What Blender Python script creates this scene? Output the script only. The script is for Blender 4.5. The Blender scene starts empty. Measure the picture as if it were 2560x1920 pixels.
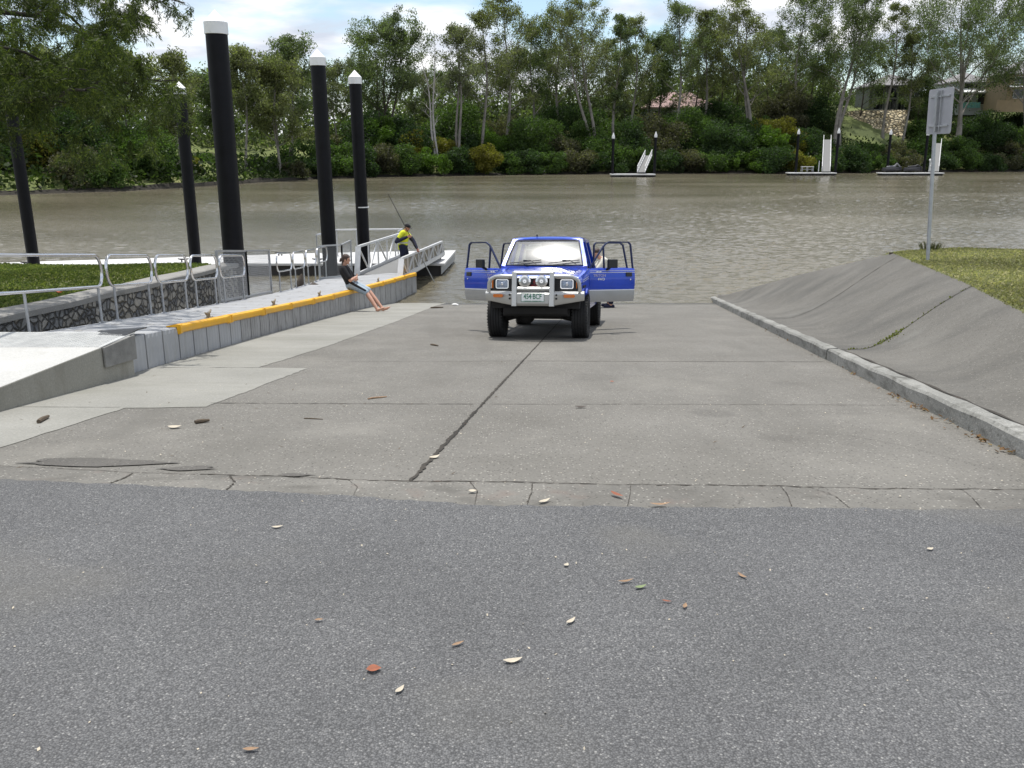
import bpy, bmesh, math, random
import numpy as np
from mathutils import Vector, Matrix, Euler
R = math.radians
D = bpy.data
col = bpy.context.scene.collection
SC = bpy.context.scene

# ------------------------------------------------------------------ camera, light, exposure
CAM_Z = 1.65
PITCH = 14.873
F_PX, CX, CY = 2199.0, 1280.0, 960.0          # focal length and centre for a 2560 x 1920 frame
cam_d = D.cameras.new('camera'); cam = D.objects.new('camera', cam_d); col.objects.link(cam)
cam.location = (0, 0, CAM_Z); cam.rotation_euler = (R(90 - PITCH), 0, 0)
cam_d.sensor_width = 36.0; cam_d.lens = F_PX / 2560 * 36.0
cam_d.clip_start = 0.05; cam_d.clip_end = 6000
SC.camera = cam

TO_SUN = Vector((-0.062, 0.16, 0.98)).normalized()
SUN_EL = math.asin(TO_SUN.z); SUN_AZ = math.atan2(TO_SUN.x, TO_SUN.y)
sun_d = D.lights.new('sun', 'SUN'); sun = D.objects.new('sun', sun_d); col.objects.link(sun)
sun_d.energy = 4.1; sun_d.angle = R(0.5); sun_d.color = (1.0, 0.965, 0.91)
sun.location = (0, 0, 60)
sun.rotation_euler = TO_SUN.to_track_quat('Z', 'Y').to_euler()

SC.view_settings.view_transform = 'Standard'; SC.view_settings.look = 'None'
SC.view_settings.exposure = 0.0; SC.view_settings.gamma = 1.0
SC.cycles.max_bounces = 6; SC.cycles.transparent_max_bounces = 12
SC.cycles.use_denoising = True

w = D.worlds.new('World'); SC.world = w; w.use_nodes = True
nt = w.node_tree; nt.nodes.clear()
def wn(t, **k):
    n = nt.nodes.new(t)
    for a, b in k.items(): setattr(n, a, b)
    return n
def wl(a, b): nt.links.new(a, b)
out = wn('ShaderNodeOutputWorld'); bg = wn('ShaderNodeBackground'); bg.inputs['Strength'].default_value = 0.1
sky = wn('ShaderNodeTexSky', sky_type='NISHITA', sun_disc=False, sun_elevation=SUN_EL, sun_rotation=SUN_AZ)
sky.air_density = 1.1; sky.dust_density = 0.6; sky.ozone_density = 2.0
tc = wn('ShaderNodeTexCoord'); sep = wn('ShaderNodeSeparateXYZ'); wl(tc.outputs['Generated'], sep.inputs[0])
zz = wn('ShaderNodeMath', operation='ADD'); wl(sep.outputs['Z'], zz.inputs[0]); zz.inputs[1].default_value = 0.16
zm = wn('ShaderNodeMath', operation='MAXIMUM'); wl(zz.outputs[0], zm.inputs[0]); zm.inputs[1].default_value = 0.1
dx = wn('ShaderNodeMath', operation='DIVIDE'); wl(sep.outputs['X'], dx.inputs[0]); wl(zm.outputs[0], dx.inputs[1])
dy = wn('ShaderNodeMath', operation='DIVIDE'); wl(sep.outputs['Y'], dy.inputs[0]); wl(zm.outputs[0], dy.inputs[1])
cmb = wn('ShaderNodeCombineXYZ'); wl(dx.outputs[0], cmb.inputs[0]); wl(dy.outputs[0], cmb.inputs[1])
mp = wn('ShaderNodeMapping'); mp.inputs['Location'].default_value = (1.35, 3.0, 0.4); wl(cmb.outputs[0], mp.inputs[0])
n1 = wn('ShaderNodeTexNoise'); n1.inputs['Scale'].default_value = 1.25; n1.inputs['Detail'].default_value = 7
n1.inputs['Roughness'].default_value = 0.55; n1.inputs['Distortion'].default_value = 0.25; wl(mp.outputs[0], n1.inputs['Vector'])
r1 = wn('ShaderNodeValToRGB'); r1.color_ramp.elements[0].position = 0.40; r1.color_ramp.elements[1].position = 0.54
wl(n1.outputs['Fac'], r1.inputs[0])
n2 = wn('ShaderNodeTexNoise'); n2.inputs['Scale'].default_value = 2.6; n2.inputs['Detail'].default_value = 5; wl(mp.outputs[0], n2.inputs['Vector'])
r2 = wn('ShaderNodeValToRGB'); r2.color_ramp.elements[0].position = 0.36; r2.color_ramp.elements[1].position = 0.62
r2.color_ramp.elements[0].color = (7.0, 7.6, 8.8, 1); r2.color_ramp.elements[1].color = (12.5, 12.5, 12.6, 1)
wl(n2.outputs['Fac'], r2.inputs[0])
mx = wn('ShaderNodeMix', data_type='RGBA'); wl(r1.outputs[0], mx.inputs['Factor'])
boost = wn('ShaderNodeMix', data_type='RGBA', blend_type='MULTIPLY'); boost.inputs['Factor'].default_value = 1
boost.clamp_result = False
wl(sky.outputs[0], boost.inputs['A']); boost.inputs['B'].default_value = (1.7, 1.7, 1.7, 1)
wl(boost.outputs['Result'], mx.inputs['A']); wl(r2.outputs[0], mx.inputs['B'])
wl(mx.outputs['Result'], bg.inputs['Color']); wl(bg.outputs[0], out.inputs[0])

# ------------------------------------------------------------------ naming and linking helpers
def tag(o, label=None, cat=None, group=None, kind=None):
    if label: o['label'] = label
    if cat: o['category'] = cat
    if group: o['group'] = group
    if kind: o['kind'] = kind
    return o
def thing(name, label, cat, loc=(0, 0, 0), rot=(0, 0, 0), group=None):
    o = D.objects.new(name, None); col.objects.link(o)
    o.location = loc; o.rotation_euler = rot; o.empty_display_size = 0.2
    return tag(o, label, cat, group)
def kids(o): return [c for c in D.objects if c.parent == o]
def copy_tree(o, parent=None):
    c = o.copy(); col.objects.link(c)
    if parent is not None: c.parent = parent
    for ch in kids(o): copy_tree(ch, c)
    return c

class MB:
    """collects shapes; build() links them as one mesh object"""
    def __init__(s): s.v = []; s.f = []; s.m = []; s.cur = 0
    def add(s, vs, fs):
        b = len(s.v); s.v.extend([tuple(p) for p in vs])
        for f in fs: s.f.append(tuple(i + b for i in f)); s.m.append(s.cur)
        return s
    def hexa(s, p):     # 8 points: bottom 4 ccw, top 4 ccw
        return s.add(p, [(3, 2, 1, 0), (4, 5, 6, 7), (0, 1, 5, 4), (1, 2, 6, 5), (2, 3, 7, 6), (3, 0, 4, 7)])
    def box(s, c, d, rot=None):
        x, y, z = d[0] / 2, d[1] / 2, d[2] / 2
        p = [Vector(q) for q in ((-x, -y, -z), (x, -y, -z), (x, y, -z), (-x, y, -z), (-x, -y, z), (x, -y, z), (x, y, z), (-x, y, z))]
        if rot is not None:
            M = rot if isinstance(rot, Matrix) else Euler(rot).to_matrix()
            p = [M @ q for q in p]
        return s.hexa([q + Vector(c) for q in p])
    def bar(s, a, b, wd, hg, up=(0, 0, 1)):     # rectangular bar from a to b
        a, b = Vector(a), Vector(b); t = (b - a).normalized(); u = Vector(up)
        if abs(t.dot(u)) > 0.98: u = Vector((0, 1, 0))
        sd = t.cross(u).normalized(); u = sd.cross(t)
        sd = sd * wd / 2; u = u * hg / 2
        return s.hexa([a - sd - u, a + sd - u, b + sd - u, b - sd - u, a - sd + u, a + sd + u, b + sd + u, b - sd + u])
    def tube(s, pts, r, n=8, closed=False, caps=True):
        P = [Vector(p) for p in pts]; k = len(P)
        rs = r if hasattr(r, '__len__') else [r] * k
        T = []
        for i in range(k):
            if closed: t = P[(i + 1) % k] - P[i - 1]
            else: t = P[min(i + 1, k - 1)] - P[max(i - 1, 0)]
            T.append(t.normalized())
        u = T[0].orthogonal().normalized(); vs = []
        for i in range(k):
            u = (u - T[i] * u.dot(T[i]))
            u = u.normalized() if u.length > 1e-6 else T[i].orthogonal().normalized()
            v = T[i].cross(u)
            for j in range(n):
                a = 2 * math.pi * j / n
                vs.append(P[i] + (u * math.cos(a) + v * math.sin(a)) * rs[i])
        fs = []
        for i in range(k if closed else k - 1):
            i2 = (i + 1) % k
            for j in range(n):
                j2 = (j + 1) % n
                fs.append((i * n + j, i * n + j2, i2 * n + j2, i2 * n + j))
        if caps and not closed:
            fs.append(tuple(range(n - 1, -1, -1))); fs.append(tuple((k - 1) * n + j for j in range(n)))
        return s.add(vs, fs)
    def lathe(s, prof, n=24, axis='Z', c=(0, 0, 0), M=None):    # prof: [(radius, along)]
        vs = []; c = Vector(c)
        for r, h in prof:
            for j in range(n):
                a = 2 * math.pi * j / n; x, y = r * math.cos(a), r * math.sin(a)
                q = {'Z': Vector((x, y, h)), 'X': Vector((h, x, y)), 'Y': Vector((y, h, x))}[axis]
                if M is not None: q = M @ q
                vs.append(q + c)
        fs = []
        for i in range(len(prof) - 1):
            for j in range(n):
                j2 = (j + 1) % n; fs.append((i * n + j, i * n + j2, (i + 1) * n + j2, (i + 1) * n + j))
        if prof[0][0] > 1e-4: fs.append(tuple(range(n - 1, -1, -1)))
        if prof[-1][0] > 1e-4: fs.append(tuple((len(prof) - 1) * n + j for j in range(n)))
        return s.add(vs, fs)
    def prism(s, poly, off):        # closed planar polygon of 3-d points, extruded by off
        P = [Vector(p) for p in poly]; o = Vector(off); n = len(P)
        fs = [tuple(range(n - 1, -1, -1)), tuple(range(n, 2 * n))]
        for i in range(n): fs.append((i, (i + 1) % n, n + (i + 1) % n, n + i))
        return s.add(P + [p + o for p in P], fs)
    def ring(s, outer, inner, off):   # frame between two outlines with the same number of points
        n = len(outer); o = Vector(off)
        A = [Vector(p) for p in outer]; B = [Vector(p) for p in inner]
        vs = A + B + [p + o for p in A] + [p + o for p in B]; fs = []
        for i in range(n):
            j = (i + 1) % n
            fs += [(i, n + i, n + j, j), (2 * n + i, 2 * n + j, 3 * n + j, 3 * n + i), (i, j, 2 * n + j, 2 * n + i), (n + i, 3 * n + i, 3 * n + j, n + j)]
        return s.add(vs, fs)
    def grid(s, rows):              # rows of equally many points
        n = len(rows[0]); fs = []
        for i in range(len(rows) - 1):
            for j in range(n - 1):
                fs.append((i * n + j, i * n + j + 1, (i + 1) * n + j + 1, (i + 1) * n + j))
        return s.add([p for r in rows for p in r], fs)
    def ball(s, c, r, nu=14, nv=9, M=None):
        rx = r if hasattr(r, '__len__') else (r, r, r); vs = []; fs = []; c = Vector(c)
        for i in range(nv + 1):
            th = math.pi * i / nv
            for j in range(nu):
                a = 2 * math.pi * j / nu
                q = Vector((rx[0] * math.sin(th) * math.cos(a), rx[1] * math.sin(th) * math.sin(a), rx[2] * math.cos(th)))
                if M is not None: q = M @ q
                vs.append(q + c)
        for i in range(nv):
            for j in range(nu):
                j2 = (j + 1) % nu; fs.append((i * nu + j, (i + 1) * nu + j, (i + 1) * nu + j2, i * nu + j2))
        return s.add(vs, fs)
    def caps(s, a, b, ra, rb, n=12):   # tapered capsule
        a, b = Vector(a), Vector(b); t = b - a; L = t.length
        M = t.to_track_quat('Z', 'Y').to_matrix()
        pr = [(ra * math.sin(x), -ra * math.cos(x)) for x in (0.02, .5, 1.0, math.pi / 2)]
        pr += [(rb * math.cos(x), L + rb * math.sin(x)) for x in (0, .55, 1.05, 1.55)]
        return s.lathe(pr, n, 'Z', a, M)
    def build(s, name, mats, parent=None, smooth=False, bevel=0, angle=None):
        me = D.meshes.new(name); me.from_pydata(s.v, [], s.f)
        if not isinstance(mats, (list, tuple)): mats = [mats]
        for m in mats: me.materials.append(m)
        if len(mats) > 1: me.polygons.foreach_set('material_index', s.m)
        bm = bmesh.new(); bm.from_mesh(me); bmesh.ops.recalc_face_normals(bm, faces=bm.faces[:]); bm.to_mesh(me); bm.free()
        if smooth:
            me.polygons.foreach_set('use_smooth', [True] * len(me.polygons))
            if angle: me.set_sharp_from_angle(angle=R(angle))
        me.update()
        o = D.objects.new(name, me); col.objects.link(o)
        if parent is not None: o.parent = parent
        if bevel:
            b = o.modifiers.new('bevel', 'BEVEL'); b.width = bevel; b.segments = 2; b.limit_method = 'ANGLE'; b.angle_limit = R(40)
        return o

def quads_object(name, V, mat, parent=None):
    """V: (n, 4, 3) array of quads"""
    n = len(V); me = D.meshes.new(name)
    me.vertices.add(4 * n); me.vertices.foreach_set('co', V.reshape(-1).astype(np.float32))
    me.loops.add(4 * n); me.loops.foreach_set('vertex_index', np.arange(4 * n, dtype=np.int32))
    me.polygons.add(n); me.polygons.foreach_set('loop_start', np.arange(0, 4 * n, 4, dtype=np.int32))
    me.materials.append(mat); me.update(calc_edges=True)
    o = D.objects.new(name, me); col.objects.link(o)
    if parent is not None: o.parent = parent
    return o

def text_mesh(name, body, size, mat, parent, M, extrude=0.0015, stretch=1.0):
    cu = D.curves.new(name, 'FONT'); cu.body = body; cu.size = size; cu.extrude = extrude
    cu.align_x = 'CENTER'; cu.align_y = 'CENTER'; cu.offset = size * 0.012
    t = D.objects.new(name + '_source', cu); col.objects.link(t)
    dg = bpy.context.evaluated_depsgraph_get()
    me = D.meshes.new_from_object(t.evaluated_get(dg)); D.objects.remove(t)
    me.transform(M @ Matrix.Diagonal((stretch, 1, 1, 1))); me.materials.clear(); me.materials.append(mat); me.name = name
    o = D.objects.new(name, me); col.objects.link(o); o.parent = parent
    return o

# ------------------------------------------------------------------ materials
def newmat(name):
    m = D.materials.new(name); m.use_nodes = True
    t = m.node_tree; b = t.nodes['Principled BSDF']
    return m, t, b
def N(t, ty, **k):
    n = t.nodes.new(ty)
    for a, b in k.items():
        if a in n.inputs.keys() if hasattr(n.inputs, 'keys') else False: n.inputs[a].default_value = b
        else: setattr(n, a, b)
    return n
def ramp(t, stops, fac):
    r = t.nodes.new('ShaderNodeValToRGB'); e = r.color_ramp.elements
    while len(e) < len(stops): e.new(0.5)
    for i, (p, c) in enumerate(stops):
        e[i].position = p; e[i].color = (c[0], c[1], c[2], 1) if hasattr(c, '__len__') else (c, c, c, 1)
    t.links.new(fac, r.inputs[0]); return r
def noise(t, scale, detail=4, rough=0.55, vec=None, dist=0.0):
    n = t.nodes.new('ShaderNodeTexNoise'); n.inputs['Scale'].default_value = scale; n.inputs['Detail'].default_value = detail
    n.inputs['Roughness'].default_value = rough; n.inputs['Distortion'].default_value = dist
    if vec is not None: t.links.new(vec, n.inputs['Vector'])
    return n
def mixc(t, a, b, fac, mode='MIX'):
    m = t.nodes.new('ShaderNodeMix'); m.data_type = 'RGBA'; m.blend_type = mode
    for s, x in (('A', a), ('B', b)):
        if hasattr(x, 'links'): t.links.new(x, m.inputs[s])
        else: m.inputs[s].default_value = (x[0], x[1], x[2], 1)
    if hasattr(fac, 'links'): t.links.new(fac, m.inputs['Factor'])
    else: m.inputs['Factor'].default_value = fac
    return m.outputs['Result']
def bump(t, b, height, strength, dist, normal=None):
    n = t.nodes.new('ShaderNodeBump'); n.inputs['Strength'].default_value = strength; n.inputs['Distance'].default_value = dist
    t.links.new(height, n.inputs['Height'])
    if normal is not None: t.links.new(normal, n.inputs['Normal'])
    if b is not None: t.links.new(n.outputs[0], b.inputs['Normal'])
    return n.outputs[0]
def coords(t, scale=(1, 1, 1), world=True):
    if world: g = t.nodes.new('ShaderNodeNewGeometry').outputs['Position']
    else: g = t.nodes.new('ShaderNodeTexCoord').outputs['Object']
    m = t.nodes.new('ShaderNodeMapping'); m.inputs['Scale'].default_value = scale; t.links.new(g, m.inputs[0])
    return m.outputs[0]
def plain(name, c, rough=0.5, metal=0.0, var=0.12, scale=6.0, bmp=0.0, bscale=60, spec=0.5, coat=0.0, dirt=None):
    """solid colour broken up by soft noise, with an optional fine bump and blotches of dirt"""
    m, t, b = newmat(name); v = coords(t, world=False)
    n = noise(t, scale, 5, 0.6, v)
    lo = [x * (1 - var) for x in c]; hi = [min(1, x * (1 + var)) for x in c]
    cc = ramp(t, [(0.3, lo), (0.7, hi)], n.outputs['Fac']).outputs[0]
    if dirt:
        n2 = noise(t, dirt[1], 6, 0.65, v); k = ramp(t, [(dirt[2], 0.0), (dirt[2] + 0.2, dirt[3])], n2.outputs['Fac'])
        cc = mixc(t, cc, dirt[0], k.outputs[0])
    t.links.new(cc, b.inputs['Base Color'])
    rr = ramp(t, [(0.3, max(0, rough - 0.08)), (0.7, min(1, rough + 0.08))], n.outputs['Fac']); t.links.new(rr.outputs[0], b.inputs['Roughness'])
    b.inputs['Metallic'].default_value = metal; b.inputs['Specular IOR Level'].default_value = spec
    if coat: b.inputs['Coat Weight'].default_value = coat; b.inputs['Coat Roughness'].default_value = 0.04
    if bmp: bump(t, b, noise(t, bscale, 4, 0.6, v).outputs['Fac'], bmp, 0.01)
    return m
def leafmat(name, c, spread=0.35, hue=(0.0, 0.0, 0.0), gloss=0.5, trans=0.5):
    """leaves: every leaf has a colour of its own"""
    m, t, b = newmat(name)
    g = t.nodes.new('ShaderNodeNewGeometry')
    lo = [x * (1 - spread) for x in c]; hi = [x * (1 + spread) + h for x, h in zip(c, hue)]
    mid = c
    r = ramp(t, [(0.0, lo), (0.55, mid), (1.0, hi)], g.outputs['Random Per Island'])
    n = noise(t, 1.6 if name.startswith('she') else 0.35, 3, 0.5, coords(t)); k = ramp(t, [(0.33, 0.62), (0.67, 1.35)], n.outputs['Fac'])
    cc = mixc(t, r.outputs[0], k.outputs[0], 1.0, 'MULTIPLY')
    t.links.new(cc, b.inputs['Base Color']); b.inputs['Roughness'].default_value = gloss
    b.inputs['Specular IOR Level'].default_value = 0.22
    tr = t.nodes.new('ShaderNodeBsdfTranslucent'); t.links.new(mixc(t, cc, (1.15, 1.35, 0.5), 1.0, 'MULTIPLY'), tr.inputs[0])
    ms = t.nodes.new('ShaderNodeMixShader'); ms.inputs[0].default_value = trans
    t.links.new(b.outputs[0], ms.inputs[1]); t.links.new(tr.outputs[0], ms.inputs[2])
    t.links.new(ms.outputs[0], t.nodes['Material Output'].inputs[0])
    return m

M = {}
# asphalt: dark binder, pale and bluish stones, worn patches
m, t, b = newmat('asphalt'); v = coords(t)
vo = t.nodes.new('ShaderNodeTexVoronoi'); vo.inputs['Scale'].default_value = 140; vo.inputs['Randomness'].default_value = 1; t.links.new(v, vo.inputs['Vector'])
sx = t.nodes.new('ShaderNodeSeparateColor'); t.links.new(vo.outputs['Color'], sx.inputs[0])
st = ramp(t, [(0.0, (0.098, 0.098, 0.098)), (0.4, (0.126, 0.126, 0.126)), (0.75, (0.158, 0.158, 0.157)), (0.96, (0.20, 0.198, 0.194)), (0.998, (0.32, 0.315, 0.30))], sx.outputs[0])
gap = ramp(t, [(0.34, 1.0), (0.75, 0.45)], vo.outputs['Distance'])
gp = t.nodes.new('ShaderNodeMath'); gp.operation = 'MULTIPLY'; gp.inputs[1].default_value = 1.0
cc = mixc(t, st.outputs[0], gap.outputs[0], 1.0, 'MULTIPLY')
nb = noise(t, 0.9, 5, 0.6, v); nk = ramp(t, [(0.28, 0.92), (0.72, 1.24)], nb.outputs['Fac']); cc = mixc(t, cc, nk.outputs[0], 1.0, 'MULTIPLY')
nd = noise(t, 0.55, 3, 0.5, coords(t, (1.0, 1.3, 1))); dk = ramp(t, [(0.56, 0.0), (0.72, 0.5)], nd.outputs['Fac']); cc = mixc(t, cc, (0.165, 0.155, 0.13), dk.outputs[0])
ns_ = noise(t, 0.35, 4, 0.6, coords(t, (1.6, .5, 1))); sk_ = ramp(t, [(0.62, 0.0), (0.78, 0.35)], ns_.outputs['Fac']); cc = mixc(t, cc, (0.055, 0.054, 0.053), sk_.outputs[0])
t.links.new(cc, b.inputs['Base Color']); b.inputs['Roughness'].default_value = 0.82
nf = noise(t, 140, 3, 0.6, v)
h1 = ramp(t, [(0.0, 1.0), (0.75, 0.0)], vo.outputs['Distance'])
nrm = bump(t, None, nf.outputs['Fac'], 0.35, 0.004); bump(t, b, h1.outputs[0], 0.75, 0.006, nrm)
M['asphalt'] = m

def concrete(name, lo, hi, specks=0.5, bs=0.35, streak=None, tint=None, sc=1.0, pits=0.0):
    m, t, b = newmat(name); v = coords(t)
    n = noise(t, 0.8 * sc, 6, 0.62, v); cc = ramp(t, [(0.3, lo), (0.7, hi)], n.outputs['Fac']).outputs[0]
    fine = noise(t, 55, 3, 0.7, v); fk = ramp(t, [(0.3, 0.86), (0.7, 1.12)], fine.outputs['Fac']); cc = mixc(t, cc, fk.outputs[0], 1.0, 'MULTIPLY')
    if specks:
        vo = t.nodes.new('ShaderNodeTexVoronoi'); vo.inputs['Scale'].default_value = 48; t.links.new(v, vo.inputs['Vector'])
        sx = t.nodes.new('ShaderNodeSeparateColor'); t.links.new(vo.outputs['Color'], sx.inputs[0])
        near = ramp(t, [(0.22, 1.0), (0.36, 0.0)], vo.outputs['Distance'])
        pale = ramp(t, [(0.66, 0.0), (0.80, specks)], sx.outputs[0]); dark = ramp(t, [(0.60, 0.0), (0.80, specks * 1.1)], sx.outputs[1])
        cc = mixc(t, cc, [min(1, x * 1.9) for x in hi], mixc(t, near.outputs[0], pale.outputs[0], 1.0, 'MULTIPLY'))
        cc = mixc(t, cc, [x * 0.42 for x in lo], mixc(t, near.outputs[0], dark.outputs[0], 1.0, 'MULTIPLY'))
    if streak:      # colour, mapping scale, threshold, strength
        s2 = noise(t, 1.0, 5, 0.6, coords(t, streak[1])); k = ramp(t, [(streak[2], 0.0), (streak[2] + 0.22, streak[3])], s2.outputs['Fac']); cc = mixc(t, cc, streak[0], k.outputs[0])
    if tint:
        s3 = noise(t, tint[1], 5, 0.6, v); k = ramp(t, [(tint[2], 0.0), (tint[2] + 0.15, tint[3])], s3.outputs['Fac']); cc = mixc(t, cc, tint[0], k.outputs[0])
    t.links.new(cc, b.inputs['Base Color']); b.inputs['Roughness'].default_value = 0.88; b.inputs['Specular IOR Level'].default_value = 0.3
    nr = bump(t, None, fine.outputs['Fac'], bs, 0.006); bump(t, b, noise(t, 7, 5, 0.65, v).outputs['Fac'], bs * 0.6, 0.02, nr)
    return m
M['ramp'] = concrete('ramp_concrete', (0.148, 0.140, 0.123), (0.192, 0.183, 0.163), 1.0, 0.8, ((0.122, 0.116, 0.102), (1.6, 0.22, 1), 0.52, 0.5), ((0.25, 0.238, 0.208), 0.6, 0.55, 0.4))
t = M['ramp'].node_tree; b = t.nodes['Principled BSDF']; src = b.inputs['Base Color'].links[0].from_socket; pos = coords(t)
for (x_, y_, r_0, k_0) in ((1.72, 7.2, .20, .35), (1.98, 6.15, .17, .3), (0.9, 9.5, .35, .14), (-1.6, 12.5, .3, .15), (2.9, 9.0, .16, .2)):     # old oil spots
    vs = t.nodes.new('ShaderNodeVectorMath'); vs.operation = 'SUBTRACT'; vs.inputs[1].default_value = (x_, y_, 0.336 - 0.119 * y_); t.links.new(pos, vs.inputs[0])
    ln = t.nodes.new('ShaderNodeVectorMath'); ln.operation = 'LENGTH'; t.links.new(vs.outputs[0], ln.inputs[0])
    wob = noise(t, 6, 3, .6, pos); ma = t.nodes.new('ShaderNodeMath'); ma.operation = 'MULTIPLY_ADD'; ma.inputs[1].default_value = .12; t.links.new(wob.outputs['Fac'], ma.inputs[0]); t.links.new(ln.outputs['Value'], ma.inputs[2])
    src = mixc(t, src, (0.085, 0.08, 0.072), ramp(t, [(r_0 * .7 + .05, k_0), (r_0 + .10, 0.0)], ma.outputs[0]).outputs[0])
sy = t.nodes.new('ShaderNodeSeparateXYZ'); t.links.new(pos, sy.inputs[0]); wn2 = noise(t, 1.2, 4, .6, pos)     # wet edge at the waterline
mw = t.nodes.new('ShaderNodeMath'); mw.operation = 'MULTIPLY_ADD'; mw.inputs[1].default_value = 1.2; t.links.new(wn2.outputs['Fac'], mw.inputs[0]); t.links.new(sy.outputs['Y'], mw.inputs[2])
mr_ = t.nodes.new('ShaderNodeMapRange'); mr_.inputs['From Min'].default_value = 25.5; mr_.inputs['From Max'].default_value = 26.3; t.links.new(mw.outputs[0], mr_.inputs['Value'])
t.links.new(mixc(t, src, (0.07, 0.064, 0.052), mr_.outputs[0]), b.inputs['Base Color'])
rw_ = t.nodes.new('ShaderNodeMapRange'); rw_.inputs['From Min'].default_value = 0; rw_.inputs['To Min'].default_value = .88; rw_.inputs['To Max'].default_value = .3; t.links.new(mr_.outputs[0], rw_.inputs['Value']); t.links.new(rw_.outputs[0], b.inputs['Roughness'])
M['slab'] = concrete('pale_slab_concrete', (0.235, 0.23, 0.205), (0.305, 0.298, 0.268), 0.22, 0.3, ((0.20, 0.198, 0.165), (0.5, 2.2, 1), 0.48, 0.5))
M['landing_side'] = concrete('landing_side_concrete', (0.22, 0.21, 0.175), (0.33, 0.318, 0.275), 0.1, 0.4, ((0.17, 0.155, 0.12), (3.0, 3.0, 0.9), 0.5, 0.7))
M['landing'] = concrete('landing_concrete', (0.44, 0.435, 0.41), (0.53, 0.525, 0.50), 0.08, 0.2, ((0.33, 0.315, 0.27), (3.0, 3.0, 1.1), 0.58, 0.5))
M['edging'] = concrete('edging_concrete', (0.12, 0.114, 0.102), (0.215, 0.205, 0.182), 0.75, 0.9, ((0.085, 0.08, 0.07), (2.5, 3.5, 1), 0.50, 0.7), ((0.2, 0.15, 0.125), 4.0, 0.58, 0.4))
M['patch'] = concrete('patch_bitumen', (0.085, 0.08, 0.072), (0.14, 0.132, 0.118), 0.6, 0.8)
M['bank'] = concrete('bank_concrete', (0.112, 0.106, 0.093), (0.162, 0.154, 0.136), 0.8, 0.8, ((0.07, 0.069, 0.064), (0.5, 0.9, 0.5), 0.48, 0.55), ((0.23, 0.225, 0.2), 0.7, 0.58, 0.4))
M['kerb'] = concrete('kerb_concrete', (0.20, 0.198, 0.18), (0.33, 0.325, 0.30), 0.45, 0.7, ((0.07, 0.068, 0.055), (4.0, 4.0, 14.0), 0.50, 0.75), ((0.06, 0.06, 0.052), 9.0, 0.58, 0.7))
M['coping'] = concrete('coping_concrete', (0.22, 0.212, 0.195), (0.31, 0.30, 0.28), 0.3, 0.5, ((0.11, 0.105, 0.09), (2, 2, 6), 0.55, 0.6))
M['pontoon_top'] = concrete('pontoon_concrete', (0.55, 0.545, 0.53), (0.66, 0.655, 0.64), 0.05, 0.1)
M['joint'] = concrete('joint_filler', (0.03, 0.027, 0.023), (0.075, 0.066, 0.054), 0.6, 0.9, None, ((0.13, 0.08, 0.05), 14.0, 0.6, 0.7))
M['shaded_mud'] = concrete('shaded_mud', (0.014, 0.012, 0.009), (0.03, 0.026, 0.019), 0.2, 0.8)  # colour deepened to hold the shade under the overhanging shrubs
M['soil'] = concrete('shaded_soil', (0.028, 0.032, 0.016), (0.055, 0.06, 0.028), 0.2, 0.8)

# water: turbid brown river, small wind ripples
m, t, b = newmat('river_water'); v = coords(t, (0.75, 1.5, 1)); v2 = coords(t, (0.25, 0.5, 1))
wa = noise(t, 2.9, 4, 0.6, v, 0.5); wb = noise(t, 1.6, 3, 0.5, v2, 0.4); wc = noise(t, 0.06, 3, 0.5, coords(t, (0.5, 1.6, 1)))
cc = ramp(t, [(0.35, (0.124, 0.110, 0.075)), (0.65, (0.156, 0.139, 0.098))], wc.outputs['Fac'])
t.links.new(cc.outputs[0], b.inputs['Base Color']); b.inputs['IOR'].default_value = 1.333
rr = ramp(t, [(0.35, 0.08), (0.65, 0.18)], wc.outputs['Fac']); t.links.new(rr.outputs[0], b.inputs['Roughness'])
bump(t, b, noise(t, 9.0, 4, 0.6, v, 0.5).outputs['Fac'], 0.35, 0.05)
M['water'] = m

# grass ground
m, t, b = newmat('lawn_ground'); v = coords(t)
n = noise(t, 1.3, 6, 0.65, v); cc = ramp(t, [(0.28, (0.11, 0.12, 0.045)), (0.5, (0.15, 0.165, 0.055)), (0.72, (0.21, 0.19, 0.10))], n.outputs['Fac'])
fk = ramp(t, [(0.3, 0.6), (0.7, 1.25)], noise(t, 40, 4, 0.7, v).outputs['Fac'])
t.links.new(mixc(t, cc.outputs[0], fk.outputs[0], 1.0, 'MULTIPLY'), b.inputs['Base Color']); b.inputs['Roughness'].default_value = 0.9
bump(t, b, noise(t, 30, 4, 0.7, v).outputs['Fac'], 0.8, 0.03); M['lawn'] = m
m, t, b = newmat('far_bank_ground'); v = coords(t)
n = noise(t, 0.12, 6, 0.65, v); cc = ramp(t, [(0.34, (0.075, 0.095, 0.03)), (0.52, (0.14, 0.17, 0.05)), (0.7, (0.23, 0.225, 0.095))], n.outputs['Fac'])
t.links.new(cc.outputs[0], b.inputs['Base Color']); b.inputs['Roughness'].default_value = 0.95; M['far_bank'] = m

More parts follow.
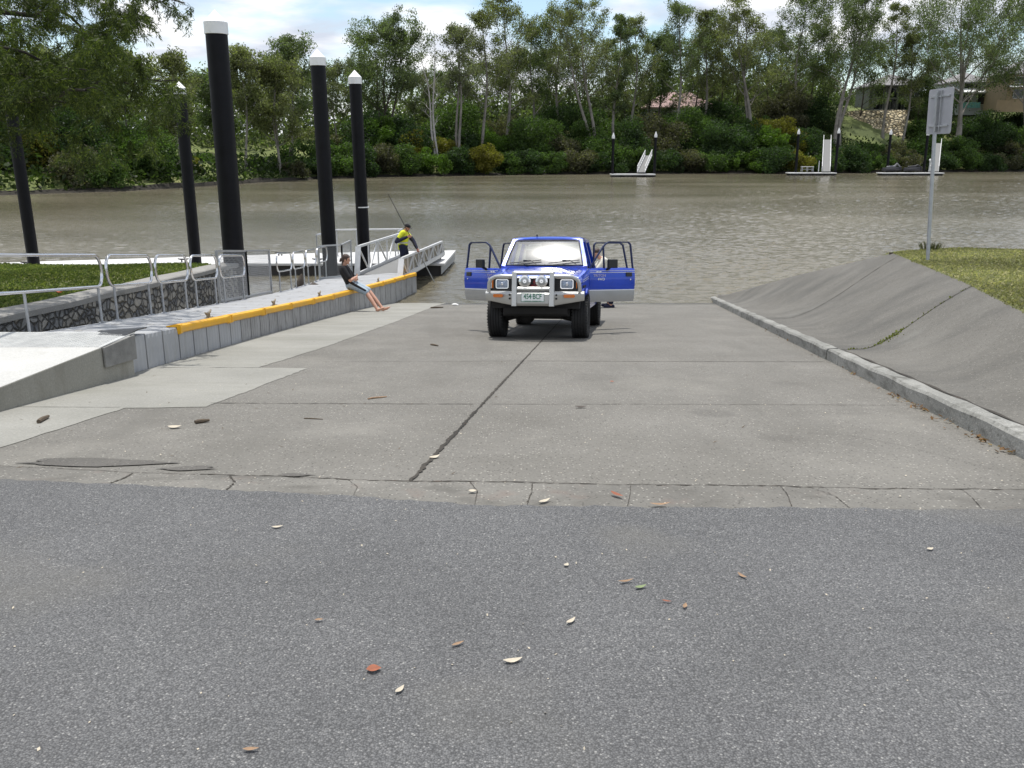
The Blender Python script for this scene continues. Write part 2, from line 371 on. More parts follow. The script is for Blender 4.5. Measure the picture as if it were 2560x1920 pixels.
# rubble stone wall
m, t, b = newmat('rubble_stone'); v = coords(t, (1, 1.0, 1.25))
dv = noise(t, 3.0, 2, 0.5, v); ad = t.nodes.new('ShaderNodeVectorMath'); ad.operation = 'MULTIPLY_ADD'; ad.inputs[1].default_value = (0.16, 0.16, 0.16)
t.links.new(dv.outputs['Color'], ad.inputs[0]); t.links.new(v, ad.inputs[2])
ve = t.nodes.new('ShaderNodeTexVoronoi'); ve.feature = 'DISTANCE_TO_EDGE'; ve.inputs['Scale'].default_value = 6.3; t.links.new(ad.outputs[0], ve.inputs['Vector'])
vc = t.nodes.new('ShaderNodeTexVoronoi'); vc.inputs['Scale'].default_value = 6.3; t.links.new(ad.outputs[0], vc.inputs['Vector'])
sx = t.nodes.new('ShaderNodeSeparateColor'); t.links.new(vc.outputs['Color'], sx.inputs[0])
sc_ = ramp(t, [(0.0, (0.15, 0.152, 0.158)), (0.4, (0.21, 0.208, 0.2)), (0.75, (0.27, 0.25, 0.215)), (1.0, (0.36, 0.34, 0.30))], sx.outputs[0])
fk = ramp(t, [(0.3, 0.7), (0.7, 1.25)], noise(t, 14, 5, 0.7, v).outputs['Fac']); cc = mixc(t, sc_.outputs[0], fk.outputs[0], 1.0, 'MULTIPLY')
ed = ramp(t, [(0.015, 0.0), (0.06, 1.0)], ve.outputs['Distance']); cc = mixc(t, (0.085, 0.078, 0.065), cc, ed.outputs[0])
t.links.new(cc, b.inputs['Base Color']); b.inputs['Roughness'].default_value = 0.85
eh = ramp(t, [(0.0, 0.0), (0.16, 1.0)], ve.outputs['Distance']); nr = bump(t, None, eh.outputs[0], 1.0, 0.09); bump(t, b, noise(t, 18, 5, 0.7, v).outputs['Fac'], 0.5, 0.02, nr)
M['rubble'] = m
# honey coloured boulder wall on the far bank
m, t, b = newmat('boulder_wall'); v = coords(t, (1, 1, 1.0))
ve = t.nodes.new('ShaderNodeTexVoronoi'); ve.feature = 'DISTANCE_TO_EDGE'; ve.inputs['Scale'].default_value = 1.15; t.links.new(v, ve.inputs['Vector'])
vc = t.nodes.new('ShaderNodeTexVoronoi'); vc.inputs['Scale'].default_value = 1.15; t.links.new(v, vc.inputs['Vector'])
sx = t.nodes.new('ShaderNodeSeparateColor'); t.links.new(vc.outputs['Color'], sx.inputs[0])
cs = ramp(t, [(0.0, (0.46, 0.37, 0.22)), (1.0, (0.80, 0.70, 0.50))], sx.outputs[0]); ed = ramp(t, [(0.02, 0.0), (0.10, 1.0)], ve.outputs['Distance'])
t.links.new(mixc(t, (0.10, 0.085, 0.06), cs.outputs[0], ed.outputs[0]), b.inputs['Base Color']); b.inputs['Roughness'].default_value = 0.9
bump(t, b, ramp(t, [(0.0, 0.0), (0.3, 1.0)], ve.outputs['Distance']).outputs[0], 1.0, 0.5); M['boulder'] = m

# modular float plastic, with algae creeping up in patches
m, t, b = newmat('float_plastic'); v = coords(t)
n = noise(t, 2.5, 5, 0.6, v); cc = ramp(t, [(0.3, (0.33, 0.333, 0.336)), (0.7, (0.40, 0.403, 0.406))], n.outputs['Fac']).outputs[0]
s2 = noise(t, 1.0, 6, 0.7, coords(t, (6, 6, 1.6))); k = ramp(t, [(0.52, 0.0), (0.78, 0.5)], s2.outputs['Fac']); cc = mixc(t, cc, (0.23, 0.225, 0.19), k.outputs[0])
t.links.new(cc, b.inputs['Base Color']); b.inputs['Roughness'].default_value = 0.6; bump(t, b, noise(t, 90, 3, 0.6, v).outputs['Fac'], 0.2, 0.004)
M['float'] = m
m, t, b = newmat('float_plastic_weathered'); v = coords(t)
n = noise(t, 2.5, 5, 0.6, v); cc = ramp(t, [(0.3, (0.28, 0.275, 0.265)), (0.7, (0.37, 0.365, 0.355))], n.outputs['Fac']).outputs[0]
s2 = noise(t, 1.0, 6, 0.7, coords(t, (9, 9, 2.2))); k = ramp(t, [(0.50, 0.0), (0.74, 0.7)], s2.outputs['Fac']); cc = mixc(t, cc, (0.07, 0.066, 0.05), k.outputs[0])
t.links.new(cc, b.inputs['Base Color']); b.inputs['Roughness'].default_value = 0.65; M['float_old'] = m

M['yellow'] = plain('yellow_fender', (0.78, 0.40, 0.012), 0.42, 0, 0.10, 3.0, 0.15, 30, dirt=((0.5, 0.27, 0.05), 5.0, 0.58, 0.5))
M['alu'] = plain('brushed_aluminium', (0.62, 0.63, 0.64), 0.38, 0.85, 0.08, 8.0, 0.06, 80)
M['steel'] = plain('stainless_steel', (0.66, 0.66, 0.67), 0.22, 1.0, 0.06, 10.0)
M['galv'] = plain('galvanised_steel', (0.42, 0.43, 0.44), 0.5, 0.7, 0.15, 14.0, 0.05, 90)
M['white_alu'] = plain('pale_painted_aluminium', (0.66, 0.66, 0.655), 0.45, 0.15, 0.06, 6.0, dirt=((0.4, 0.37, 0.31), 3.5, 0.58, 0.5))
M['tan_panel'] = plain('weathered_tan_panel', (0.30, 0.265, 0.205), 0.7, 0, 0.2, 8.0, 0.2, 40)
M['grip'] = plain('grey_grip_decking', (0.19, 0.19, 0.185), 0.85, 0, 0.08, 9.0, 0.5, 130)
M['pile'] = plain('black_pile_sleeve', (0.006, 0.006, 0.008), 0.5, 0, 0.35, 3.0, 0.2, 12, spec=0.18, dirt=((0.014, 0.014, 0.014), 2.5, 0.55, 0.5))
M['cap'] = plain('white_pile_cap', (0.80, 0.80, 0.79), 0.4, 0, 0.05, 4.0, dirt=((0.5, 0.49, 0.45), 6.0, 0.6, 0.4))
M['dark'] = plain('dark_gap', (0.012, 0.012, 0.012), 0.7)
M['blackplastic'] = plain('black_plastic', (0.014, 0.014, 0.015), 0.45, 0, 0.2, 20, 0.1, 120)
M['tyre'] = plain('tyre_rubber', (0.013, 0.013, 0.013), 0.8, 0, 0.3, 25, 0.4, 60)
M['blue'] = plain('blue_car_paint', (0.007, 0.055, 0.50), 0.32, 0.15, 0.12, 3.0, coat=0.8, dirt=((0.08, 0.12, 0.30), 2.2, 0.58, 0.22))
M['silver'] = plain('silver_car_paint', (0.40, 0.405, 0.40), 0.38, 0.35, 0.06, 4.0, coat=0.5, dirt=((0.28, 0.265, 0.23), 4.0, 0.56, 0.4))
M['bullbar'] = plain('polished_alloy_bar', (0.50, 0.50, 0.485), 0.36, 0.6, 0.06, 6.0, 0.05, 60)
M['under'] = plain('chassis_black', (0.012, 0.011, 0.010), 0.8, 0, 0.3, 9)
M['interior'] = plain('grey_cabin_trim', (0.05, 0.052, 0.056), 0.8, 0, 0.2, 9)
M['seatcloth'] = plain('grey_seat_cloth', (0.11, 0.115, 0.125), 0.9, 0, 0.15, 14)
M['amber'] = plain('amber_lens', (0.62, 0.16, 0.012), 0.2, 0, 0.1, 30, 0.3, 150, coat=0.6)
M['clearlens'] = plain('clear_lens', (0.62, 0.64, 0.66), 0.15, 0.3, 0.08, 40, 0.3, 160, coat=0.8)
M['lens'] = plain('headlamp_glass', (0.30, 0.36, 0.46), 0.12, 0.55, 0.25, 26, 0.5, 90, coat=1.0)
M['spotlens'] = plain('ribbed_spotlight_glass', (0.34, 0.35, 0.35), 0.15, 0.5, 0.25, 60, 0.4, 90, coat=1.0)
M['chrome'] = plain('chrome', (0.75, 0.75, 0.76), 0.10, 1.0, 0.04, 10)
M['plate'] = plain('white_number_plate', (0.78, 0.79, 0.77), 0.4, 0, 0.03, 9)
M['green'] = plain('plate_green', (0.012, 0.16, 0.085), 0.4, 0, 0.05, 9)
M['whitestripe'] = plain('white_decal', (0.74, 0.75, 0.78), 0.35, 0, 0.04, 9)
M['pinkdecal'] = plain('pale_decal_lettering', (0.45, 0.42, 0.55), 0.4, 0, 0.05, 9)
M['red'] = plain('red_emblem', (0.25, 0.01, 0.014), 0.3, 0, 0.1, 9)
M['signback'] = plain('bare_aluminium_sign', (0.40, 0.40, 0.42), 0.5, 0.3, 0.07, 5.0, dirt=((0.27, 0.265, 0.25), 3.0, 0.58, 0.4))
M['bark'] = plain('pale_gum_bark', (0.22, 0.20, 0.175), 0.9, 0, 0.4, 0.9, 0.4, 6)
M['bark_dark'] = plain('dark_bark', (0.085, 0.07, 0.058), 0.95, 0, 0.4, 2.0, 0.7, 14)
M['deadwood'] = plain('bare_grey_wood', (0.40, 0.375, 0.35), 0.9, 0, 0.2, 3.0)
M['drift'] = plain('wet_driftwood', (0.06, 0.046, 0.034), 0.75, 0, 0.4, 9.0, 0.8, 18)
M['stick'] = plain('dry_stick', (0.10, 0.075, 0.05), 0.9, 0, 0.3, 20.0, 0.5, 60)
M['leaf_dry'] = plain('dry_leaf', (0.30, 0.19, 0.11), 0.8, 0, 0.35, 30.0)
M['leaf_pale'] = plain('bleached_leaf', (0.50, 0.44, 0.34), 0.8, 0, 0.2, 30.0)
M['leaf_red'] = plain('russet_leaf', (0.27, 0.09, 0.045), 0.8, 0, 0.3, 30.0)
M['leaf_fresh'] = plain('fallen_green_leaf', (0.19, 0.24, 0.11), 0.7, 0, 0.2, 30.0)
M['orange'] = plain('orange_litter', (0.62, 0.11, 0.03), 0.6, 0, 0.1, 20.0)
M['foam'] = plain('white_foam', (0.78, 0.77, 0.74), 0.7, 0, 0.05, 20.0)
M['skin'] = plain('skin', (0.52, 0.29, 0.205), 0.55, 0, 0.08, 12.0)
M['skin_red'] = plain('sunburnt_skin', (0.50, 0.23, 0.165), 0.55, 0, 0.08, 12.0)
M['hair'] = plain('brown_hair', (0.055, 0.032, 0.022), 0.55, 0, 0.35, 40.0, 0.6, 90)
M['black_cloth'] = plain('black_tee_cloth', (0.010, 0.010, 0.012), 0.9, 0, 0.25, 9.0, 0.3, 24)
M['paleblue_cloth'] = plain('pale_blue_short_cloth', (0.33, 0.40, 0.46), 0.85, 0, 0.12, 9.0, 0.3, 24)
M['navy_cloth'] = plain('navy_work_cloth', (0.011, 0.013, 0.033), 0.9, 0, 0.25, 9.0, 0.3, 24)
M['hivis'] = plain('yellow_high_visibility_cloth', (0.72, 0.75, 0.035), 0.8, 0, 0.10, 9.0, 0.3, 24)
M['reflective'] = plain('grey_reflective_tape', (0.48, 0.48, 0.46), 0.5, 0, 0.05, 9.0)
M['white_cloth'] = plain('cream_shirt_cloth', (0.70, 0.67, 0.58), 0.9, 0, 0.08, 9.0, 0.3, 24)
M['green_cloth'] = plain('green_cloth', (0.04, 0.30, 0.09), 0.85, 0, 0.1, 9.0)
M['roof_pink'] = plain('faded_pink_roof', (0.42, 0.29, 0.275), 0.8, 0, 0.08, 1.0)
M['roof_grey'] = plain('grey_tile_roof', (0.24, 0.23, 0.235), 0.8, 0, 0.1, 1.0)
M['wall_grey'] = plain('grey_render_wall', (0.16, 0.165, 0.16), 0.8, 0, 0.08, 0.7)
M['wall_pale'] = plain('pale_blue_render_wall', (0.40, 0.43, 0.44), 0.8, 0, 0.08, 0.7)
M['wall_tan'] = plain('tan_brick_wall', (0.33, 0.25, 0.15), 0.85, 0, 0.1, 0.7)
M['teal'] = plain('teal_fence_panel', (0.10, 0.27, 0.23), 0.6, 0, 0.1, 0.7)
M['trimwhite'] = plain('white_trim', (0.72, 0.72, 0.71), 0.6, 0, 0.05, 0.7)
M['cover'] = plain('dark_craft_cover', (0.022, 0.022, 0.026), 0.6, 0, 0.2, 2.0)
M['cover_grey'] = plain('grey_craft_cover', (0.16, 0.16, 0.17), 0.6, 0, 0.2, 2.0)
M['doorframe'] = plain('shaded_blue_door_frame', (0.014, 0.022, 0.075), 0.4, 0.1, 0.1, 9)  # blue darkened to carry the shade on the door window frames
M['bark_near'] = plain('dark_branch_bark', (0.03, 0.026, 0.021), 0.95, 0, 0.4, 3.0, 0.7, 14)  # darker bark tone for the overhanging tree's trunk and limbs
M['moss'] = leafmat('moss_green', (0.15, 0.16, 0.045), 0.5)
# window glass: clear pane with a reflection that grows at a slant
def glass(name, tintc, amount, rough, haze=None):
    m = D.materials.new(name); m.use_nodes = True; t = m.node_tree; t.nodes.remove(t.nodes['Principled BSDF'])
    tr = t.nodes.new('ShaderNodeBsdfTransparent'); tr.inputs[0].default_value = (*tintc, 1)
    gl = t.nodes.new('ShaderNodeBsdfGlossy'); gl.inputs['Roughness'].default_value = rough; gl.inputs[0].default_value = (1, 1, 1, 1)
    fr = t.nodes.new('ShaderNodeFresnel'); fr.inputs['IOR'].default_value = 1.5
    ad = t.nodes.new('ShaderNodeMath'); ad.operation = 'ADD'; ad.inputs[1].default_value = amount; t.links.new(fr.outputs[0], ad.inputs[0])
    ms = t.nodes.new('ShaderNodeMixShader'); t.links.new(ad.outputs[0], ms.inputs[0]); t.links.new(tr.outputs[0], ms.inputs[1]); t.links.new(gl.outputs[0], ms.inputs[2])
    o_ = ms.outputs[0]
    if haze:        # a film of dust on the pane
        df = t.nodes.new('ShaderNodeBsdfDiffuse'); df.inputs[0].default_value = (0.7, 0.7, 0.66, 1)
        m2 = t.nodes.new('ShaderNodeMixShader'); nz = noise(t, 3.0, 5, 0.6, coords(t, world=False)); k = ramp(t, [(0.3, haze * 0.6), (0.7, haze * 1.4)], nz.outputs['Fac'])
        t.links.new(k.outputs[0], m2.inputs[0]); t.links.new(o_, m2.inputs[1]); t.links.new(df.outputs[0], m2.inputs[2]); o_ = m2.outputs[0]
    t.links.new(o_, t.nodes['Material Output'].inputs[0]); return m
M['glass'] = glass('window_glass', (0.62, 0.66, 0.66), 0.05, 0.02)
M['windscreen'] = glass('dusty_windscreen', (0.62, 0.68, 0.68), 0.10, 0.17, 0.14)
M['housepane'] = plain('dark_house_pane', (0.02, 0.024, 0.028), 0.08, 0, 0.1, 1.0)
# ------------------------------------------------------------------ ground, ramp, banks, water
WATER = -2.75
def zg(Y): return 0.336 - 0.119 * Y if Y >= 4.6 else -0.2114 + 0.05 * (4.6 - Y)
def interp(x, xs, ys): return float(np.interp(x, xs, ys))
def structure(o): o['kind'] = 'structure'; return o
rng = np.random.default_rng(7); random.seed(7)

# the river: wind ripples as real waves, finer where the water is near
def river_mesh():
    rw = np.random.default_rng(4); Yr = 19.0 * (1.00385 ** np.arange(640)); Sx = np.linspace(-1, 1, 460); half = Yr[:, None] * .64 + 4
    X = Sx[None] * half; Y = np.repeat(Yr[:, None], len(Sx), 1) + rw.normal(0, 1, X.shape) * 0.0008 * Yr[:, None]; Z = np.zeros_like(X)
    gust = np.ones_like(X)
    for k in range(5):
        a, b_, ph = rw.normal(0, .10), rw.normal(0, .16), rw.uniform(0, 6.28); gust += .22 * np.sin(a * X + b_ * Y + ph)
    for k in range(46):
        lam = 0.17 * 6 ** rw.random(); th = rw.normal(1.25, .55); q = 2 * math.pi / lam; amp = .0046 * lam ** .85
        wx = X + .25 * np.sin(.9 * Y + k); Z += amp * np.sin(q * (wx * math.cos(th) + Y * math.sin(th)) + rw.uniform(0, 6.28) + 1.3 * np.sin(.31 * X + .23 * Y + k))
    Z *= np.clip(gust, .35, 1.7) * np.clip((Y - 20) / 9, .25, 1); n, m_ = X.shape
    co = np.stack([X, Y, WATER + Z], 2).reshape(-1, 3); i = (np.arange(n - 1)[:, None] * m_ + np.arange(m_ - 1)[None]).reshape(-1)
    F = np.stack([i, i + 1, i + m_ + 1, i + m_], 1); me = D.meshes.new('river')
    me.vertices.add(len(co)); me.vertices.foreach_set('co', co.reshape(-1).astype(np.float32)); me.loops.add(F.size); me.loops.foreach_set('vertex_index', F.reshape(-1).astype(np.int32))
    me.polygons.add(len(F)); me.polygons.foreach_set('loop_start', np.arange(0, F.size, 4, dtype=np.int32)); me.materials.append(M['water']); me.update(calc_edges=True)
    me.polygons.foreach_set('use_smooth', [True] * len(F)); o = D.objects.new('river', me); col.objects.link(o); return structure(o)
river_mesh()
mb = MB(); mb.add([(-900, 17, WATER - .16), (900, 17, WATER - .16), (900, 900, WATER - .16), (-900, 900, WATER - .16)], [(0, 1, 2, 3)])
structure(mb.build('river', M['water']))

def asph_edge(x): return interp(x, [-60, -8, -3.05, -1.44, -0.06, 2.71, 8, 60], [6.2, 5.7, 4.92, 4.64, 4.39, 4.33, 4.3, 4.3]) + 0.007 * math.sin(x * 5.1) + 0.008 * math.sin(x * 13.7 + 1) + 0.008 * math.sin(x * 31.0) + 0.006 * math.sin(x * 57.0 + 2)
def strip_edge(x): return interp(x, [-8, -3.24, -2.16, -0.59, 2.91, 8], [6.1, 5.25, 5.07, 4.88, 4.67, 4.5]) + 0.012 * math.sin(x * 4.3 + 2) + 0.008 * math.sin(x * 17 + 1)
xs = [-70, -50, -30, -18, -12, -9] + [-8 + 0.04 * i for i in range(401)] + [9, 12, 18, 30, 50, 70]
rows = []
for k in (-70, -30, -10, -3, 0, 1.5, 3.0, 3.9): rows.append([(x, k, zg(k) + 0.010) for x in xs])
for q_ in (4.2, 4.6): rows.append([(x, min(q_, asph_edge(x) - .004 * (5 - q_)), zg(min(q_, asph_edge(x))) + 0.010) for x in xs])
rows.append([(x, asph_edge(x), zg(asph_edge(x)) + 0.010) for x in xs])
rows.append([(x, asph_edge(x) + 0.012, zg(asph_edge(x)) - 0.03) for x in xs])
structure(MB().grid(rows).build('asphalt_road', M['asphalt'], smooth=True, angle=30))
# cracked concrete edging between the road and the ramp
xs = [-8 + 0.05 * i for i in range(321)]
e = MB().grid([[(x, asph_edge(x) - 0.2, zg(asph_edge(x)) - 0.05) for x in xs]] + [[(x, (1 - t) * asph_edge(x) + t * strip_edge(x), zg(strip_edge(x) * t + asph_edge(x) * (1 - t)) + 0.0045) for x in xs] for t in (-0.1, 0.25, 0.5, 0.75, 1.0)])
structure(e.build('concrete_edging', M['edging'], smooth=True))
mb = MB(); Ys = [3.2, 3.9, 4.6, 6, 8, 12, 18, 26, 36]
rows = [[(x, y, zg(y)) for x in (-6.7, -3, 0, 3, 6, 9)] for y in Ys]
structure(mb.grid(rows).build('boat_ramp', M['ramp']))

def ground_strip(name, mat, pts, wd, lift, jit=0.25, step=0.08, wfun=None):
    """a ragged filled joint or crack lying on the ramp"""
    L, Rr = [], []
    P = [Vector((x, y, 0)) for x, y in pts]
    for a, b in zip(P[:-1], P[1:]):
        n = max(2, int((b - a).length / step)); t = (b - a).normalized(); s = Vector((-t.y, t.x, 0))
        for i in range(n):
            q = a.lerp(b, i / n); w1 = wd * (1 + jit * random.uniform(-1, 1)) / 2; w2 = wd * (1 + jit * random.uniform(-1, 1)) / 2
            if wfun: k = wfun(q.y); w1 *= k; w2 *= k
            l, r = q + s * w1, q - s * w2
            L.append((l.x, l.y, zg(l.y) + lift)); Rr.append((r.x, r.y, zg(r.y) + lift))
    return structure(MB().grid([L, Rr]).build(name, mat))
ground_strip('ramp_centre_joint', M['joint'], [(-0.60, 4.88), (-0.12, 8.9), (0.47, 13.8), (1.0, 18.2), (1.9, 25.9)], 0.022, 0.008, 0.75, 0.04, lambda y: interp(y, [4.9, 8, 14, 26], [1.35, 1.0, 0.75, 0.7]))
ground_strip('ramp_cross_joint', M['joint'], [(-2.75, 7.72), (-1.2, 7.68), (-0.3, 7.66)], 0.014, 0.005, 0.7, 0.05)
ground_strip('ramp_cross_joint', M['joint'], [(-0.25, 7.66), (1.2, 7.66), (3.7, 7.6)], 0.008, 0.005, 0.9, 0.05)
ground_strip('ramp_cross_joint', M['joint'], [(-2.4, 10.95), (-0.4, 11.02), (0.2, 11.05)], 0.010, 0.005, 0.8, 0.05)
ground_strip('ramp_cross_joint', M['joint'], [(0.2, 11.05), (2.2, 10.98), (4.05, 10.95)], 0.018, 0.005, 0.6, 0.05)
def edge_pts(a, b, n=40, f=strip_edge): return [(a + (b - a) * i / n, f(a + (b - a) * i / n)) for i in range(n + 1)]
ground_strip('edging_joint', M['joint'], edge_pts(-1.9, 3.4), 0.012, 0.0075, 1.0, 0.03)
ground_strip('edging_joint', M['joint'], edge_pts(-5.5, -1.9), 0.006, 0.0075, 1.0, 0.03)
for x0, dx in ((-2.35, .03), (-1.62, -.1), (-0.88, -.1), (-.2, -.05), (0.08, .04), (0.62, .07), (1.5, .05), (1.8, -.09), (2.5, .06)):
    y0, y1 = asph_edge(x0) + 0.02, strip_edge(x0 + dx)
    ground_strip('edging_crack', M['joint'], [(x0, y0), (x0 + dx * .3 + .02, (y0 + y1) / 2), (x0 + dx, y1)], random.choice((.003, .004, .006, .010)), 0.0085, 1.0, 0.015)
ground_strip('ramp_crack', M['joint'], [(3.0, 5.2), (2.75, 5.9), (2.5, 6.25), (2.1, 6.4)], 0.0025, 0.005, 0.9, 0.04)

def ground_poly(name, mat, pts, lift, sub=0):
    P = [Vector((x, y, zg(y) + lift)) for x, y in pts]
    if sub:
        Q = []
        for a, b in zip(P, P[1:] + P[:1]):
            n = max(1, int((b - a).length / sub))
            for i in range(n):
                q = a.lerp(b, i / n); j = 0.35 * sub if i else 0
                q.x += random.uniform(-j, j) * .35; q.y += random.uniform(-j, j) * .35; q.z = zg(q.y) + lift; Q.append(q)
        P = Q
    me = MB().add(P, [tuple(range(len(P)))])
    return structure(me.build(name, mat))
ground_poly('pale_slab', M['slab'], [(-6.6, 5.0), (-3.93, 5.25), (-3.57, 5.81), (-3.42, 7.45), (-2.72, 7.51), (-2.46, 10.29), (-3.05, 10.33), (-6.6, 10.4)], 0.004, 0.12)
ground_poly('pale_slab', M['slab'], [(-6.6, 10.41), (-3.07, 10.345), (-2.79, 12.91), (-2.45, 18.0), (-2.13, 24.6), (-1.9, 26.6), (-6.6, 26.6)], 0.0045, 0.12)
ground_strip('slab_joint', M['joint'], [(-4.5, 7.50), (-3.42, 7.46)], 0.008, 0.009, 0.8, 0.05)
def blob(cx_, cy_, rx, ry, n=26, wob=0.25, seed=1):
    r_ = random.Random(seed); ph = [r_.uniform(0, 6.28) for _ in range(4)]
    return [(cx_ + rx * math.cos(a) * (1 + wob * math.sin(3 * a + ph[0]) * .6 + wob * .5 * math.sin(5 * a + ph[1]) + wob * .3 * math.sin(9 * a + ph[2])),
             cy_ + ry * math.sin(a) * (1 + wob * math.sin(2 * a + ph[3]))) for a in [2 * math.pi * i / n for i in range(n)]]
ground_poly('bitumen_patch', M['patch'], blob(-2.72, 5.36, 0.46, 0.10, 40, 0.3, 3), 0.007)
ground_poly('bitumen_patch', M['patch'], blob(-2.02, 5.2, 0.16, 0.055, 30, 0.3, 5), 0.007)
ground_poly('bitumen_patch', M['patch'], blob(-1.32, 5.03, 0.10, 0.03, 30, 0.3, 8), 0.007)
M['stain'] = concrete('oil_stain', (0.122, 0.117, 0.107), (0.175, 0.169, 0.157), 0.7, 0.5)

# right kerb: two cast lengths with a gap between them
def xk(Y): return 3.36 + (Y - 5.45) * 0.1287
def kerb_run(y0, y1, name, label):
    pr = [(0.0, -0.25), (0.008, 0.125), (0.03, 0.15), (0.15, 0.155), (0.18, 0.135), (0.18, -0.25)]
    n = int((y1 - y0) / 0.25); rows = []
    for i in range(n + 1):
        y = y0 + (y1 - y0) * i / n
        rows.append([(xk(y) + s + 0.004 * math.sin(y * 3.1), y, zg(y) + h + (0.006 * math.sin(y * 5.3 + s * 20) if h > 0 else 0)) for s, h in pr])
    me = MB().grid(rows); k = len(pr)
    me.add(rows[0], [tuple(range(k))]); me.add(rows[-1], [tuple(range(k - 1, -1, -1))])
    return structure(me.build(name, M['kerb'], smooth=True, angle=35))
kerb_run(-4, 11.16, 'kerb', ''); kerb_run(11.24, 18.3, 'kerb', ''); kerb_run(18.33, 27.6, 'kerb', '')

# right bank: concrete apron that sweeps up from the kerb to the lawn
def lawn_edge(Y):
    x = interp(Y, [-6, 2, 5, 8, 9.6, 13.2, 19.0, 22.75, 26.5, 29], [2.9, 4.0, 4.5, 5.2, 5.67, 6.8, 8.2, 7.35, 6.45, 6.45])
    z = interp(Y, [-6, 2, 5, 8, 9.6, 13.2, 19.0, 22.75, 26.5, 29], [0.3, 0.0, -0.05, -0.06, -0.10, -0.28, -0.5, -1.5, -2.62, -3.0])
    return x, z
def bank(Y, t):
    x0, z0 = xk(Y) + 0.18, zg(Y) + 0.13; x1, z1 = lawn_edge(Y); x1 = max(x1, x0 + 0.15)
    flat = interp(Y, [5, 10, 14, 20], [0.25, 0.22, 0.16, 0.12])
    s = max(0.0, (t - flat) / (1 - flat)); k = s ** 1.55 * (1.55 - 0.55 * s) if s > 0 else 0
    return (x0 + (x1 - x0) * t, Y, z0 + (z1 - z0) * min(1, k) + 0.015 * t + 0.03 * math.sin(Y * 0.9 + t * 3) * math.sin(math.pi * t))
rows = [[bank(y, t / 16) for t in range(17)] for y in np.linspace(-4, 28.6, 100)]
structure(MB().grid(rows).build('concrete_bank', M['bank'], smooth=True))
def bank_strip(name, f, wd, mat, lift=0.006, n=60):
    L, Rr = [], []
    for i in range(n + 1):
        t = i / n; y, wk = f(t); p = bank(y, t); w1 = wd * wk * random.uniform(.5, 1.2)
        q0, q1 = bank(y - w1, t), bank(y + w1, t); L.append((q0[0], q0[1], q0[2] + lift)); Rr.append((q1[0], q1[1], q1[2] + lift))
    return structure(MB().grid([L, Rr]).build(name, mat))
bank_strip('bank_joint', lambda t: (11.2 + 1.35 * t, 1.0), 0.016, M['joint'])
bank_strip('bank_joint', lambda t: (17.0 + 1.3 * t, 0.8), 0.02, M['joint'])
q = [(xk(y) + 0.20, y) for y in np.linspace(4, 11.1, 60)]
structure(MB().grid([[(x, y, bank(y, 0.01)[2] + 0.008) for x, y in q], [(x + 0.03 + 0.012 * math.sin(y * 9), y, bank(y, 0.03)[2] + 0.008) for x, y in q]]).build('kerb_joint', M['joint']))

# right lawn, then the drop to the river behind it
rows = []
for y in np.linspace(-30, 19.0, 60):
    x1, z1 = lawn_edge(max(y, -6)); rows.append([(x1 + d, y + (0.05 * d if y > 18.9 else 0), z1 + (-.06 if d < 0 else .022) + 0.05 * (1 - math.exp(-max(0, d) / 0.5)) + 0.05 * math.sin(d * 1.3 + y) * min(1, max(0, d) / 2) + 0.004 * d) for d in (-0.03, 0.0, 0.12, 0.4, 0.8, 1.5, 2.5, 4, 6, 9, 14, 22, 40, 80)])
last = rows[-1]
for dy_, dz_ in ((0.5, -0.10), (1.5, -0.9), (4, -2.2), (7, -3.4)): rows.append([(x + (0 if i else -0.0), y + dy_, z + dz_) for i, (x, y, z) in enumerate(last)])
right_lawn = structure(MB().grid(rows).build('lawn_ground', M['lawn'], smooth=True))
# rough earth edge on the crest beside the sign
rows = [[(8.1 + 1.2 * i / 20, 19.05 + 0.02 * i, -0.53 + 0.015 * math.sin(i * 2.1) + d) for i in range(21)] for d in (-0.25, 0.05)]
structure(MB().prism([(8.14, 19.02, -.9), (9.1, 18.97, -.9), (9.1, 18.97, -.48), (8.14, 19.02, -.475)], (0, .06, 0)).build('bank_edge', M['drift']))
# end of the apron falls into the water
rows = []
for t in np.linspace(0, 1, 12):
    y = 19 + 9.6 * t; x1, z1 = lawn_edge(y); rows.append([(x1 + a, y + b_, z1 + c) for a, b_, c in ((-0.02, 0, 0.0), (0.12, 0.05, 0.0), (0.5, 0.5, -0.5), (1.6, 1.8, -2.2), (3, 4, -4))])
structure(MB().grid(rows).build('river_bank', M['bank'], smooth=True))

# left lawn behind the rubble wall
def zl(Y): return -0.405 - 0.055 * (Y - 11)
rows = [[(-7.02 - d, y, zl(y) - 0.03 + 0.05 * (1 - math.exp(-d)) + 0.04 * math.sin(d * .9 + y * .7)) for d in (0, .3, .8, 1.5, 2.5, 4, 6, 9, 13, 20, 35, 60)] for y in np.linspace(-30, 20.6, 60)]
last = rows[-1]
for dy_, dz_ in ((0.4, -0.15), (1.2, -0.9), (3.5, -2.4)): rows.append([(x, y + dy_, z + dz_) for x, y, z in last])
left_lawn = structure(MB().grid(rows).build('lawn_ground', M['lawn'], smooth=True))

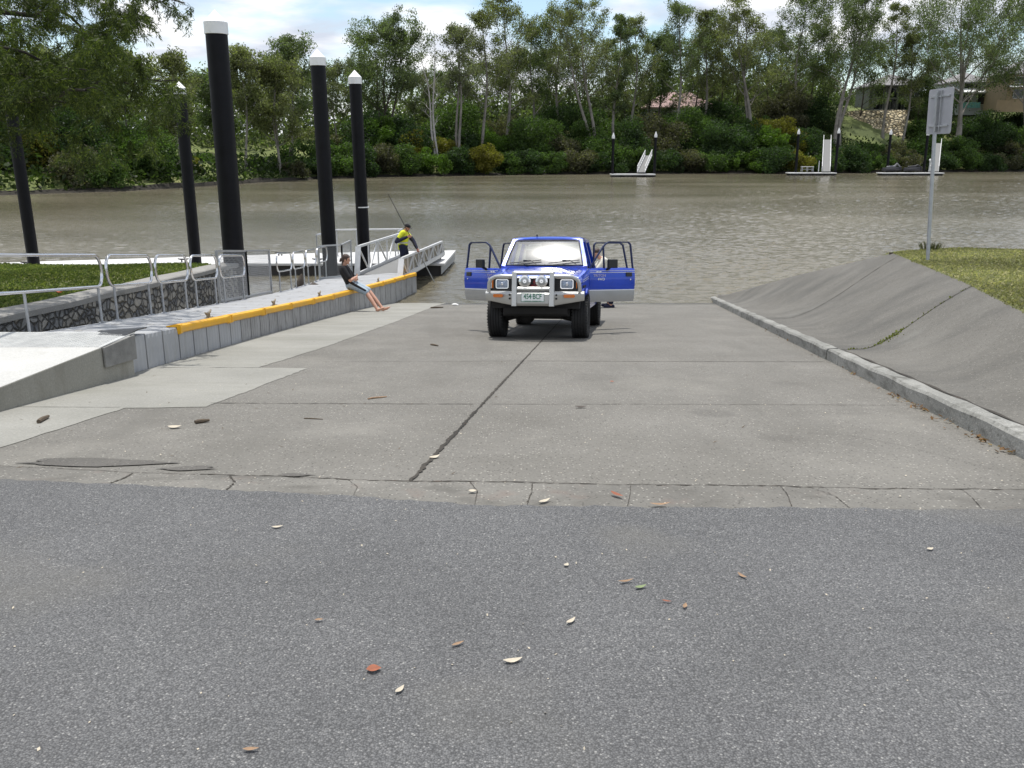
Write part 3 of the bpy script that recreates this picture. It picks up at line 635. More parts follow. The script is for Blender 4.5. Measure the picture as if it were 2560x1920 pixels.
# rubble retaining wall with its coping
wall = thing('retaining_wall', 'rubble stone retaining wall under a sloping concrete coping beside the lawn', 'wall', (-6.62, 12, 0))
ys = np.linspace(2.0, 21.4, 90); zz_ = [0.0, 0.2, 0.4, 0.6, 0.8, 1.0]
rows = [[(0.03 * math.sin(y * 7.1 + k * 5) * math.sin(y * 3.3), y - 12, (1 - k) * (min(zg(y), zl(y)) - 1.1) + k * (zl(y) - 0.09)) for k in zz_] for y in ys]
mbw = MB().grid(rows); mbw.add([rows[-1][0], rows[-1][-1], (-0.4, 9.4, rows[-1][-1][2]), (-0.4, 9.4, rows[-1][0][2])], [(0, 1, 2, 3)])
mbw.build('stonework', M['rubble'], wall, smooth=True, angle=50)
sec = [(0.035, -0.10), (0.04, -0.02), (0.02, 0.0), (-0.38, 0.012), (-0.40, -0.01), (-0.40, -0.155)]
rows = [[(a, y - 12, zl(y) + h + 0.006 * math.sin(y * 2.3)) for a, h in sec] for y in ys]
mbw = MB().grid(rows); mbw.add(rows[-1], [(5, 4, 3, 2, 1, 0)]); mbw.add(rows[0], [(0, 1, 2, 3, 4, 5)])
mbw.build('coping', M['coping'], wall, smooth=True, angle=35)

# ------------------------------------------------------------------ concrete landing with chequer plate
landing = thing('concrete_landing', 'pale level concrete landing with a metal chequer plate at its end', 'landing', (-4.4, 7.5, -0.345))
def L_(x, y, z): return (x + 4.4, y - 7.5, z + 0.345)
top = -0.345
b4 = [(-6.58, 5.55), (-4.52, 5.55), (-4.25, 9.62), (-6.58, 9.62)]
mbw = MB().hexa([L_(x, y, zg(y) - 0.3) for x, y in b4] + [L_(x, y, top + (0.05 if y < 6 else 0)) for x, y in b4])
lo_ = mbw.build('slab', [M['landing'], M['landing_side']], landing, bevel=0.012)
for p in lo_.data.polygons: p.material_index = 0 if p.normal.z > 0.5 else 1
cp = MB().hexa([L_(x, y, z) for x, y, z in ((-4.285, 8.98, -0.56), (-4.262, 8.98, -0.56), (-4.222, 9.66, -0.62), (-4.245, 9.66, -0.62), (-4.285, 8.98, -0.343), (-4.262, 8.98, -0.343), (-4.222, 9.66, -0.343), (-4.245, 9.66, -0.343))])
cp.build('corner_plate', plain('dark_grout_plate', (0.2, 0.195, 0.18), 0.8, 0, 0.25, 8, 0.5, 60), landing, bevel=0.006)
plm = MB(); plm.hexa([L_(x, y, z) for z in (-0.342, -0.334) for x, y in ((-6.5, 8.98), (-4.29, 8.98), (-4.26, 9.76), (-6.5, 9.76))])
for i in range(70):
    for j in range(24):
        x = -6.48 + i * 0.031; y = 9.0 + j * 0.031
        a = 0.7 if (i + j) % 2 else -0.7
        plm.box(L_(x, y, -0.3325), (0.026, 0.007, 0.004), (0, 0, a))
plm.build('chequer_plate', plain('worn_chequer_plate', (0.60, 0.60, 0.58), 0.5, 0.5, 0.08, 6), landing)

# ------------------------------------------------------------------ modular floating walkway
def rx(Y): return interp(Y, [9.7, 14.4, 18.5, 22.5, 24, 26, 27, 28.2], [-4.36, -4.29, -4.17, -4.0, -3.85, -3.52, -3.33, -3.05])
def lx(Y): return interp(Y, [9.7, 20, 26.4, 28.2], [-5.7, -5.72, -5.72, -5.5])
def zd(Y):
    a = 0.766 - 0.119 * Y; k = 0.35; b_ = WATER + 0.48
    return b_ + k * math.log(1 + math.exp((a - b_) / k)) * 1.0 if a < b_ + 2 else a
fw = thing('floating_walkway', 'long grey modular floating walkway edged with yellow fenders beside the ramp', 'walkway', (-5, 15, zd(15)))
FO = Vector((-5, 15, zd(15)))
def W_(x, y, z): return Vector((x, y, z)) - FO
y = 9.72
def sl(Y): return max(min(zd(Y) - 0.425, zg(Y) + 0.005), WATER - 0.4)
cut = lambda Y: lx(Y) if Y < 26.4 else lx(Y) + (Y - 26.4) * 0.9
while y < 28.1:                        # one float after another, each with moulded ribs on its side
    y2 = min(y + 0.5, 28.15); a, b_ = y + 0.018, y2 - 0.018; d = MB()
    nn = 3; ts = [(a + (b_ - a) * k / 12) for k in range(13)]
    def prf(Y, k):
        o_ = 0.012 if k % 3 == 2 and 0 < k < 12 else 0.0
        return [W_(cut(Y), Y, sl(Y)), W_(rx(Y), Y, sl(Y)), W_(rx(Y) + o_, Y, sl(Y) + .05), W_(rx(Y) + o_, Y, zd(Y) - .06), W_(rx(Y), Y, zd(Y) - .012), W_(rx(Y) - .012, Y, zd(Y)), W_(cut(Y), Y, zd(Y))]
    rows = [prf(Y, k) for k, Y in enumerate(ts)]
    d.grid(rows); d.grid([[r_[6], r_[0]] for r_ in rows]); d.add(rows[0], [tuple(range(7))]); d.add(rows[-1], [tuple(range(6, -1, -1))])
    fo_ = d.build('float_module', [M['float'], M['float_old']], fw)
    if y > 13.3:
        for p in fo_.data.polygons: p.material_index = 0 if p.normal.z > 0.5 else 1
    y = y2
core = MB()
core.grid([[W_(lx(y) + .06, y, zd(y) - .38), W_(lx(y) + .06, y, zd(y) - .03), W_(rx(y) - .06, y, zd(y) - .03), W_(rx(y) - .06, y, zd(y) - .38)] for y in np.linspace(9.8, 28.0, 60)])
core.build('dark_seam_core', M['dark'], fw)  # black core painting the shade inside the seams between the floats
for y in np.arange(10.6, 26, 1.0):
    for fr in (0.28, 0.62):
        x = lx(y) + (rx(y) - lx(y)) * fr; MB().lathe([(0.0, 0.0), (0.05, 0.0), (0.05, 0.006), (0.0, 0.006)], 12, 'Z', W_(x, y, zd(y) + 0.001)).build('connector_cap', M['float_old'], fw)
flap = MB().grid([[W_(-4.7, 9.55, -0.338), W_(-4.28, 9.55, -0.333)], [W_(-4.7, 9.85, -0.335), W_(-4.26, 9.85, -0.318)], [W_(-4.7, 10.1, -0.385), W_(-4.33, 10.25, -0.375)]])
fo = flap.build('rubber_flap', M['blackplastic'], fw); sm = fo.modifiers.new('thickness', 'SOLIDIFY'); sm.thickness = 0.012
fy = [11.15, 13.15, 14.85, 16.5, 18.2, 19.9, 22.6, 24.9, 26.0, 26.95, 28.0]
for k, (a, b_) in enumerate(zip(fy[:-1], fy[1:])):
    rows = []; n = 6; fj = (0, .035, .06, .5, .94, .965, 1)
    for j in range(n + 1):
        yy = a + 0.02 + (b_ - 0.035 - a) * fj[j]; r0 = rx(yy); zt = zd(yy); e_ = 0.016 if j in (0, 1, n - 1, n) else 0.0
        sec = [(-0.13, 0.004), (-0.13, 0.018), (0.0, 0.028 + e_), (0.035 + e_, 0.018 + e_), (0.045 + e_, -0.01), (0.04 + e_, -0.062 - e_), (0.02, -0.078 - e_), (0.007, -0.07), (0.007, 0.003)]
        rows.append([W_(r0 + s, yy, zt + h) for s, h in sec])
    fm = MB().grid(rows); fm.add(rows[0], [tuple(range(9))]); fm.add(rows[-1], [tuple(range(8, -1, -1))])
    fm.grid([[r[8], r[0]] for r in rows])
    fm.build('fender', M['yellow'], fw, smooth=True, angle=40)
for yy in (13.0, 16.35, 19.75, 22.95, 25.35):
    cl = MB(); c = W_(rx(yy) - 0.24, yy, zd(yy))
    for s in (-.04, .04): cl.tube([c + Vector((0, s, 0)), c + Vector((0, s, .07))], 0.017, 8)
    cl.tube([c + Vector((-.0, -.13, .10)), c + Vector((0, -.08, .075)), c + Vector((0, .08, .075)), c + Vector((0, .13, .10))], [0.012, 0.02, 0.02, 0.012], 8)
    cl.box(c + Vector((0, 0, 0.006)), (0.09, 0.15, 0.012))
    cl.build('cleat', plain('dull_bronze_cleat', (0.33, 0.28, 0.20), 0.5, 0.6, 0.2, 12) if yy < 13.1 else D.materials['dull_bronze_cleat'], fw, smooth=True, angle=40)
# looped handrails along the river side of the walkway
def loop_rail(y0, y1, open_start=False):
    x = lambda Y: lx(Y) + 0.03
    h1, h0 = 0.93, 0.50; c0 = 0.16; pts = []
    def P(Y, h): return W_(x(Y), Y, zd(Y) + h)
    def corner(yc, hc, a0, a1):
        for k in range(7):
            a = a0 + (a1 - a0) * k / 6; pts.append(P(yc + c0 * math.cos(a), hc + c0 * math.sin(a) * 1.25))
    if open_start:
        pts += [P(y0, h0)]; corner(y1 - c0, h0 + .2, -math.pi / 2, 0); corner(y1 - c0, h1 - .2, 0, math.pi / 2); pts.append(P(y0, h1))
        t = MB().tube(pts, 0.021, 10)
    else:
        corner(y1 - c0, h0 + .2, -math.pi / 2, 0); corner(y1 - c0, h1 - .2, 0, math.pi / 2)
        corner(y0 + c0, h1 - .2, math.pi / 2, math.pi); corner(y0 + c0, h0 + .2, math.pi, 1.5 * math.pi)
        t = MB().tube(pts, 0.021, 10, closed=True)
    ro = t.build('handrail', M['steel'], fw, smooth=True)
    posts = [y0 + c0 + .02, y1 - c0 - .02] if not open_start else [10.15, y1 - c0]
    for yy in posts:
        pm = MB().tube([W_(x(yy), yy, zd(yy) - .02), W_(x(yy), yy, zd(yy) + h0)], 0.018, 10)
        pm.lathe([(0.045, 0.0), (0.045, 0.01), (0.02, 0.012)], 12, 'Z', W_(x(yy), yy, zd(yy)))
        po = pm.build('post', M['galv'], ro, smooth=True, angle=40)
loop_rail(7.6, 12.15, True)
for a, b_ in ((12.3, 13.85), (14.0, 15.4), (15.55, 16.95), (17.1, 18.7), (21.3, 22.75), (22.9, 24.2), (24.35, 25.6), (25.75, 26.9)): loop_rail(a, b_)

# ------------------------------------------------------------------ wire mesh screens round the two nearer piles
def screen(name, label, pts, zb, hgt):
    s = thing(name, label, 'fence', (*pts[0], zb[0]), group='mesh screens round the mooring piles')
    o = Vector((*pts[0], zb[0]))
    for (a, b_), (z0, z1) in zip(zip(pts[:-1], pts[1:]), zip(zb[:-1], zb[1:])):
        A, B = Vector((*a, z0)) - o, Vector((*b_, z1)) - o; U = Vector((0, 0, hgt)); fr = MB()
        for p in (A, B): fr.bar(p + Vector((0, 0, -.03)), p + U, 0.045, 0.045, (0, 1, 0))
        fr.bar(A + U, B + U, 0.04, 0.04); fr.bar(A + Vector((0, 0, .03)), B + Vector((0, 0, .03)), 0.05, 0.05)
        f = fr.build('frame', M['galv'], s)
        L = (B - A).length; sp = 0.085; wm = MB(); T = (B - A) / L
        n = int((L + hgt) / sp)
        for k in range(1, n):
            c = k * sp
            for sgn in (1, -1):
                q0, q1 = (max(0, c - hgt), min(hgt, c)), (min(L, c), max(0, c - L))
                if sgn < 0: q0, q1 = (L - q0[0], q0[1]), (L - q1[0], q1[1])
                p0, p1 = A + (B - A) * (q0[0] / L) + Vector((0, 0, q0[1])), A + (B - A) * (q1[0] / L) + Vector((0, 0, q1[1]))
                if (p1 - p0).length > 0.03: wm.tube([p0, p1], 0.003, 4, caps=False)
        wm.build('wire_mesh', M['galv'], f)
screen('mesh_screen', 'galvanised wire mesh screen in front of the tallest black pile', [(-5.79, 17.3), (-5.79, 19.2), (-5.79, 21.05)], [zd(17.3), zd(19.2), zd(21.05)], 1.02)
screen('mesh_screen', 'smaller wire mesh screen beside the gangway, wrapped round the second pile', [(-5.74, 26.25), (-5.12, 26.6), (-5.08, 27.9)], [zd(26.3)] * 3, 0.98)

# ------------------------------------------------------------------ mooring piles
def uv(u, v): # direction through a point of the frame
    x = (u - CX) / F_PX; y = -(v - CY) / F_PX; C_, S_ = math.cos(R(PITCH)), math.sin(R(PITCH))
    return Vector((x, C_ + y * S_, -S_ + y * C_))
def at(u, v, Y): r = uv(u, v); return r * (Y / r.y) + Vector((0, 0, CAM_Z))
def pile(base_u, base_v, Y, top_u, top_v, dia, label, name='mooring_pile', group='tall black mooring piles with white conical caps'):
    B, T_ = at(base_u, base_v, Y), at(top_u, top_v, Y)
    ax = (T_ - B).normalized(); L = (WATER - 1.5 - B.z) / ax.z
    t = thing(name, label, 'pile', B, group=group)
    r = dia / 2; Mx = ax.to_track_quat('Z', 'Y').to_matrix(); H_ = (T_ - B).length
    MB().lathe([(r, L), (r, 0), (r * .99, H_ * .5), (r * .98, H_)], 28, 'Z', (0, 0, 0), Mx).build('sleeve', M['pile'], t, smooth=True, angle=40)
    MB().lathe([(r * 1.02, H_ - .04 * dia), (r * 1.06, H_ - .03 * dia), (r * 1.06, H_ + .48 * dia), (r * 1.0, H_ + .5 * dia), (0.0, H_ + 1.03 * dia)], 28, 'Z', (0, 0, 0), Mx).build('cap', M['cap'], t, smooth=True, angle=30)
    return t
pile(600, 838, 21.4, 541, 84, 0.50, 'thickest nearest black pile rising behind the stone wall, its top highest against the sky')
pile(828, 701, 30.0, 795, 163, 0.485, 'second nearest black pile, standing at the foot of the gangway')
p3 = pile(912, 662, 31.45, 888, 209, 0.43, 'black pile through the pontoon edge behind the gangway truss, with a pale ring round it')
pile(489, 650, 32.0, 450, 235, 0.405, 'slimmer black pile partly veiled by hanging foliage, left of the tallest pile')
pile(85, 660, 30.5, 22, 235, 0.385, 'leftmost black pile, its cap hidden inside the overhanging tree')
MB().lathe([(0.217, 0.0), (0.224, 0.0), (0.224, 0.035), (0.217, 0.035)], 24, 'Z', at(906, 519, 31.45) - p3.location).build('ring', M['cap'], p3, smooth=True, angle=30)

# ------------------------------------------------------------------ floating pontoon and gangway
PZ = WATER + 0.45
pon = thing('floating_pontoon', 'long low white floating pontoon moored beyond the lawn and gangway', 'pontoon', (-9, 33, PZ))
def Q_(x, y, z): return (x + 9, y - 33, z - PZ)
out_ = [(-30, 25.6), (-14.6, 30.6), (-9.5, 31.9), (-2.44, 31.9), (-2.3, 36.2), (-7.7, 35.2), (-30, 28.9)]
MB().prism([Q_(x, y, PZ - 0.09) for x, y in out_], (0, 0, 0.09)).build('deck', M['pontoon_top'], pon, bevel=0.01)
cxm, cym = -9, 32.5
fl = [(-29.5, 25.85), (-14.5, 30.75), (-9.5, 32.0), (-2.6, 32.02), (-2.45, 36.0), (-7.7, 35.05), (-29.5, 28.7)]
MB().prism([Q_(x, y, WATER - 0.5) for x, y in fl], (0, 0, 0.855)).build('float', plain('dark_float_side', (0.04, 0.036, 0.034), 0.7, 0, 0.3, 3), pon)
MB().prism([Q_(-2.58, 31.93, PZ - 0.4), Q_(-2.58, 31.93, PZ - .1), Q_(-2.36, 36.1, PZ - .1), Q_(-2.36, 36.1, PZ - .4)], (0.02, 0, 0)).build('end_fender', plain('grey_end_board', (0.36, 0.36, 0.35), 0.7, 0, 0.15, 4), pon)
for (x, y) in ((-2.9, 35.5), (-2.75, 33.2), (-3.3, 35.6), (-7.1, 32.2), (-9.0, 34.3), (-12, 32.2), (-17.2, 31.2)):
    c = Vector(Q_(x, y, PZ)); cl = MB()
    for s in (-.06, .06): cl.tube([c + Vector((s, 0, 0)), c + Vector((s, 0, .10))], 0.025, 8)
    cl.tube([c + Vector((-.2, 0, .13)), c + Vector((-.1, 0, .11)), c + Vector((.1, 0, .11)), c + Vector((.2, 0, .13))], [0.018, 0.028, 0.028, 0.018], 8)
    cl.build('cleat', M['blackplastic'], pon, smooth=True, angle=40)
# guard rail round the back of the pontoon by pile
gr = MB(); zb = PZ
pg = [(-7.05, 32.0), (-6.75, 34.2), (-4.25, 34.5), (-4.3, 33.4)]
for a, b_ in zip(pg[:-1], pg[1:]):
    for h in (1.0,): gr.tube([Q_(*a, zb + h), Q_(*b_, zb + h)], 0.03, 8)
for a in pg + [(-6.0, 34.3)]: gr.tube([Q_(*a, zb), Q_(*a, zb + 1.0)], 0.025, 8)
gr.build('guard_rail', M['galv'], pon, smooth=True, angle=40)

gw = thing('gangway', 'pale aluminium truss gangway from the walkway up to the pontoon', 'gangway', (-4.2, 28, -2.2))
def G_(x, y, z): return Vector((x + 4.2, y - 28, z + 2.2))
GA, GB = Vector((-4.93, 27.0, -2.21)), Vector((-4.0, 33.2, -2.12))      # left side, foot to head
HA, HB = Vector((-3.46, 27.0, -2.21)), Vector((-2.55, 33.2, -2.12))     # right side
def gq(P): return G_(*P)
MB().hexa([gq(p + Vector((0, 0, dz_))) for dz_ in (-.07, 0.0) for p in (GA, HA, HB, GB)]).build('deck', M['grip'], gw)
ap = MB().hexa([gq(p) for p in (Vector((-4.62, 26.5, -2.262)), Vector((-3.5, 26.5, -2.262)), HA + Vector((-.04, -.005, -.01)), GA + Vector((.12, -.005, -.01)), Vector((-4.62, 26.5, -2.25)), Vector((-3.5, 26.5, -2.25)), HA + Vector((-.04, -.005, .004)), GA + Vector((.12, -.005, .004)))])
apo = ap.build('apron', M['grip'], gw)
mk = MB()
for k in range(3):
    a = GA.lerp(HA, 0.25 + k * .26) + Vector((0, .05, .004)); mk.bar(gq(a), gq(a + (HA - GA) * .13), 0.05, 0.006)
mk.bar(gq(Vector((-4.62, 26.52, -2.247))), gq(Vector((-3.5, 26.52, -2.247))), 0.04, 0.008)
mk.build('edge_marking', M['whitestripe'], apo)
def truss(A, B, h0, h1, nb, panel=False):
    t = MB(); U0, U1 = Vector((0, 0, h0)), Vector((0, 0, h1)); d = (B - A)
    t.bar(gq(A + Vector((0, 0, .03))), gq(B + Vector((0, 0, .03))), 0.06, 0.13)
    top0, top1 = A + U0 + d * .045, B + U1 - d * .05
    t.bar(gq(top0), gq(top1), 0.07, 0.07)
    for k in range(nb + 1):
        f = 0.045 + 0.905 * k / nb; p = A + d * f; q = p + U0.lerp(U1, f)
        t.bar(gq(p), gq(q), 0.05, 0.05, (0, 1, 0))
        if k < nb:
            f2 = 0.045 + 0.905 * (k + 1) / nb; p2 = A + d * f2; q2 = p2 + U0.lerp(U1, f2)
            t.bar(gq(p if k % 2 else q), gq(q2 if k % 2 else p2), 0.045, 0.045)
    o = t.build('side_truss', M['white_alu'], gw)
    e_ = MB(); e_.bar(gq(A + Vector((0, 0, .0))), gq(top0), 0.17, 0.035, (0, -1, .2))
    e_.build('end_post', M['white_alu'], o); e2 = MB(); e2.bar(gq(B), gq(top1), 0.06, 0.05, (0, 1, 0)); e2.build('end_post', M['white_alu'], o)
    if panel:
        pn = MB(); s = Vector((-.035, 0, 0)); pn.hexa([gq(p) for p in (A + s, A + s + Vector((.006, 0, 0)), B + s + Vector((.006, 0, 0)), B + s, A + s + U0 * .9 + d * .05, A + s + U0 * .9 + d * .05 + Vector((.006, 0, 0)), B + s + U1 * .9 + Vector((.006, 0, 0)) - d * .05, B + s + U1 * .9 - d * .05)])
        pn.build('infill_panel', M['tan_panel'], o)
truss(GA + Vector((0, .9, 0)), GB, 0.90, 0.82, 5)
truss(HA, HB, 0.62, 0.50, 8, True)
# ------------------------------------------------------------------ the blue utility truck
HD = 0.165
a_ = Vector((HD, 1, -0.119)).normalized(); n_ = Vector((0, 0.119, 1)).normalized()
r_ = a_.cross(n_).normalized(); n_ = r_.cross(a_).normalized()
truck = thing('pickup_truck', 'blue and silver four-door pickup with bull bar and all its doors open on the ramp', 'truck')
truck.matrix_world = Matrix((( r_.x, a_.x, n_.x, 0.46), (r_.y, a_.y, n_.y, 14.57), (r_.z, a_.z, n_.z, -1.398), (0, 0, 0, 1)))
def TP(name, mb, mat, par=None, **k): return mb.build(name, mat, par or truck, **k)
# --- body: bonnet, wings, cab frame and roof (x across, y towards the tail, z up)
bd = MB()
st = [(-.56, 1.005, .70, .985), (-.52, 1.04, .715, 1.02), (-.40, 1.062, .73, 1.035), (0.0, 1.115, .75, 1.075), (.40, 1.165, .765, 1.12), (.60, 1.187, .775, 1.14)]
rows = []
for y, zc, hw, ze in st:
    rows.append([(-hw - .03, y, ze - .10), (-hw - .018, y, ze - .03), (-hw, y, ze), (-hw * .86, y, ze + .022), (-hw * .80, y, ze + .012), (-hw * .4, y, zc - .004), (0, y, zc), (hw * .4, y, zc - .004), (hw * .80, y, ze + .012), (hw * .86, y, ze + .022), (hw, y, ze), (hw + .018, y, ze - .03), (hw + .03, y, ze - .10)])
bd.grid(rows)
bd.grid([[(x, -.57, z - .05) for x, y, z in rows[0]], [(x, -.565, z - .012) for x, y, z in rows[0]], rows[0]])
def arch(cy, cz, r, y0, y1, zb, ztop0, ztop1, n=12):
    pts = [(y0, zb)]
    a0 = math.asin(max(-1, (zb - cz) / r))
    pts += [(cy - r * math.cos(a), cz + r * math.sin(a)) for a in [a0 + (math.pi - 2 * a0) * k / n for k in range(n + 1)]]
    pts += [(y1, zb), (y1, ztop1), (y0, ztop0)]
    return pts
for s in (-1, 1):       # front wings with the wheel arches
    pts = arch(0.0, .37, .43, -.55, .64, .56, .90, 1.05)
    pts[0] = (-.55, .74); pts[1] = (-.425, .74)
    L = [(s * (.765 if y < -.3 else .79), y, z) for y, z in pts if not (y < -.3 and z < .70)]
    bd.prism(L, (-s * .03, 0, 0))
    # flared lip of the arch
    lip = [(s * .80, -.44 * math.cos(a), .37 + .44 * math.sin(a)) for a in [1.0 + 1.79 * k / 12 for k in range(13)]]
    bd.tube(lip, 0.022, 6)
# cowl, sills, floor edges, rear cab wall
bd.box((0, .64, .86), (1.52, .06, .58)); bd.box((0, .63, 1.165), (1.5, .1, .05))
for s in (-1, 1):
    bd.box((s * .74, 1.55, .50), (.10, 1.9, .10))
    bd.bar((s * .715, .60, 1.16), (s * .585, 1.10, 1.635), .075, .06, (0, -1, .6))       # windscreen pillar
    bd.bar((s * .735, 1.56, .52), (s * .735, 1.56, 1.17), .06, .12, (0, 1, 0)); bd.bar((s * .735, 1.56, 1.15), (s * .61, 1.58, 1.64), .05, .11, (0, 1, 0))
    bd.bar((s * .735, 2.46, .52), (s * .735, 2.46, 1.17), .06, .14, (0, 1, 0)); bd.bar((s * .735, 2.46, 1.15), (s * .60, 2.38, 1.64), .06, .14, (0, 1, 0))
    bd.bar((s * .60, 1.08, 1.635), (s * .60, 2.42, 1.645), .06, .06)                    # roof rail
bd.box((0, 2.51, .85), (1.5, .05, .68))
bd.bar((-.6, 1.10, 1.628), (.6, 1.10, 1.628), .05, .06, (0, 1, 1))
rf = []
for y, zc, hw in ((1.08, 1.655, .575), (1.14, 1.682, .595), (1.4, 1.70, .615), (2.0, 1.70, .615), (2.36, 1.685, .60), (2.46, 1.65, .58)):
    rf.append([(-hw - .02, y, zc - .06), (-hw, y, zc - .02), (-hw * .9, y, zc - .004), (-hw * .5, y, zc + .008), (0, y, zc + .012), (hw * .5, y, zc + .008), (hw * .9, y, zc - .004), (hw, y, zc - .02), (hw + .02, y, zc - .06)])
bd.grid(rf); bd.grid([[(x * .97, y, z - .03) for x, y, z in rw] for rw in rf])
bd.add([(-.56, 1.08, 1.62), (.56, 1.08, 1.62)] + [rf[0][8], rf[0][7], rf[0][4], rf[0][1], rf[0][0]], [(0, 1, 2, 3, 4, 5, 6)])
TP('body', bd, M['blue'], smooth=True, angle=28)
# bonnet shut lines and washer nozzles
sh = MB()
for s in (-1, 1): sh.tube([(s * st_[2] * .80, st_[0], st_[3] + .0135) for st_ in st[1:]], 0.004, 5)
for x in (-.28, .18): sh.box((x, .50, 1.186), (.05, .03, .014))
sh.tube([(-.60, .585, 1.168), (0, .60, 1.192), (.60, .585, 1.168)], 0.006, 5)
TP('bonnet_seam', sh, M['under'])
# silver lower panels of the wings, chassis, inner arches
ch = MB()
ch.box((0, 1.6, .46), (1.1, 4.0, .16)); ch.box((0, -.30, .66), (1.44, .42, .30)); ch.box((0, .45, .74), (1.42, .32, .5))
ch.box((0, 0, .37), (1.2, .11, .12)); ch.box((0, 2.9, .36), (1.2, .10, .10)); ch.ball((.12, 2.9, .35), (.16, .15, .15)); ch.ball((-.22, 0.0, .36), (.15, .14, .14))
ch.bar((-.35, -.3, .42), (-.35, 1.0, .40), .08, .12); ch.bar((.35, -.3, .42), (.35, 1.0, .40), .08, .12); ch.box((0, .35, .34), (.6, .5, .06)); ch.box((0, -.52, .47), (1.05, .05, .10))
for s in (-1, 1):
    ch.tube([(s * .3, -.1, .37), (s * .55, .02, .30), (s * .62, .03, .28)], .035, 8); ch.tube([(s * .45, .06, .30), (s * .48, .08, .75)], .045, 8); ch.box((s * .68, .0, .86), (.2, .9, .04)); ch.box((s * .60, 0, .7), (.03, .9, .34))
TP('chassis', ch, M['under'])
# --- cab inside
ins = MB(); ins.box((0, 1.55, .50), (1.36, 1.86, .06)); ins.box((0, .82, .98), (1.38, .28, .32)); ins.box((0, .72, 1.12), (1.34, .2, .06)); ins.box((-.36, .98, 1.10), (.34, .10, .10)); ins.box((0, 2.46, .85), (1.4, .03, .66)); ins.grid([[(x * .93, y, z - .05) for x, y, z in rw] for rw in rf])
TP('dashboard', ins, M['interior'])
sw = MB(); Ms = Euler((R(-62), 0, 0)).to_matrix(); cs_ = Vector((-.36, 1.10, 1.08))
sw.tube([cs_ + Ms @ Vector((.19 * math.cos(a), .19 * math.sin(a), 0)) for a in [2 * math.pi * k / 20 for k in range(20)]], .014, 8, closed=True); sw.bar(cs_ + Ms @ Vector((-.18, 0, 0)), cs_ + Ms @ Vector((.18, 0, 0)), .03, .015); sw.tube([cs_, cs_ + Vector((0, -.2, -.1))], .03, 8)
TP('steering_wheel', sw, M['blackplastic'], smooth=True, angle=40)
for x, y, wd in ((-.36, 1.45, .5), (.36, 1.45, .5), (0, 2.25, 1.3)):
    s_ = MB(); s_.box((x, y, .70), (wd, .48, .16)); s_.box((x, y + .24, 1.0), (wd, .13, .56), (R(-10), 0, 0))
    for hx in ((x,) if wd < 1 else (-.36, .36)): s_.box((hx, y + .29, 1.38), (.26, .09, .17), (R(-8), 0, 0))
    TP('seat', s_, M['seatcloth'], bevel=.03)
mr = MB(); mr.box((0, 1.10, 1.55), (.22, .03, .06)); mr.tube([(0, 1.1, 1.62), (0, 1.1, 1.56)], .008, 6); TP('rear_view_mirror', mr, M['blackplastic'])
# --- windscreen, slightly bowed
def ws(s, t): # s -1..1 across, t 0..1 up
    hw = .675 + (.565 - .675) * t
    return Vector((s * hw, .605 + .450 * t - .045 * (1 - s * s) - .02 * math.sin(math.pi * t), 1.195 + .43 * t + .008 * math.sin(math.pi * t)))
TP('windscreen', MB().grid([[ws(-1 + 2 * i / 20, j / 10) for i in range(21)] for j in range(11)]), M['windscreen'], smooth=True)
rub = MB(); edge = [ws(-1 + 2 * i / 20, 0) for i in range(21)] + [ws(1, j / 10) for j in range(1, 10)] + [ws(1 - 2 * i / 20, 1) for i in range(21)] + [ws(-1, 1 - j / 10) for j in range(1, 10)]
rub.tube([p + Vector((0, -.004, .004)) for p in edge], .013, 6, closed=True); TP('windscreen_seal', rub, M['blackplastic'], smooth=True)
TP('rear_window', MB().add([(-.52, 2.45, 1.2), (.52, 2.45, 1.2), (.5, 2.40, 1.58), (-.5, 2.40, 1.58)], [(0, 1, 2, 3)]), M['glass'])
for x0, x1, tt in ((-.05, -.60, .10), (.62, .08, .10)):
    wp = MB(); p0, p1 = Vector((x1 + .5, .565, 1.20)), None
    sA = x0 / .66; sB = x1 / .66; up = Vector((0, -.03, .03))
    wp.tube([ws(sA + (sB - sA) * k / 8, .17 - .12 * k / 8) + up * .6 for k in range(9)], .009, 6)
    mid = ws((sA * .45 + sB * .55), .09) + up * 1.2; wp.tube([ws((sA + sB) / 2 + .30, -.02) + up, mid + Vector((.12, 0, .015)), mid], .008, 6); wp.box(mid + Vector((0.03, -.01, .01)), (.07, .02, .02))
    TP('wiper', wp, M['blackplastic'])
# --- grille and lamps
g = MB(); g.box((0, -.575, .90), (1.40, .05, .20))
for k in range(6): g.box((0, -.606, .825 + .03 * k), (.78, .014, .010))
go = TP('grille', g, M['blackplastic'])
em = MB()
for cx0, cz0, an in ((0, .935, 0), (-.036, .875, R(120)), (.036, .875, R(-120))):
    dd = [(0, .045), (.026, 0), (0, -.045), (-.026, 0)]
    em.prism([(cx0 + x * math.cos(an) - z * math.sin(an), -.625, cz0 + x * math.sin(an) + z * math.cos(an)) for x, z in dd], (0, .012, 0))
em.build('emblem', M['red'], go)
MB().tube([(-.70, -.604, 1.003), (.70, -.604, 1.003)], .012, 6).build('chrome_strip', M['chrome'], go)
def rrect(hx, hz, r, n=5):
    o = []
    for sx_, sz_, a0 in ((1, 1, 0), (-1, 1, 90), (-1, -1, 180), (1, -1, 270)):
        for k in range(n + 1):
            a = R(a0 + 90 * k / n); o.append((sx_ * (hx - r) + r * math.cos(a), sz_ * (hz - r) + r * math.sin(a)))
    return o
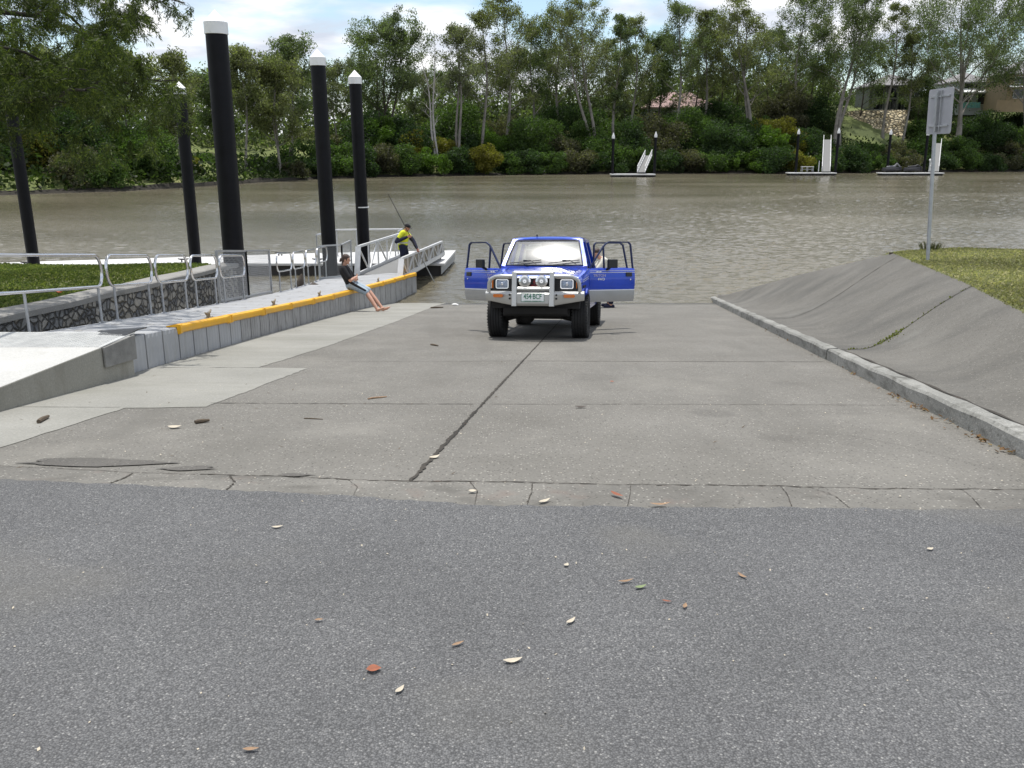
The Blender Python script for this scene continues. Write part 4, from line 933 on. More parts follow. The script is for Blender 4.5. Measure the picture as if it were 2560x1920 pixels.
for s in (-1, 1):
    rr_ = rrect(.105, .076, .03); ri = rrect(.092, .063, .022); c = Vector((s * .525, -.60, .908))
    hl = MB().ring([c + Vector((x, -.03, z)) for x, z in rr_], [c + Vector((x, -.03, z)) for x, z in ri], (0, .05, 0))
    ho = TP('headlight', hl, M['chrome'])
    k = len(ri); lm = MB(); rings_ = [[c + Vector((x * f, -.018 - .016 * (1 - f * f), z * f)) for x, z in ri] for f in (1, .8, .55, .3)]
    for A_, B_ in zip(rings_[:-1], rings_[1:]): lm.add(A_ + B_, [(i, (i + 1) % k, k + (i + 1) % k, k + i) for i in range(k)])
    lm.add(rings_[-1], [tuple(range(k))]); lm.build('lens', M['lens'], ho, smooth=True)
    MB().lathe([(.0, -.03), (.02, -.028), (.024, .0)], 12, 'Y', c + Vector((0, -.005, 0))).build('bulb', M['chrome'], ho, smooth=True)
    cl_ = MB().prism([(s * .665, -.60, .835), (s * .725, -.585, .835), (s * .735, -.58, .985), (s * .665, -.60, .985)], (0, .06, 0))
    co = TP('corner_lamp', cl_, M['clearlens'])
    MB().prism([(s * .672, -.612, .84), (s * (.70 if s < 0 else .685), -.606, .84), (s * (.70 if s < 0 else .685), -.606, .98), (s * .672, -.612, .98)], (0, .01, 0)).build('amber_lens', M['amber'], co)
# --- bull bar
bb = MB()
sec = lambda x: (interp(abs(x), [0, .3, .31, .79], [-.80, -.80, -.795, -.62]))
xs_ = [-.80, -.72, -.55, -.38, -.31, -.29, 0, .29, .31, .38, .55, .72, .80]
def bz(x): return interp(abs(x), [0, .3, .8], [.575, .575, .655])
rows = [[(x, sec(x) + .10, bz(x)), (x, sec(x) + .03, bz(x) - .012), (x, sec(x) - .005, bz(x) + .03), (x, sec(x) - .012, .755), (x, sec(x) + .03, .795), (x, sec(x) + .12, .795)] for x in xs_]
bb.grid(rows); bb.grid([[r[5], r[0]] for r in rows]); bb.add(rows[0], [(0, 1, 2, 3, 4, 5)]); bb.add(rows[-1], [(5, 4, 3, 2, 1, 0)])
for s in (-1, 1):
    bb.hexa([(s * .30 - .042, -.835, .56), (s * .30 + .042, -.835, .56), (s * .30 + .042, -.70, .56), (s * .30 - .042, -.70, .56), (s * .30 - .036, -.79, 1.105), (s * .30 + .036, -.79, 1.105), (s * .30 + .036, -.69, 1.105), (s * .30 - .036, -.69, 1.105)])
    hoop = [(s * .30, -.745, 1.035), (s * .52, -.735, 1.035), (s * .62, -.72, 1.025), (s * .69, -.70, .99), (s * .725, -.685, .93), (s * .735, -.67, .85), (s * .735, -.66, .78)]
    bb.tube(hoop, .03, 10)
bb.tube([(-.31, -.74, 1.085), (.31, -.74, 1.085)], .032, 10); bb.tube([(-.31, -.765, .835), (.31, -.765, .835)], .032, 10)
bbo = TP('bull_bar', bb, M['bullbar'], smooth=True, angle=35, bevel=.006)
for s in (-1, 1):
    il = MB(); xx = s * .575; yy = sec(xx) - .012
    pr = [(.0, .0), (.075, .03), (.09, .0)]
    pts = [(-.09, 0), (-.075, -.027), (.075, -.027), (.09, 0), (.075, .027), (-.075, .027)]
    sl_ = (sec(s * .66) - sec(s * .49)) / .17 * s
    il.prism([(xx + x, yy - .01 + (sec(xx + x) - sec(xx)) , .722 + z) for x, z in pts], (0, -.022, 0)); il.build('indicator_lamp', M['amber'], bbo, bevel=.004)
    bl = MB()
    for z in (.68, .74): bl.lathe([(.016, -.012), (.016, .0), (.0, .0)][::-1], 10, 'Y', (s * .375, sec(.375) - .014, z))
    bl.build('bolt', M['under'], bbo)
np_ = MB().prism([(x * .186, -.822, .70 + z * .067) for x, z in ((-1, -1), (1, -1), (1, 1), (-1, 1))], (0, .008, 0)); npo = TP('number_plate', np_, M['plate'], bevel=.003)
FM = lambda x, y, z: Matrix.Translation((x, y, z)) @ Matrix.Rotation(math.pi / 2, 4, 'X')
text_mesh('lettering', '454\u00b7BCF', .118, M['green'], npo, FM(0, -.8235, .712), .001, .70)
text_mesh('lettering', 'QUEENSLAND \u00b7 SUNSHINE STATE', .019, M['green'], npo, FM(0, -.8235, .643), .001)
bo = [(x * .186, -.8232, .70 + z * .067) for x, z in ((-1, -1), (1, -1), (1, 1), (-1, 1))]; bi = [(x * .180, -.8232, .70 + z * .061) for x, z in ((-1, -1), (1, -1), (1, 1), (-1, 1))]
MB().ring(bo, bi, (0, -.001, 0)).build('plate_border', M['green'], npo)
for x in (-.135, .135):
    sp = MB().lathe([(.0, .10), (.06, .09), (.092, .03), (.10, .0), (.097, -.012), (.09, -.014)], 24, 'Y', (x, -.76, .955)); so = TP('spotlight', sp, M['chrome'], smooth=True, angle=50)
    MB().lathe([(.09, -.006), (.06, -.016), (.0, -.022)], 24, 'Y', (x, -.76, .955)).build('lens', M['spotlens'], so, smooth=True)
    MB().lathe([(.03, -.026), (.03, -.02), (0.0, -.03)][::1], 14, 'Y', (x, -.76, .955)).build('reflector_cap', M['chrome'], so)
    MB().tube([(x, -.73, .955), (x, -.74, .84)], .014, 8).build('bracket', M['under'], so)
# --- doors: hinged at the front edge and swung wide
def door(side, hy, L, ang, front):
    """local frame: +x from the hinge to the free edge, +y outward (outer skin), z up"""
    s = side; th = R(ang)
    ex = Vector((s * math.sin(th), math.cos(th), 0)); ey = Vector((s * math.cos(th), -math.sin(th), 0))   # outer face looks forward when open
    O = Vector((s * .785, hy, 0))
    def P(l, o, z): return O + ex * l + ey * (o + (-.035 * ((z - 1.13) / .5) if z > 1.13 else 0) * 1.2) + Vector((0, 0, z))
    kind = 'front_door' if front else 'rear_door'
    d = MB()
    zs = [.765, .85, .97, 1.07, 1.12, 1.145]; bow = [.0, .014, .016, .006, -.004, -.02]
    d.grid([[P(L * k / 6, b_, z) for k in range(7)] for z, b_ in zip(zs, bow)]); d.grid([[P(L * k / 6, -.085, z) for k in range(7)] for z in zs])
    for l in (0, L): d.grid([[P(l, b_, z), P(l, -.085, z)] for z, b_ in zip(zs, bow)])
    d.grid([[P(0, -.02, 1.145), P(L, -.02, 1.145)], [P(0, -.085, 1.145), P(L, -.085, 1.145)]])
    do_ = TP(kind, d, M['blue'], smooth=True, angle=35)
    lo = MB(); zs2 = [.56, .60, .70, .758]; b2 = [-.028, -.010, .006, .004]
    lo.grid([[P(L * k / 6, b_, z) for k in range(7)] for z, b_ in zip(zs2, b2)]); lo.grid([[P(L * k / 6, -.085, z) for k in range(7)] for z in zs2])
    for l in (0, L): lo.grid([[P(l, b_, z), P(l, -.085, z)] for z, b_ in zip(zs2, b2)])
    lo.grid([[P(0, -.028, .56), P(L, -.028, .56)], [P(0, -.085, .56), P(L, -.085, .56)]]); lo.build('lower_panel', M['silver'], do_, smooth=True, angle=35)
    MB().grid([[P(L * k / 6, .006, .757) for k in range(7)], [P(L * k / 6, .006, .775) for k in range(7)]]).build('trim_strip', M['whitestripe'], do_)
    tr_ = MB(); tr_.hexa([P(.05, -.087, .60), P(L - .05, -.087, .60), P(L - .05, -.11, .60), P(.05, -.11, .60), P(.05, -.087, 1.12), P(L - .05, -.087, 1.12), P(L - .05, -.11, 1.12), P(.05, -.11, 1.12)]); tr_.build('inner_trim', M['interior'], do_)
    zt = 1.60
    fr = MB(); ax_ = ey
    f0 = [P(.02, -.03, 1.14), P(.30, -.03, 1.50), P(.36, -.03, 1.56), P(.44, -.03, zt), P(L - .10, -.03, zt), P(L - .055, -.03, zt - .04), P(L - .02, -.03, 1.14)] if front else [P(.02, -.03, 1.14), P(.05, -.03, zt - .04), P(.09, -.03, zt), P(L - .16, -.03, zt), P(L - .10, -.03, zt - .04), P(L - .02, -.03, 1.14)]
    for A_, B_ in zip(f0[:-1], f0[1:]): fr.bar(A_, B_, .022, .032, ax_)
    for q in f0[1:-1]: fr.ball(q, .0135, 8, 6)
    if front: fr.bar(P(.32, -.03, 1.14), P(.32, -.03, 1.53), .022, .03, ax_)
    fro = fr.build('window_frame', M['doorframe'], do_)
    h_ = MB(); h_.box(P(L - .13, .012, 1.035), (.02, .02, .02)); h_.hexa([P(L - .19, .0, 1.0), P(L - .07, .0, 1.0), P(L - .07, .03, 1.0), P(L - .19, .03, 1.0), P(L - .19, .0, 1.07), P(L - .07, .0, 1.07), P(L - .07, .022, 1.07), P(L - .19, .022, 1.07)]); h_.build('handle', M['blackplastic'], do_)
    if front:
        MB().lathe([(.0, .0), (.014, .0), (.014, .01), (.0, .012)], 10, 'Z', P(L - .10, .016, .945), ey.to_track_quat('Z', 'Y').to_matrix()).build('lock', M['chrome'], do_)
        mi = MB(); c = P(.40, .12, 1.225); Mx = Matrix((ex, ey, Vector((0, 0, 1)))).transposed()
        mi.box(c, (.185, .07, .15), Mx); mi.bar(P(.36, .0, 1.12), P(.36, .11, 1.17), .05, .04, (0, 0, 1)); mi.build('mirror', M['blackplastic'], do_, bevel=.012)
        MB().box(c - ey * .037, (.165, .004, .13), Mx).build('mirror_glass', M['chrome'], do_)
    sp_ = MB()
    for z, o in ((1.098, .0035), (1.068, .0075)):
        sp_.grid([[P(l, o + .001, z) for l in (.0, L)], [P(l, o + .0015, z + .009) for l in (.0, L)]])
    sp_.build('stripe', M['whitestripe'], do_)
    if front:
        bx = MB()
        for l in (.13, .19): bx.grid([[P(l, .009, 1.066), P(l + .045, .009, 1.066)], [P(l + .012, .006, 1.094), P(l + .057, .006, 1.094)]])
        bx.build('stripe_block', M['whitestripe'], do_)
        xx = ex if s > 0 else -ex
        def TM(l, z, o): return Matrix.Translation(P(l, o, z)) @ Matrix((xx, Vector((0, 0, 1)), ey)).transposed().to_4x4()
        text_mesh('lettering', 'TRITON', .062, M['pinkdecal'], do_, TM(.20 if s > 0 else .20, 1.018, .016), .001, 1.15)
        text_mesh('lettering', '4WD', .06, M['whitestripe'], do_, TM(.235, .955, .0195), .001, 1.1)
    return do_
door(1, .66, .95, 53, True); door(-1, .66, .95, 53, True)
door(1, 1.62, .80, 52, False); door(-1, 1.62, .80, 24, False)
# wing stripes running up from the headlamps to the doors
for s in (-1, 1):
    sp_ = MB()
    for dz_ in (0, -.03): sp_.grid([[(s * (.792 if y > -.25 else .768), y, z + dz_) for y, z in ((-.50, .96), (.25, 1.0), (.40, 1.0))], [(s * .792 if y > -.25 else s * .768, y, z + dz_ + .011) for y, z in ((-.50, .96), (.25, 1.0), (.40, 1.0))]])
    TP('wing_stripe', sp_, M['whitestripe'])
# --- wheels
def wheel(x, y):
    s = 1 if x > 0 else -1; c = (x, y, .365); wdt = .25
    t = MB(); R_ = .365
    prof = [(.21, -wdt * .42), (.25, -wdt * .5), (.31, -wdt * .52), (R_ - .02, -wdt * .46), (R_ - .002, -wdt * .36)]
    for k in range(5):
        u = -wdt * .36 + wdt * .72 * k / 4.0
        prof += [(R_, u - .018), (R_, u + .014)] if k < 5 else []
        if k < 4: prof += [(R_ - .012, u + .017), (R_ - .012, u + .028)]
    prof += [(R_ - .002, wdt * .40), (R_ - .02, wdt * .46), (.31, wdt * .52), (.25, wdt * .5), (.21, wdt * .42)]
    t.lathe(prof, 44, 'X', c)
    for k in range(44):
        a = 2 * math.pi * k / 44
        for u in (-.105, .105): t.box(Vector(c) + Vector((u, (R_ - .006) * math.cos(a), (R_ - .006) * math.sin(a))), (.05, .022, .014), Matrix.Rotation(a + math.pi / 2, 3, 'X'))
    w_ = TP('wheel', t, M['tyre'], smooth=True, angle=30)
    rm = MB().lathe([(.215, s * wdt * .42), (.20, s * wdt * .40), (.19, s * .03), (.08, s * .05), (.07, s * .10), (.0, s * .10)], 28, 'X', c); rm.build('rim', M['silver'], w_, smooth=True, angle=40)
for x in (-.70, .70):
    wheel(x, 0.0); wheel(x, 2.9)
# --- load tray behind the cab
tb = MB()
for s in (-1, 1):
    pts = arch(2.9, .37, .43, 2.53, 4.25, .56, 1.10, 1.10); tb.prism([(s * .79, y, z) for y, z in pts], (-s * .04, 0, 0)); tb.tube([(s * .78, 2.53, 1.11), (s * .78, 4.25, 1.11)], .025, 8)
tb.box((0, 2.56, .85), (1.54, .04, .50)); tb.box((0, 4.24, .85), (1.54, .04, .52)); tb.box((0, 3.4, .68), (1.5, 1.66, .04))
TP('load_tray', tb, M['blue'], smooth=True, angle=30)
an = MB().tube([(-.2, 1.16, 1.70), (-.2, 1.16, 1.73)], .012, 6); an.ball((-.2, 1.16, 1.73), .014, 8, 6); TP('aerial_base', an, M['blackplastic'])
# ------------------------------------------------------------------ people: capsules fused into one skin, clothing as children
def fuse(o, voxel, smooth=2):
    r = o.modifiers.new('remesh', 'REMESH'); r.mode = 'VOXEL'; r.voxel_size = voxel; r.use_smooth_shade = True
    s = o.modifiers.new('soften', 'SMOOTH'); s.factor = 0.5; s.iterations = smooth
    return o
def chain(mb, pts, rad):
    for a, b, ra, rb in zip(pts[:-1], pts[1:], rad[:-1], rad[1:]): mb.caps(a, b, ra, rb)
def hand(mb, wrist, d, side, nrm, curl=0.6, k=1.0):
    """palm, four bent fingers of unequal length and a thumb; d = pointing, side = towards the thumb, nrm = back of the hand"""
    d, side, nrm = Vector(d).normalized(), Vector(side).normalized(), Vector(nrm).normalized(); w_ = Vector(wrist)
    for f in (-.028, 0, .028): mb.caps(w_ + side * f * .5 * k, w_ + d * .075 * k + side * f * k, .019 * k, .016 * k, 8)
    for i, (f, L) in enumerate(((.034, .068), (.012, .078), (-.011, .072), (-.033, .056))):
        p = w_ + d * .078 * k + side * f * k; a = 0.35 * curl
        for j in range(3):
            q = p + (d * math.cos(a) - nrm * math.sin(a)) * L * k * (.42, .33, .25)[j]; mb.caps(p, q, (.0105 - .001 * j) * k, (.0095 - .001 * j) * k, 7); p = q; a += 1.0 * curl
    p = w_ + d * .025 * k + side * .032 * k; t1 = (side * .8 + d * .6 - nrm * .25).normalized(); q = p + t1 * .04 * k; mb.caps(p, q, .0135 * k, .011 * k, 7)
    t2 = (side * .1 + d * .9 - nrm * .5 * curl).normalized(); mb.caps(q, q + t2 * .032 * k, .011 * k, .009 * k, 7)
def head(body, c, fwd, up, skin, par, k=1.0, hairmat=None):
    """adds skull, jaw, nose, ears, lips to the body mesh; returns the axes"""
    c = Vector(c); f = Vector(fwd).normalized(); u = Vector(up); u = (u - f * u.dot(f)).normalized(); s = f.cross(u)
    Mx = Matrix((s, f, u)).transposed()
    body.ball(c + u * .03 * k, (.075 * k, .095 * k, .095 * k), 16, 11, Mx); body.ball(c + f * .022 * k - u * .045 * k, (.055 * k, .068 * k, .07 * k), 14, 10, Mx)
    body.caps(c + f * .082 * k + u * .012 * k, c + f * .102 * k - u * .022 * k, .010 * k, .015 * k, 8)
    body.caps(c + f * .078 * k + s * .018 * k - u * .055 * k, c + f * .078 * k - s * .018 * k - u * .055 * k, .010 * k, .010 * k, 8); body.ball(c + f * .062 * k - u * .092 * k, .024 * k, 10, 8)
    for e in (-1, 1): body.ball(c + s * e * .078 * k - u * .008 * k, (.012 * k, .024 * k, .034 * k), 10, 8, Mx); body.ball(c + s * e * .03 * k + f * .078 * k + u * .03 * k, (.026 * k, .014 * k, .009 * k), 8, 6, Mx)
    def face():
        for e in (-1, 1): MB().ball(c + s * e * .031 * k + f * .087 * k + u * .010 * k, (.013 * k, .008 * k, .008 * k), 10, 7, Mx).build('eye', M['hair'], par, smooth=True)
        MB().ball(c + f * .090 * k - u * .055 * k, (.022 * k, .006 * k, .006 * k), 10, 7, Mx).build('mouth', M['skin_red'], par, smooth=True)
    return f, u, s, Mx, face

# --- the one leaning on the yellow fender
P0 = Vector((-4.02, 21.95, zd(21.95) + 0.05))
kid = thing('person', 'person with brown hair in black tee shirt and blue shorts sitting on yellow fender', 'person', P0)
hipz = .10; tors = Vector((-.10, -.02, .0))
hipL, hipR = Vector((.04, .10, hipz)), Vector((.04, -.09, hipz))           # L = farther from the camera
pel = Vector((.0, 0, hipz)); chest = Vector((-.16, -.01, .45)); neck = Vector((-.15, -.02, .60)); hd = Vector((-.10, -.04, .735))
gz = lambda y: zg(P0.y + y) - P0.z
kneR, kneL = Vector((.40, -.22, -.06)), Vector((.42, -.02, -.04))
fR = Vector((.70, -.42, 0)); fL = Vector((.80, -.20, 0)); fR.z = gz(fR.y) + .05; fL.z = gz(fL.y) + .05
bm_ = MB()
chain(bm_, [pel, pel.lerp(chest, .5), chest], [.125, .115, .125]); bm_.caps(chest + Vector((.0, .13, .07)), chest + Vector((.0, -.13, .07)), .06, .06); chain(bm_, [chest + Vector((0, 0, .08)), neck, hd], [.06, .05, .05])
for h_, k_, f_ in ((hipR, kneR, fR), (hipL, kneL, fL)):
    chain(bm_, [h_, h_.lerp(k_, .5), k_, k_.lerp(f_, .35), f_], [.088, .075, .055, .056, .036])
    toe = Vector((.17, -.05, .0)); d = toe.normalized(); up_ = Vector((-.25, 0, .95)); 
    bm_.caps(f_ - d * .03, f_ + d * .10 + Vector((0, 0, .035)), .036, .034); bm_.caps(f_ + d * .09 + Vector((0, 0, .04)), f_ + d * .155 + Vector((0, 0, .065)), .034, .026)
    for i in range(5):
        o = Vector((.05, .17, 0)).normalized() * (.03 - .015 * i); bm_.caps(f_ + d * .14 + o + Vector((0, 0, .06)), f_ + d * (.185 - .008 * i) + o + Vector((0, 0, .075)), .011, .009, 7)
shR, shL = chest + Vector((.0, -.17, .08)), chest + Vector((.0, .17, .08))
elR, elL = Vector((.02, -.24, .24)), Vector((.03, .20, .24))
wrR, wrL = Vector((.14, -.02, .30)), Vector((.16, -.06, .245))
chain(bm_, [shR, elR, elR.lerp(wrR, .4), wrR], [.05, .042, .041, .028]); chain(bm_, [shL, elL, elL.lerp(wrL, .4), wrL], [.05, .042, .041, .028])
hand(bm_, wrR, (-.02, 1, .15), (.2, -.1, 1), (1, 0, .1), .5, .95); hand(bm_, wrL, (-.1, -1, -.05), (.3, 0, 1), (1, 0, -.2), .5, .95)
f, u, s_, Mx, face = head(bm_, hd, (.93, -.12, -.10), (.05, 0, 1), None, kid, .98)
b_ = bm_.build('body', M['skin'], kid); fuse(b_, .008); face()
b_['label'] = 'bare arms, legs and feet of the seated person'
sh_ = MB(); chain(sh_, [pel + Vector((-.01, 0, .03)), pel.lerp(chest, .5), chest], [.14, .13, .138]); sh_.caps(chest + Vector((.0, .14, .07)), chest + Vector((.0, -.14, .07)), .072, .072); sh_.caps(chest + Vector((0, 0, .08)), neck - Vector((0, 0, .05)), .075, .062)
for a, b2 in ((shR, elR), (shL, elL)): sh_.caps(a, a.lerp(b2, .75), .068, .070)
fuse(sh_.build('tee_shirt', M['black_cloth'], kid), .012)
so_ = MB(); so_.caps(pel - Vector((.02, 0, 0)), pel + Vector((0, 0, .04)), .14, .135)
for h_, k_ in ((hipR, kneR), (hipL, kneL)): chain(so_, [h_, h_.lerp(k_, .55), h_.lerp(k_, .95)], [.108, .095, .085])
fuse(so_.build('shorts', M['paleblue_cloth'], kid), .012)
st_ = MB()
for h_, k_, o in ((hipR, kneR, Vector((.0, -.068, .055))),): chain(st_, [h_ + o * 1.1 + Vector((-.05, 0, .03)), h_.lerp(k_, .5) + o * .95, h_.lerp(k_, .95) + o * .85], [.034, .032, .028])
fuse(st_.build('side_stripe', M['black_cloth'], kid), .010)
hr = MB(); hr.ball(hd + u * .055 - f * .015, (.086, .098, .088), 16, 11, Mx); hr.ball(hd - f * .07 + u * .0, (.07, .05, .085), 14, 10, Mx); hr.ball(hd - f * .12 - u * .01, (.038, .045, .042), 12, 9, Mx); hr.ball(hd - f * .15 - u * .05, (.02, .025, .04), 10, 8, Mx); hr.ball(hd + f * .06 + u * .075, (.06, .035, .025), 12, 8, Mx)
for e in (-1, 1): hr.ball(hd + s_ * e * .066 + u * .01 - f * .0, (.018, .045, .05), 10, 8, Mx)
fuse(hr.build('hair', M['hair'], kid), .009, 1)

# --- the man with the pole on the gangway
P1 = Vector((-3.55, 29.0, -2.175)); S1 = .88
man = thing('person', 'man in yellow high-visibility shirt, navy trousers and dark cap dipping a long pole', 'person', P1)
def V_(x, y, z): return Vector((x, y, z)) * S1
pel = V_(-.02, 0, .92); chest = V_(.02, -.03, 1.30); neck = V_(.09, -.05, 1.48); hd = V_(.16, -.07, 1.585)
pole_a = at(1086, 706, 29.35) - P1; tip = at(970, 484, 28.2) - P1
hn = lambda t: pole_a.lerp(tip, t)
g2 = hn(.365); g1 = hn(.535)
bm_ = MB()
chain(bm_, [pel, pel.lerp(chest, .5), chest], [.15, .145, .15]); bm_.caps(chest + V_(.0, .14, .1), chest + V_(.0, -.14, .1), .07, .07); chain(bm_, [chest + V_(.03, 0, .1), neck, hd], [.07, .06, .055])
legs = []
for y, kx, fx, fy in ((-.10, -.02, -.08, -.12), (.11, .10, .12, .14)):
    h_, k_, f_ = pel + V_(.0, y, -.02), V_(kx, y * 1.1, .50), V_(fx, fy, .08); legs.append((h_, k_, f_)); chain(bm_, [h_, k_, k_.lerp(f_, .35), f_], [.10, .065, .062, .045]); bm_.caps(f_ - V_(.04, 0, .02), f_ + V_(.16, -.03, -.035), .05, .04)
shR, shL = chest + V_(-.02, -.19, .12), chest + V_(.05, .19, .11)
elR = V_(-.22, -.30, 1.10); elL = V_(.36, .12, 1.08)
wr1 = g1 + Vector((-.085, -.02, -.01)); wr2 = g2 + Vector((-.03, -.02, .085))
chain(bm_, [shR, elR, elR.lerp(wr1, .4), wr1], [.058, .047, .045, .03]); chain(bm_, [shL, elL, elL.lerp(wr2, .4), wr2], [.058, .047, .045, .03])
hand(bm_, wr1, (1, .1, .1), (-.1, -.2, 1), (-.1, -1, -.1), .9, 1.0); hand(bm_, wr2, (.3, .1, -1), (.9, -.3, .2), (-.3, -1, -.1), .9, 1.0)
f, u, s_, Mx, face = head(bm_, hd, (.82, -.42, -.42), (.25, 0, 1), None, man, .98)
fuse(bm_.build('body', M['skin_red'], man), .008); face()
sh_ = MB(); chain(sh_, [pel + V_(0, 0, .07), pel.lerp(chest, .5), chest], [.165, .168, .172]); sh_.caps(chest + V_(.0, .15, .1), chest + V_(.0, -.15, .1), .086, .086); sh_.caps(chest + V_(.03, 0, .1), neck - V_(.02, 0, .03), .085, .07)
for a, b2 in ((shR, elR), (shL, elL)): sh_.caps(a, a.lerp(b2, .72), .082, .072)
sh_.caps(pel + V_(-.13, -.03, .06), pel + V_(-.15, -.04, -.12), .05, .035)
fuse(sh_.build('work_shirt', M['hivis'], man), .012)
rt = MB()
cN = pel.lerp(chest, .32); rt.lathe([(.165, -.022), (.172, -.022), (.172, .022), (.165, .022)], 26, 'Z', cN); ro_ = rt.build('reflective_band', M['reflective'], man, smooth=True, angle=40)
sl_ = MB()
for e_, wv, sh0 in ((elR, wr1, shR), (elL, wr2, shL)): chain(sl_, [sh0.lerp(e_, .62), e_, e_.lerp(wv, .5), e_.lerp(wv, .93)], [.075, .066, .058, .045])
fuse(sl_.build('sleeves', M['navy_cloth'], man), .010)
tr_ = MB(); tr_.caps(pel - V_(0, 0, .02), pel + V_(0, 0, .06), .158, .155)
for h_, k_, f_ in legs: chain(tr_, [h_, k_, f_ + V_(0, 0, .03)], [.122, .092, .075])
fuse(tr_.build('trousers', M['navy_cloth'], man), .012)
bt = MB()
for h_, k_, f_ in legs:
    bt = MB(); bt.caps(f_ - V_(.05, 0, .03), f_ + V_(.17, -.03, -.035), .058, .05); bt.caps(f_, f_ + V_(0, 0, .1), .06, .062); fuse(bt.build('boot', M['drift'], man), .012)
pass
cp_ = MB(); cp_.ball(hd + u * .062, (.086, .104, .075), 16, 10, Mx); cp_.ball(hd + f * .115 + u * .055, (.065, .07, .010), 14, 8, Mx); fuse(cp_.build('cap', M['black_cloth'], man), .009, 1)
hb = MB(); hb.ball(hd - f * .05 + u * .0, (.078, .06, .06), 14, 9, Mx); fuse(hb.build('hair', plain('greying_hair', (.16, .14, .13), .7, 0, .2, 40), man), .009, 1)
pole = thing('boat_pole', 'long thin dark pole held slanting down into the water by the man', 'pole', P1 + pole_a)
v_ = tip - pole_a; MB().tube([Vector((0, 0, 0)), v_ * .5, v_], [.016, .015, .008], 8).build('shaft', M['blackplastic'], pole, smooth=True, angle=60)
MB().tube([v_ * .0, v_ * .36], .018, 8).build('lower_section', M['galv'], pole, smooth=True, angle=60)

# --- somebody behind the open doors of the truck
loc = Vector((2.42, 23.7, zg(23.7)))
hel = thing('person', 'person in cream shirt bending at the water edge, mostly hidden behind the open right-hand doors', 'person', loc)
V3 = lambda x, y, z: Vector((x, y, z))
pel = V3(.22, .05, .84); chest = V3(.04, .02, 1.20); neck = V3(-.08, 0, 1.36); hd = V3(-.16, -.02, 1.47)
bm_ = MB(); chain(bm_, [pel, chest], [.14, .14]); bm_.caps(chest + V3(0, .15, .1), chest + V3(0, -.15, .1), .065, .065); chain(bm_, [chest + V3(-.03, 0, .1), neck, hd], [.065, .055, .05]); legs = []
for y, fx in ((-.11, .26), (.11, .22)):
    h_, k_, f_ = pel + V3(0, y, 0), V3(.24, y, .46), V3(fx, y * 1.2, .07); legs.append((h_, k_, f_)); chain(bm_, [h_, k_, k_.lerp(f_, .35), f_], [.095, .06, .058, .042])
for y in (-.2, .2):
    e_, w2 = V3(-.16, y * 1.1, 1.02), V3(-.36, y * .9, 1.06); chain(bm_, [chest + V3(0, y, .1), e_, w2], [.055, .044, .03]); hand(bm_, w2, (-1, 0, 0), (0, -y, .5), (0, 0, 1), .5)
f, u, s_, Mx, face = head(bm_, hd, (-.85, -.1, -.25), (-.1, 0, 1), None, hel, .98); fuse(bm_.build('body', M['skin'], hel), .009); face()
sh_ = MB(); chain(sh_, [pel + V3(0, 0, .06), chest], [.16, .165]); sh_.caps(chest + V3(0, .16, .09), chest + V3(0, -.16, .09), .085, .085)
for y in (-.2, .2): sh_.caps(chest + V3(0, y, .1), (chest + V3(0, y, .1)).lerp(V3(-.16, y * 1.1, 1.02), .8), .075, .07)
fuse(sh_.build('shirt', M['white_cloth'], hel), .013)
bn = MB(); bn.caps(pel.lerp(chest, .22), pel.lerp(chest, .30), .176, .176); fuse(bn.build('shirt_band', M['green_cloth'], hel), .013)
so_ = MB(); so_.caps(pel, pel + V3(0, 0, .06), .15, .15)
for h_, k_, f_ in legs: chain(so_, [h_, k_, f_ + V3(0, 0, .1)], [.11, .09, .07])
fuse(so_.build('trousers', M['navy_cloth'], hel), .013)
bt = MB()
for h_, k_, f_ in legs: bt = MB(); bt.caps(f_ + V3(.05, 0, -.02), f_ + V3(-.16, 0, -.03), .055, .045); fuse(bt.build('boot', M['navy_cloth'], hel), .012)
hr = MB(); hr.ball(hd + u * .05 - f * .02, (.088, .10, .085), 16, 10, Mx); fuse(hr.build('hair', M['hair'], hel), .009, 1)
# ------------------------------------------------------------------ far bank: terrain
SX = [-400, -160, -110, -75, -60, -52, -43, -36, -31, -18, 0, 27, 63, 100, 139, 220, 320, 700]
SY = [-80, 8, 36, 62, 82, 91, 101, 127, 144, 157, 168, 177, 179, 193, 208, 216, 222, 240]
SHX = np.linspace(-400, 700, 1101); SHY = np.interp(SHX, SX, SY) + 0.7 * np.sin(SHX * .21) + 0.5 * np.sin(SHX * .53 + 1)
def shore(x): return float(np.interp(x, SHX, SHY))
def bank_h(x): return float(np.interp(x, [-400, -60, -20, 10, 30, 55, 75, 400], [4.2, 4.2, 4.8, 6.5, 9.0, 11.6, 12.4, 13]))
def shore_dist(x, y):
    m = (SHX > x - 70) & (SHX < x + 70); d = float(np.sqrt(np.min((SHX[m] - x) ** 2 + (SHY[m] - y) ** 2)))
    return d if y > shore(x) else -d
def far_z(x, y):
    d = shore_dist(x, y); Hh = bank_h(x)
    return float(np.interp(d, [-12, -0.8, 0.8, 3, 8, 18, 30, 42, 90, 500], [-4.2, -3.0, -2.55, -1.7, -0.6, .38 * Hh, .86 * Hh, Hh, Hh + .6, Hh + 6]))
gx = np.concatenate([np.linspace(-170, 200, 150), np.linspace(206, 600, 24)])
rows = []
for k in np.concatenate([np.linspace(-6, 60, 34), np.array([70, 85, 110, 150, 220, 340, 600])]):
    rows.append([(x, shore(x) + k * 1.12, far_z(x, shore(x) + k * 1.12) + 0.25 * math.sin(x * .33 + k) * min(1, max(0, k) / 5)) for x in gx])
structure(MB().grid(rows).build('far_bank', M['far_bank'], smooth=True))
rows = [[(x, shore(x) + k, far_z(x, shore(x) + k) + .06) for x in gx] for k in (-0.7, 0.1, 0.7, 1.6)]
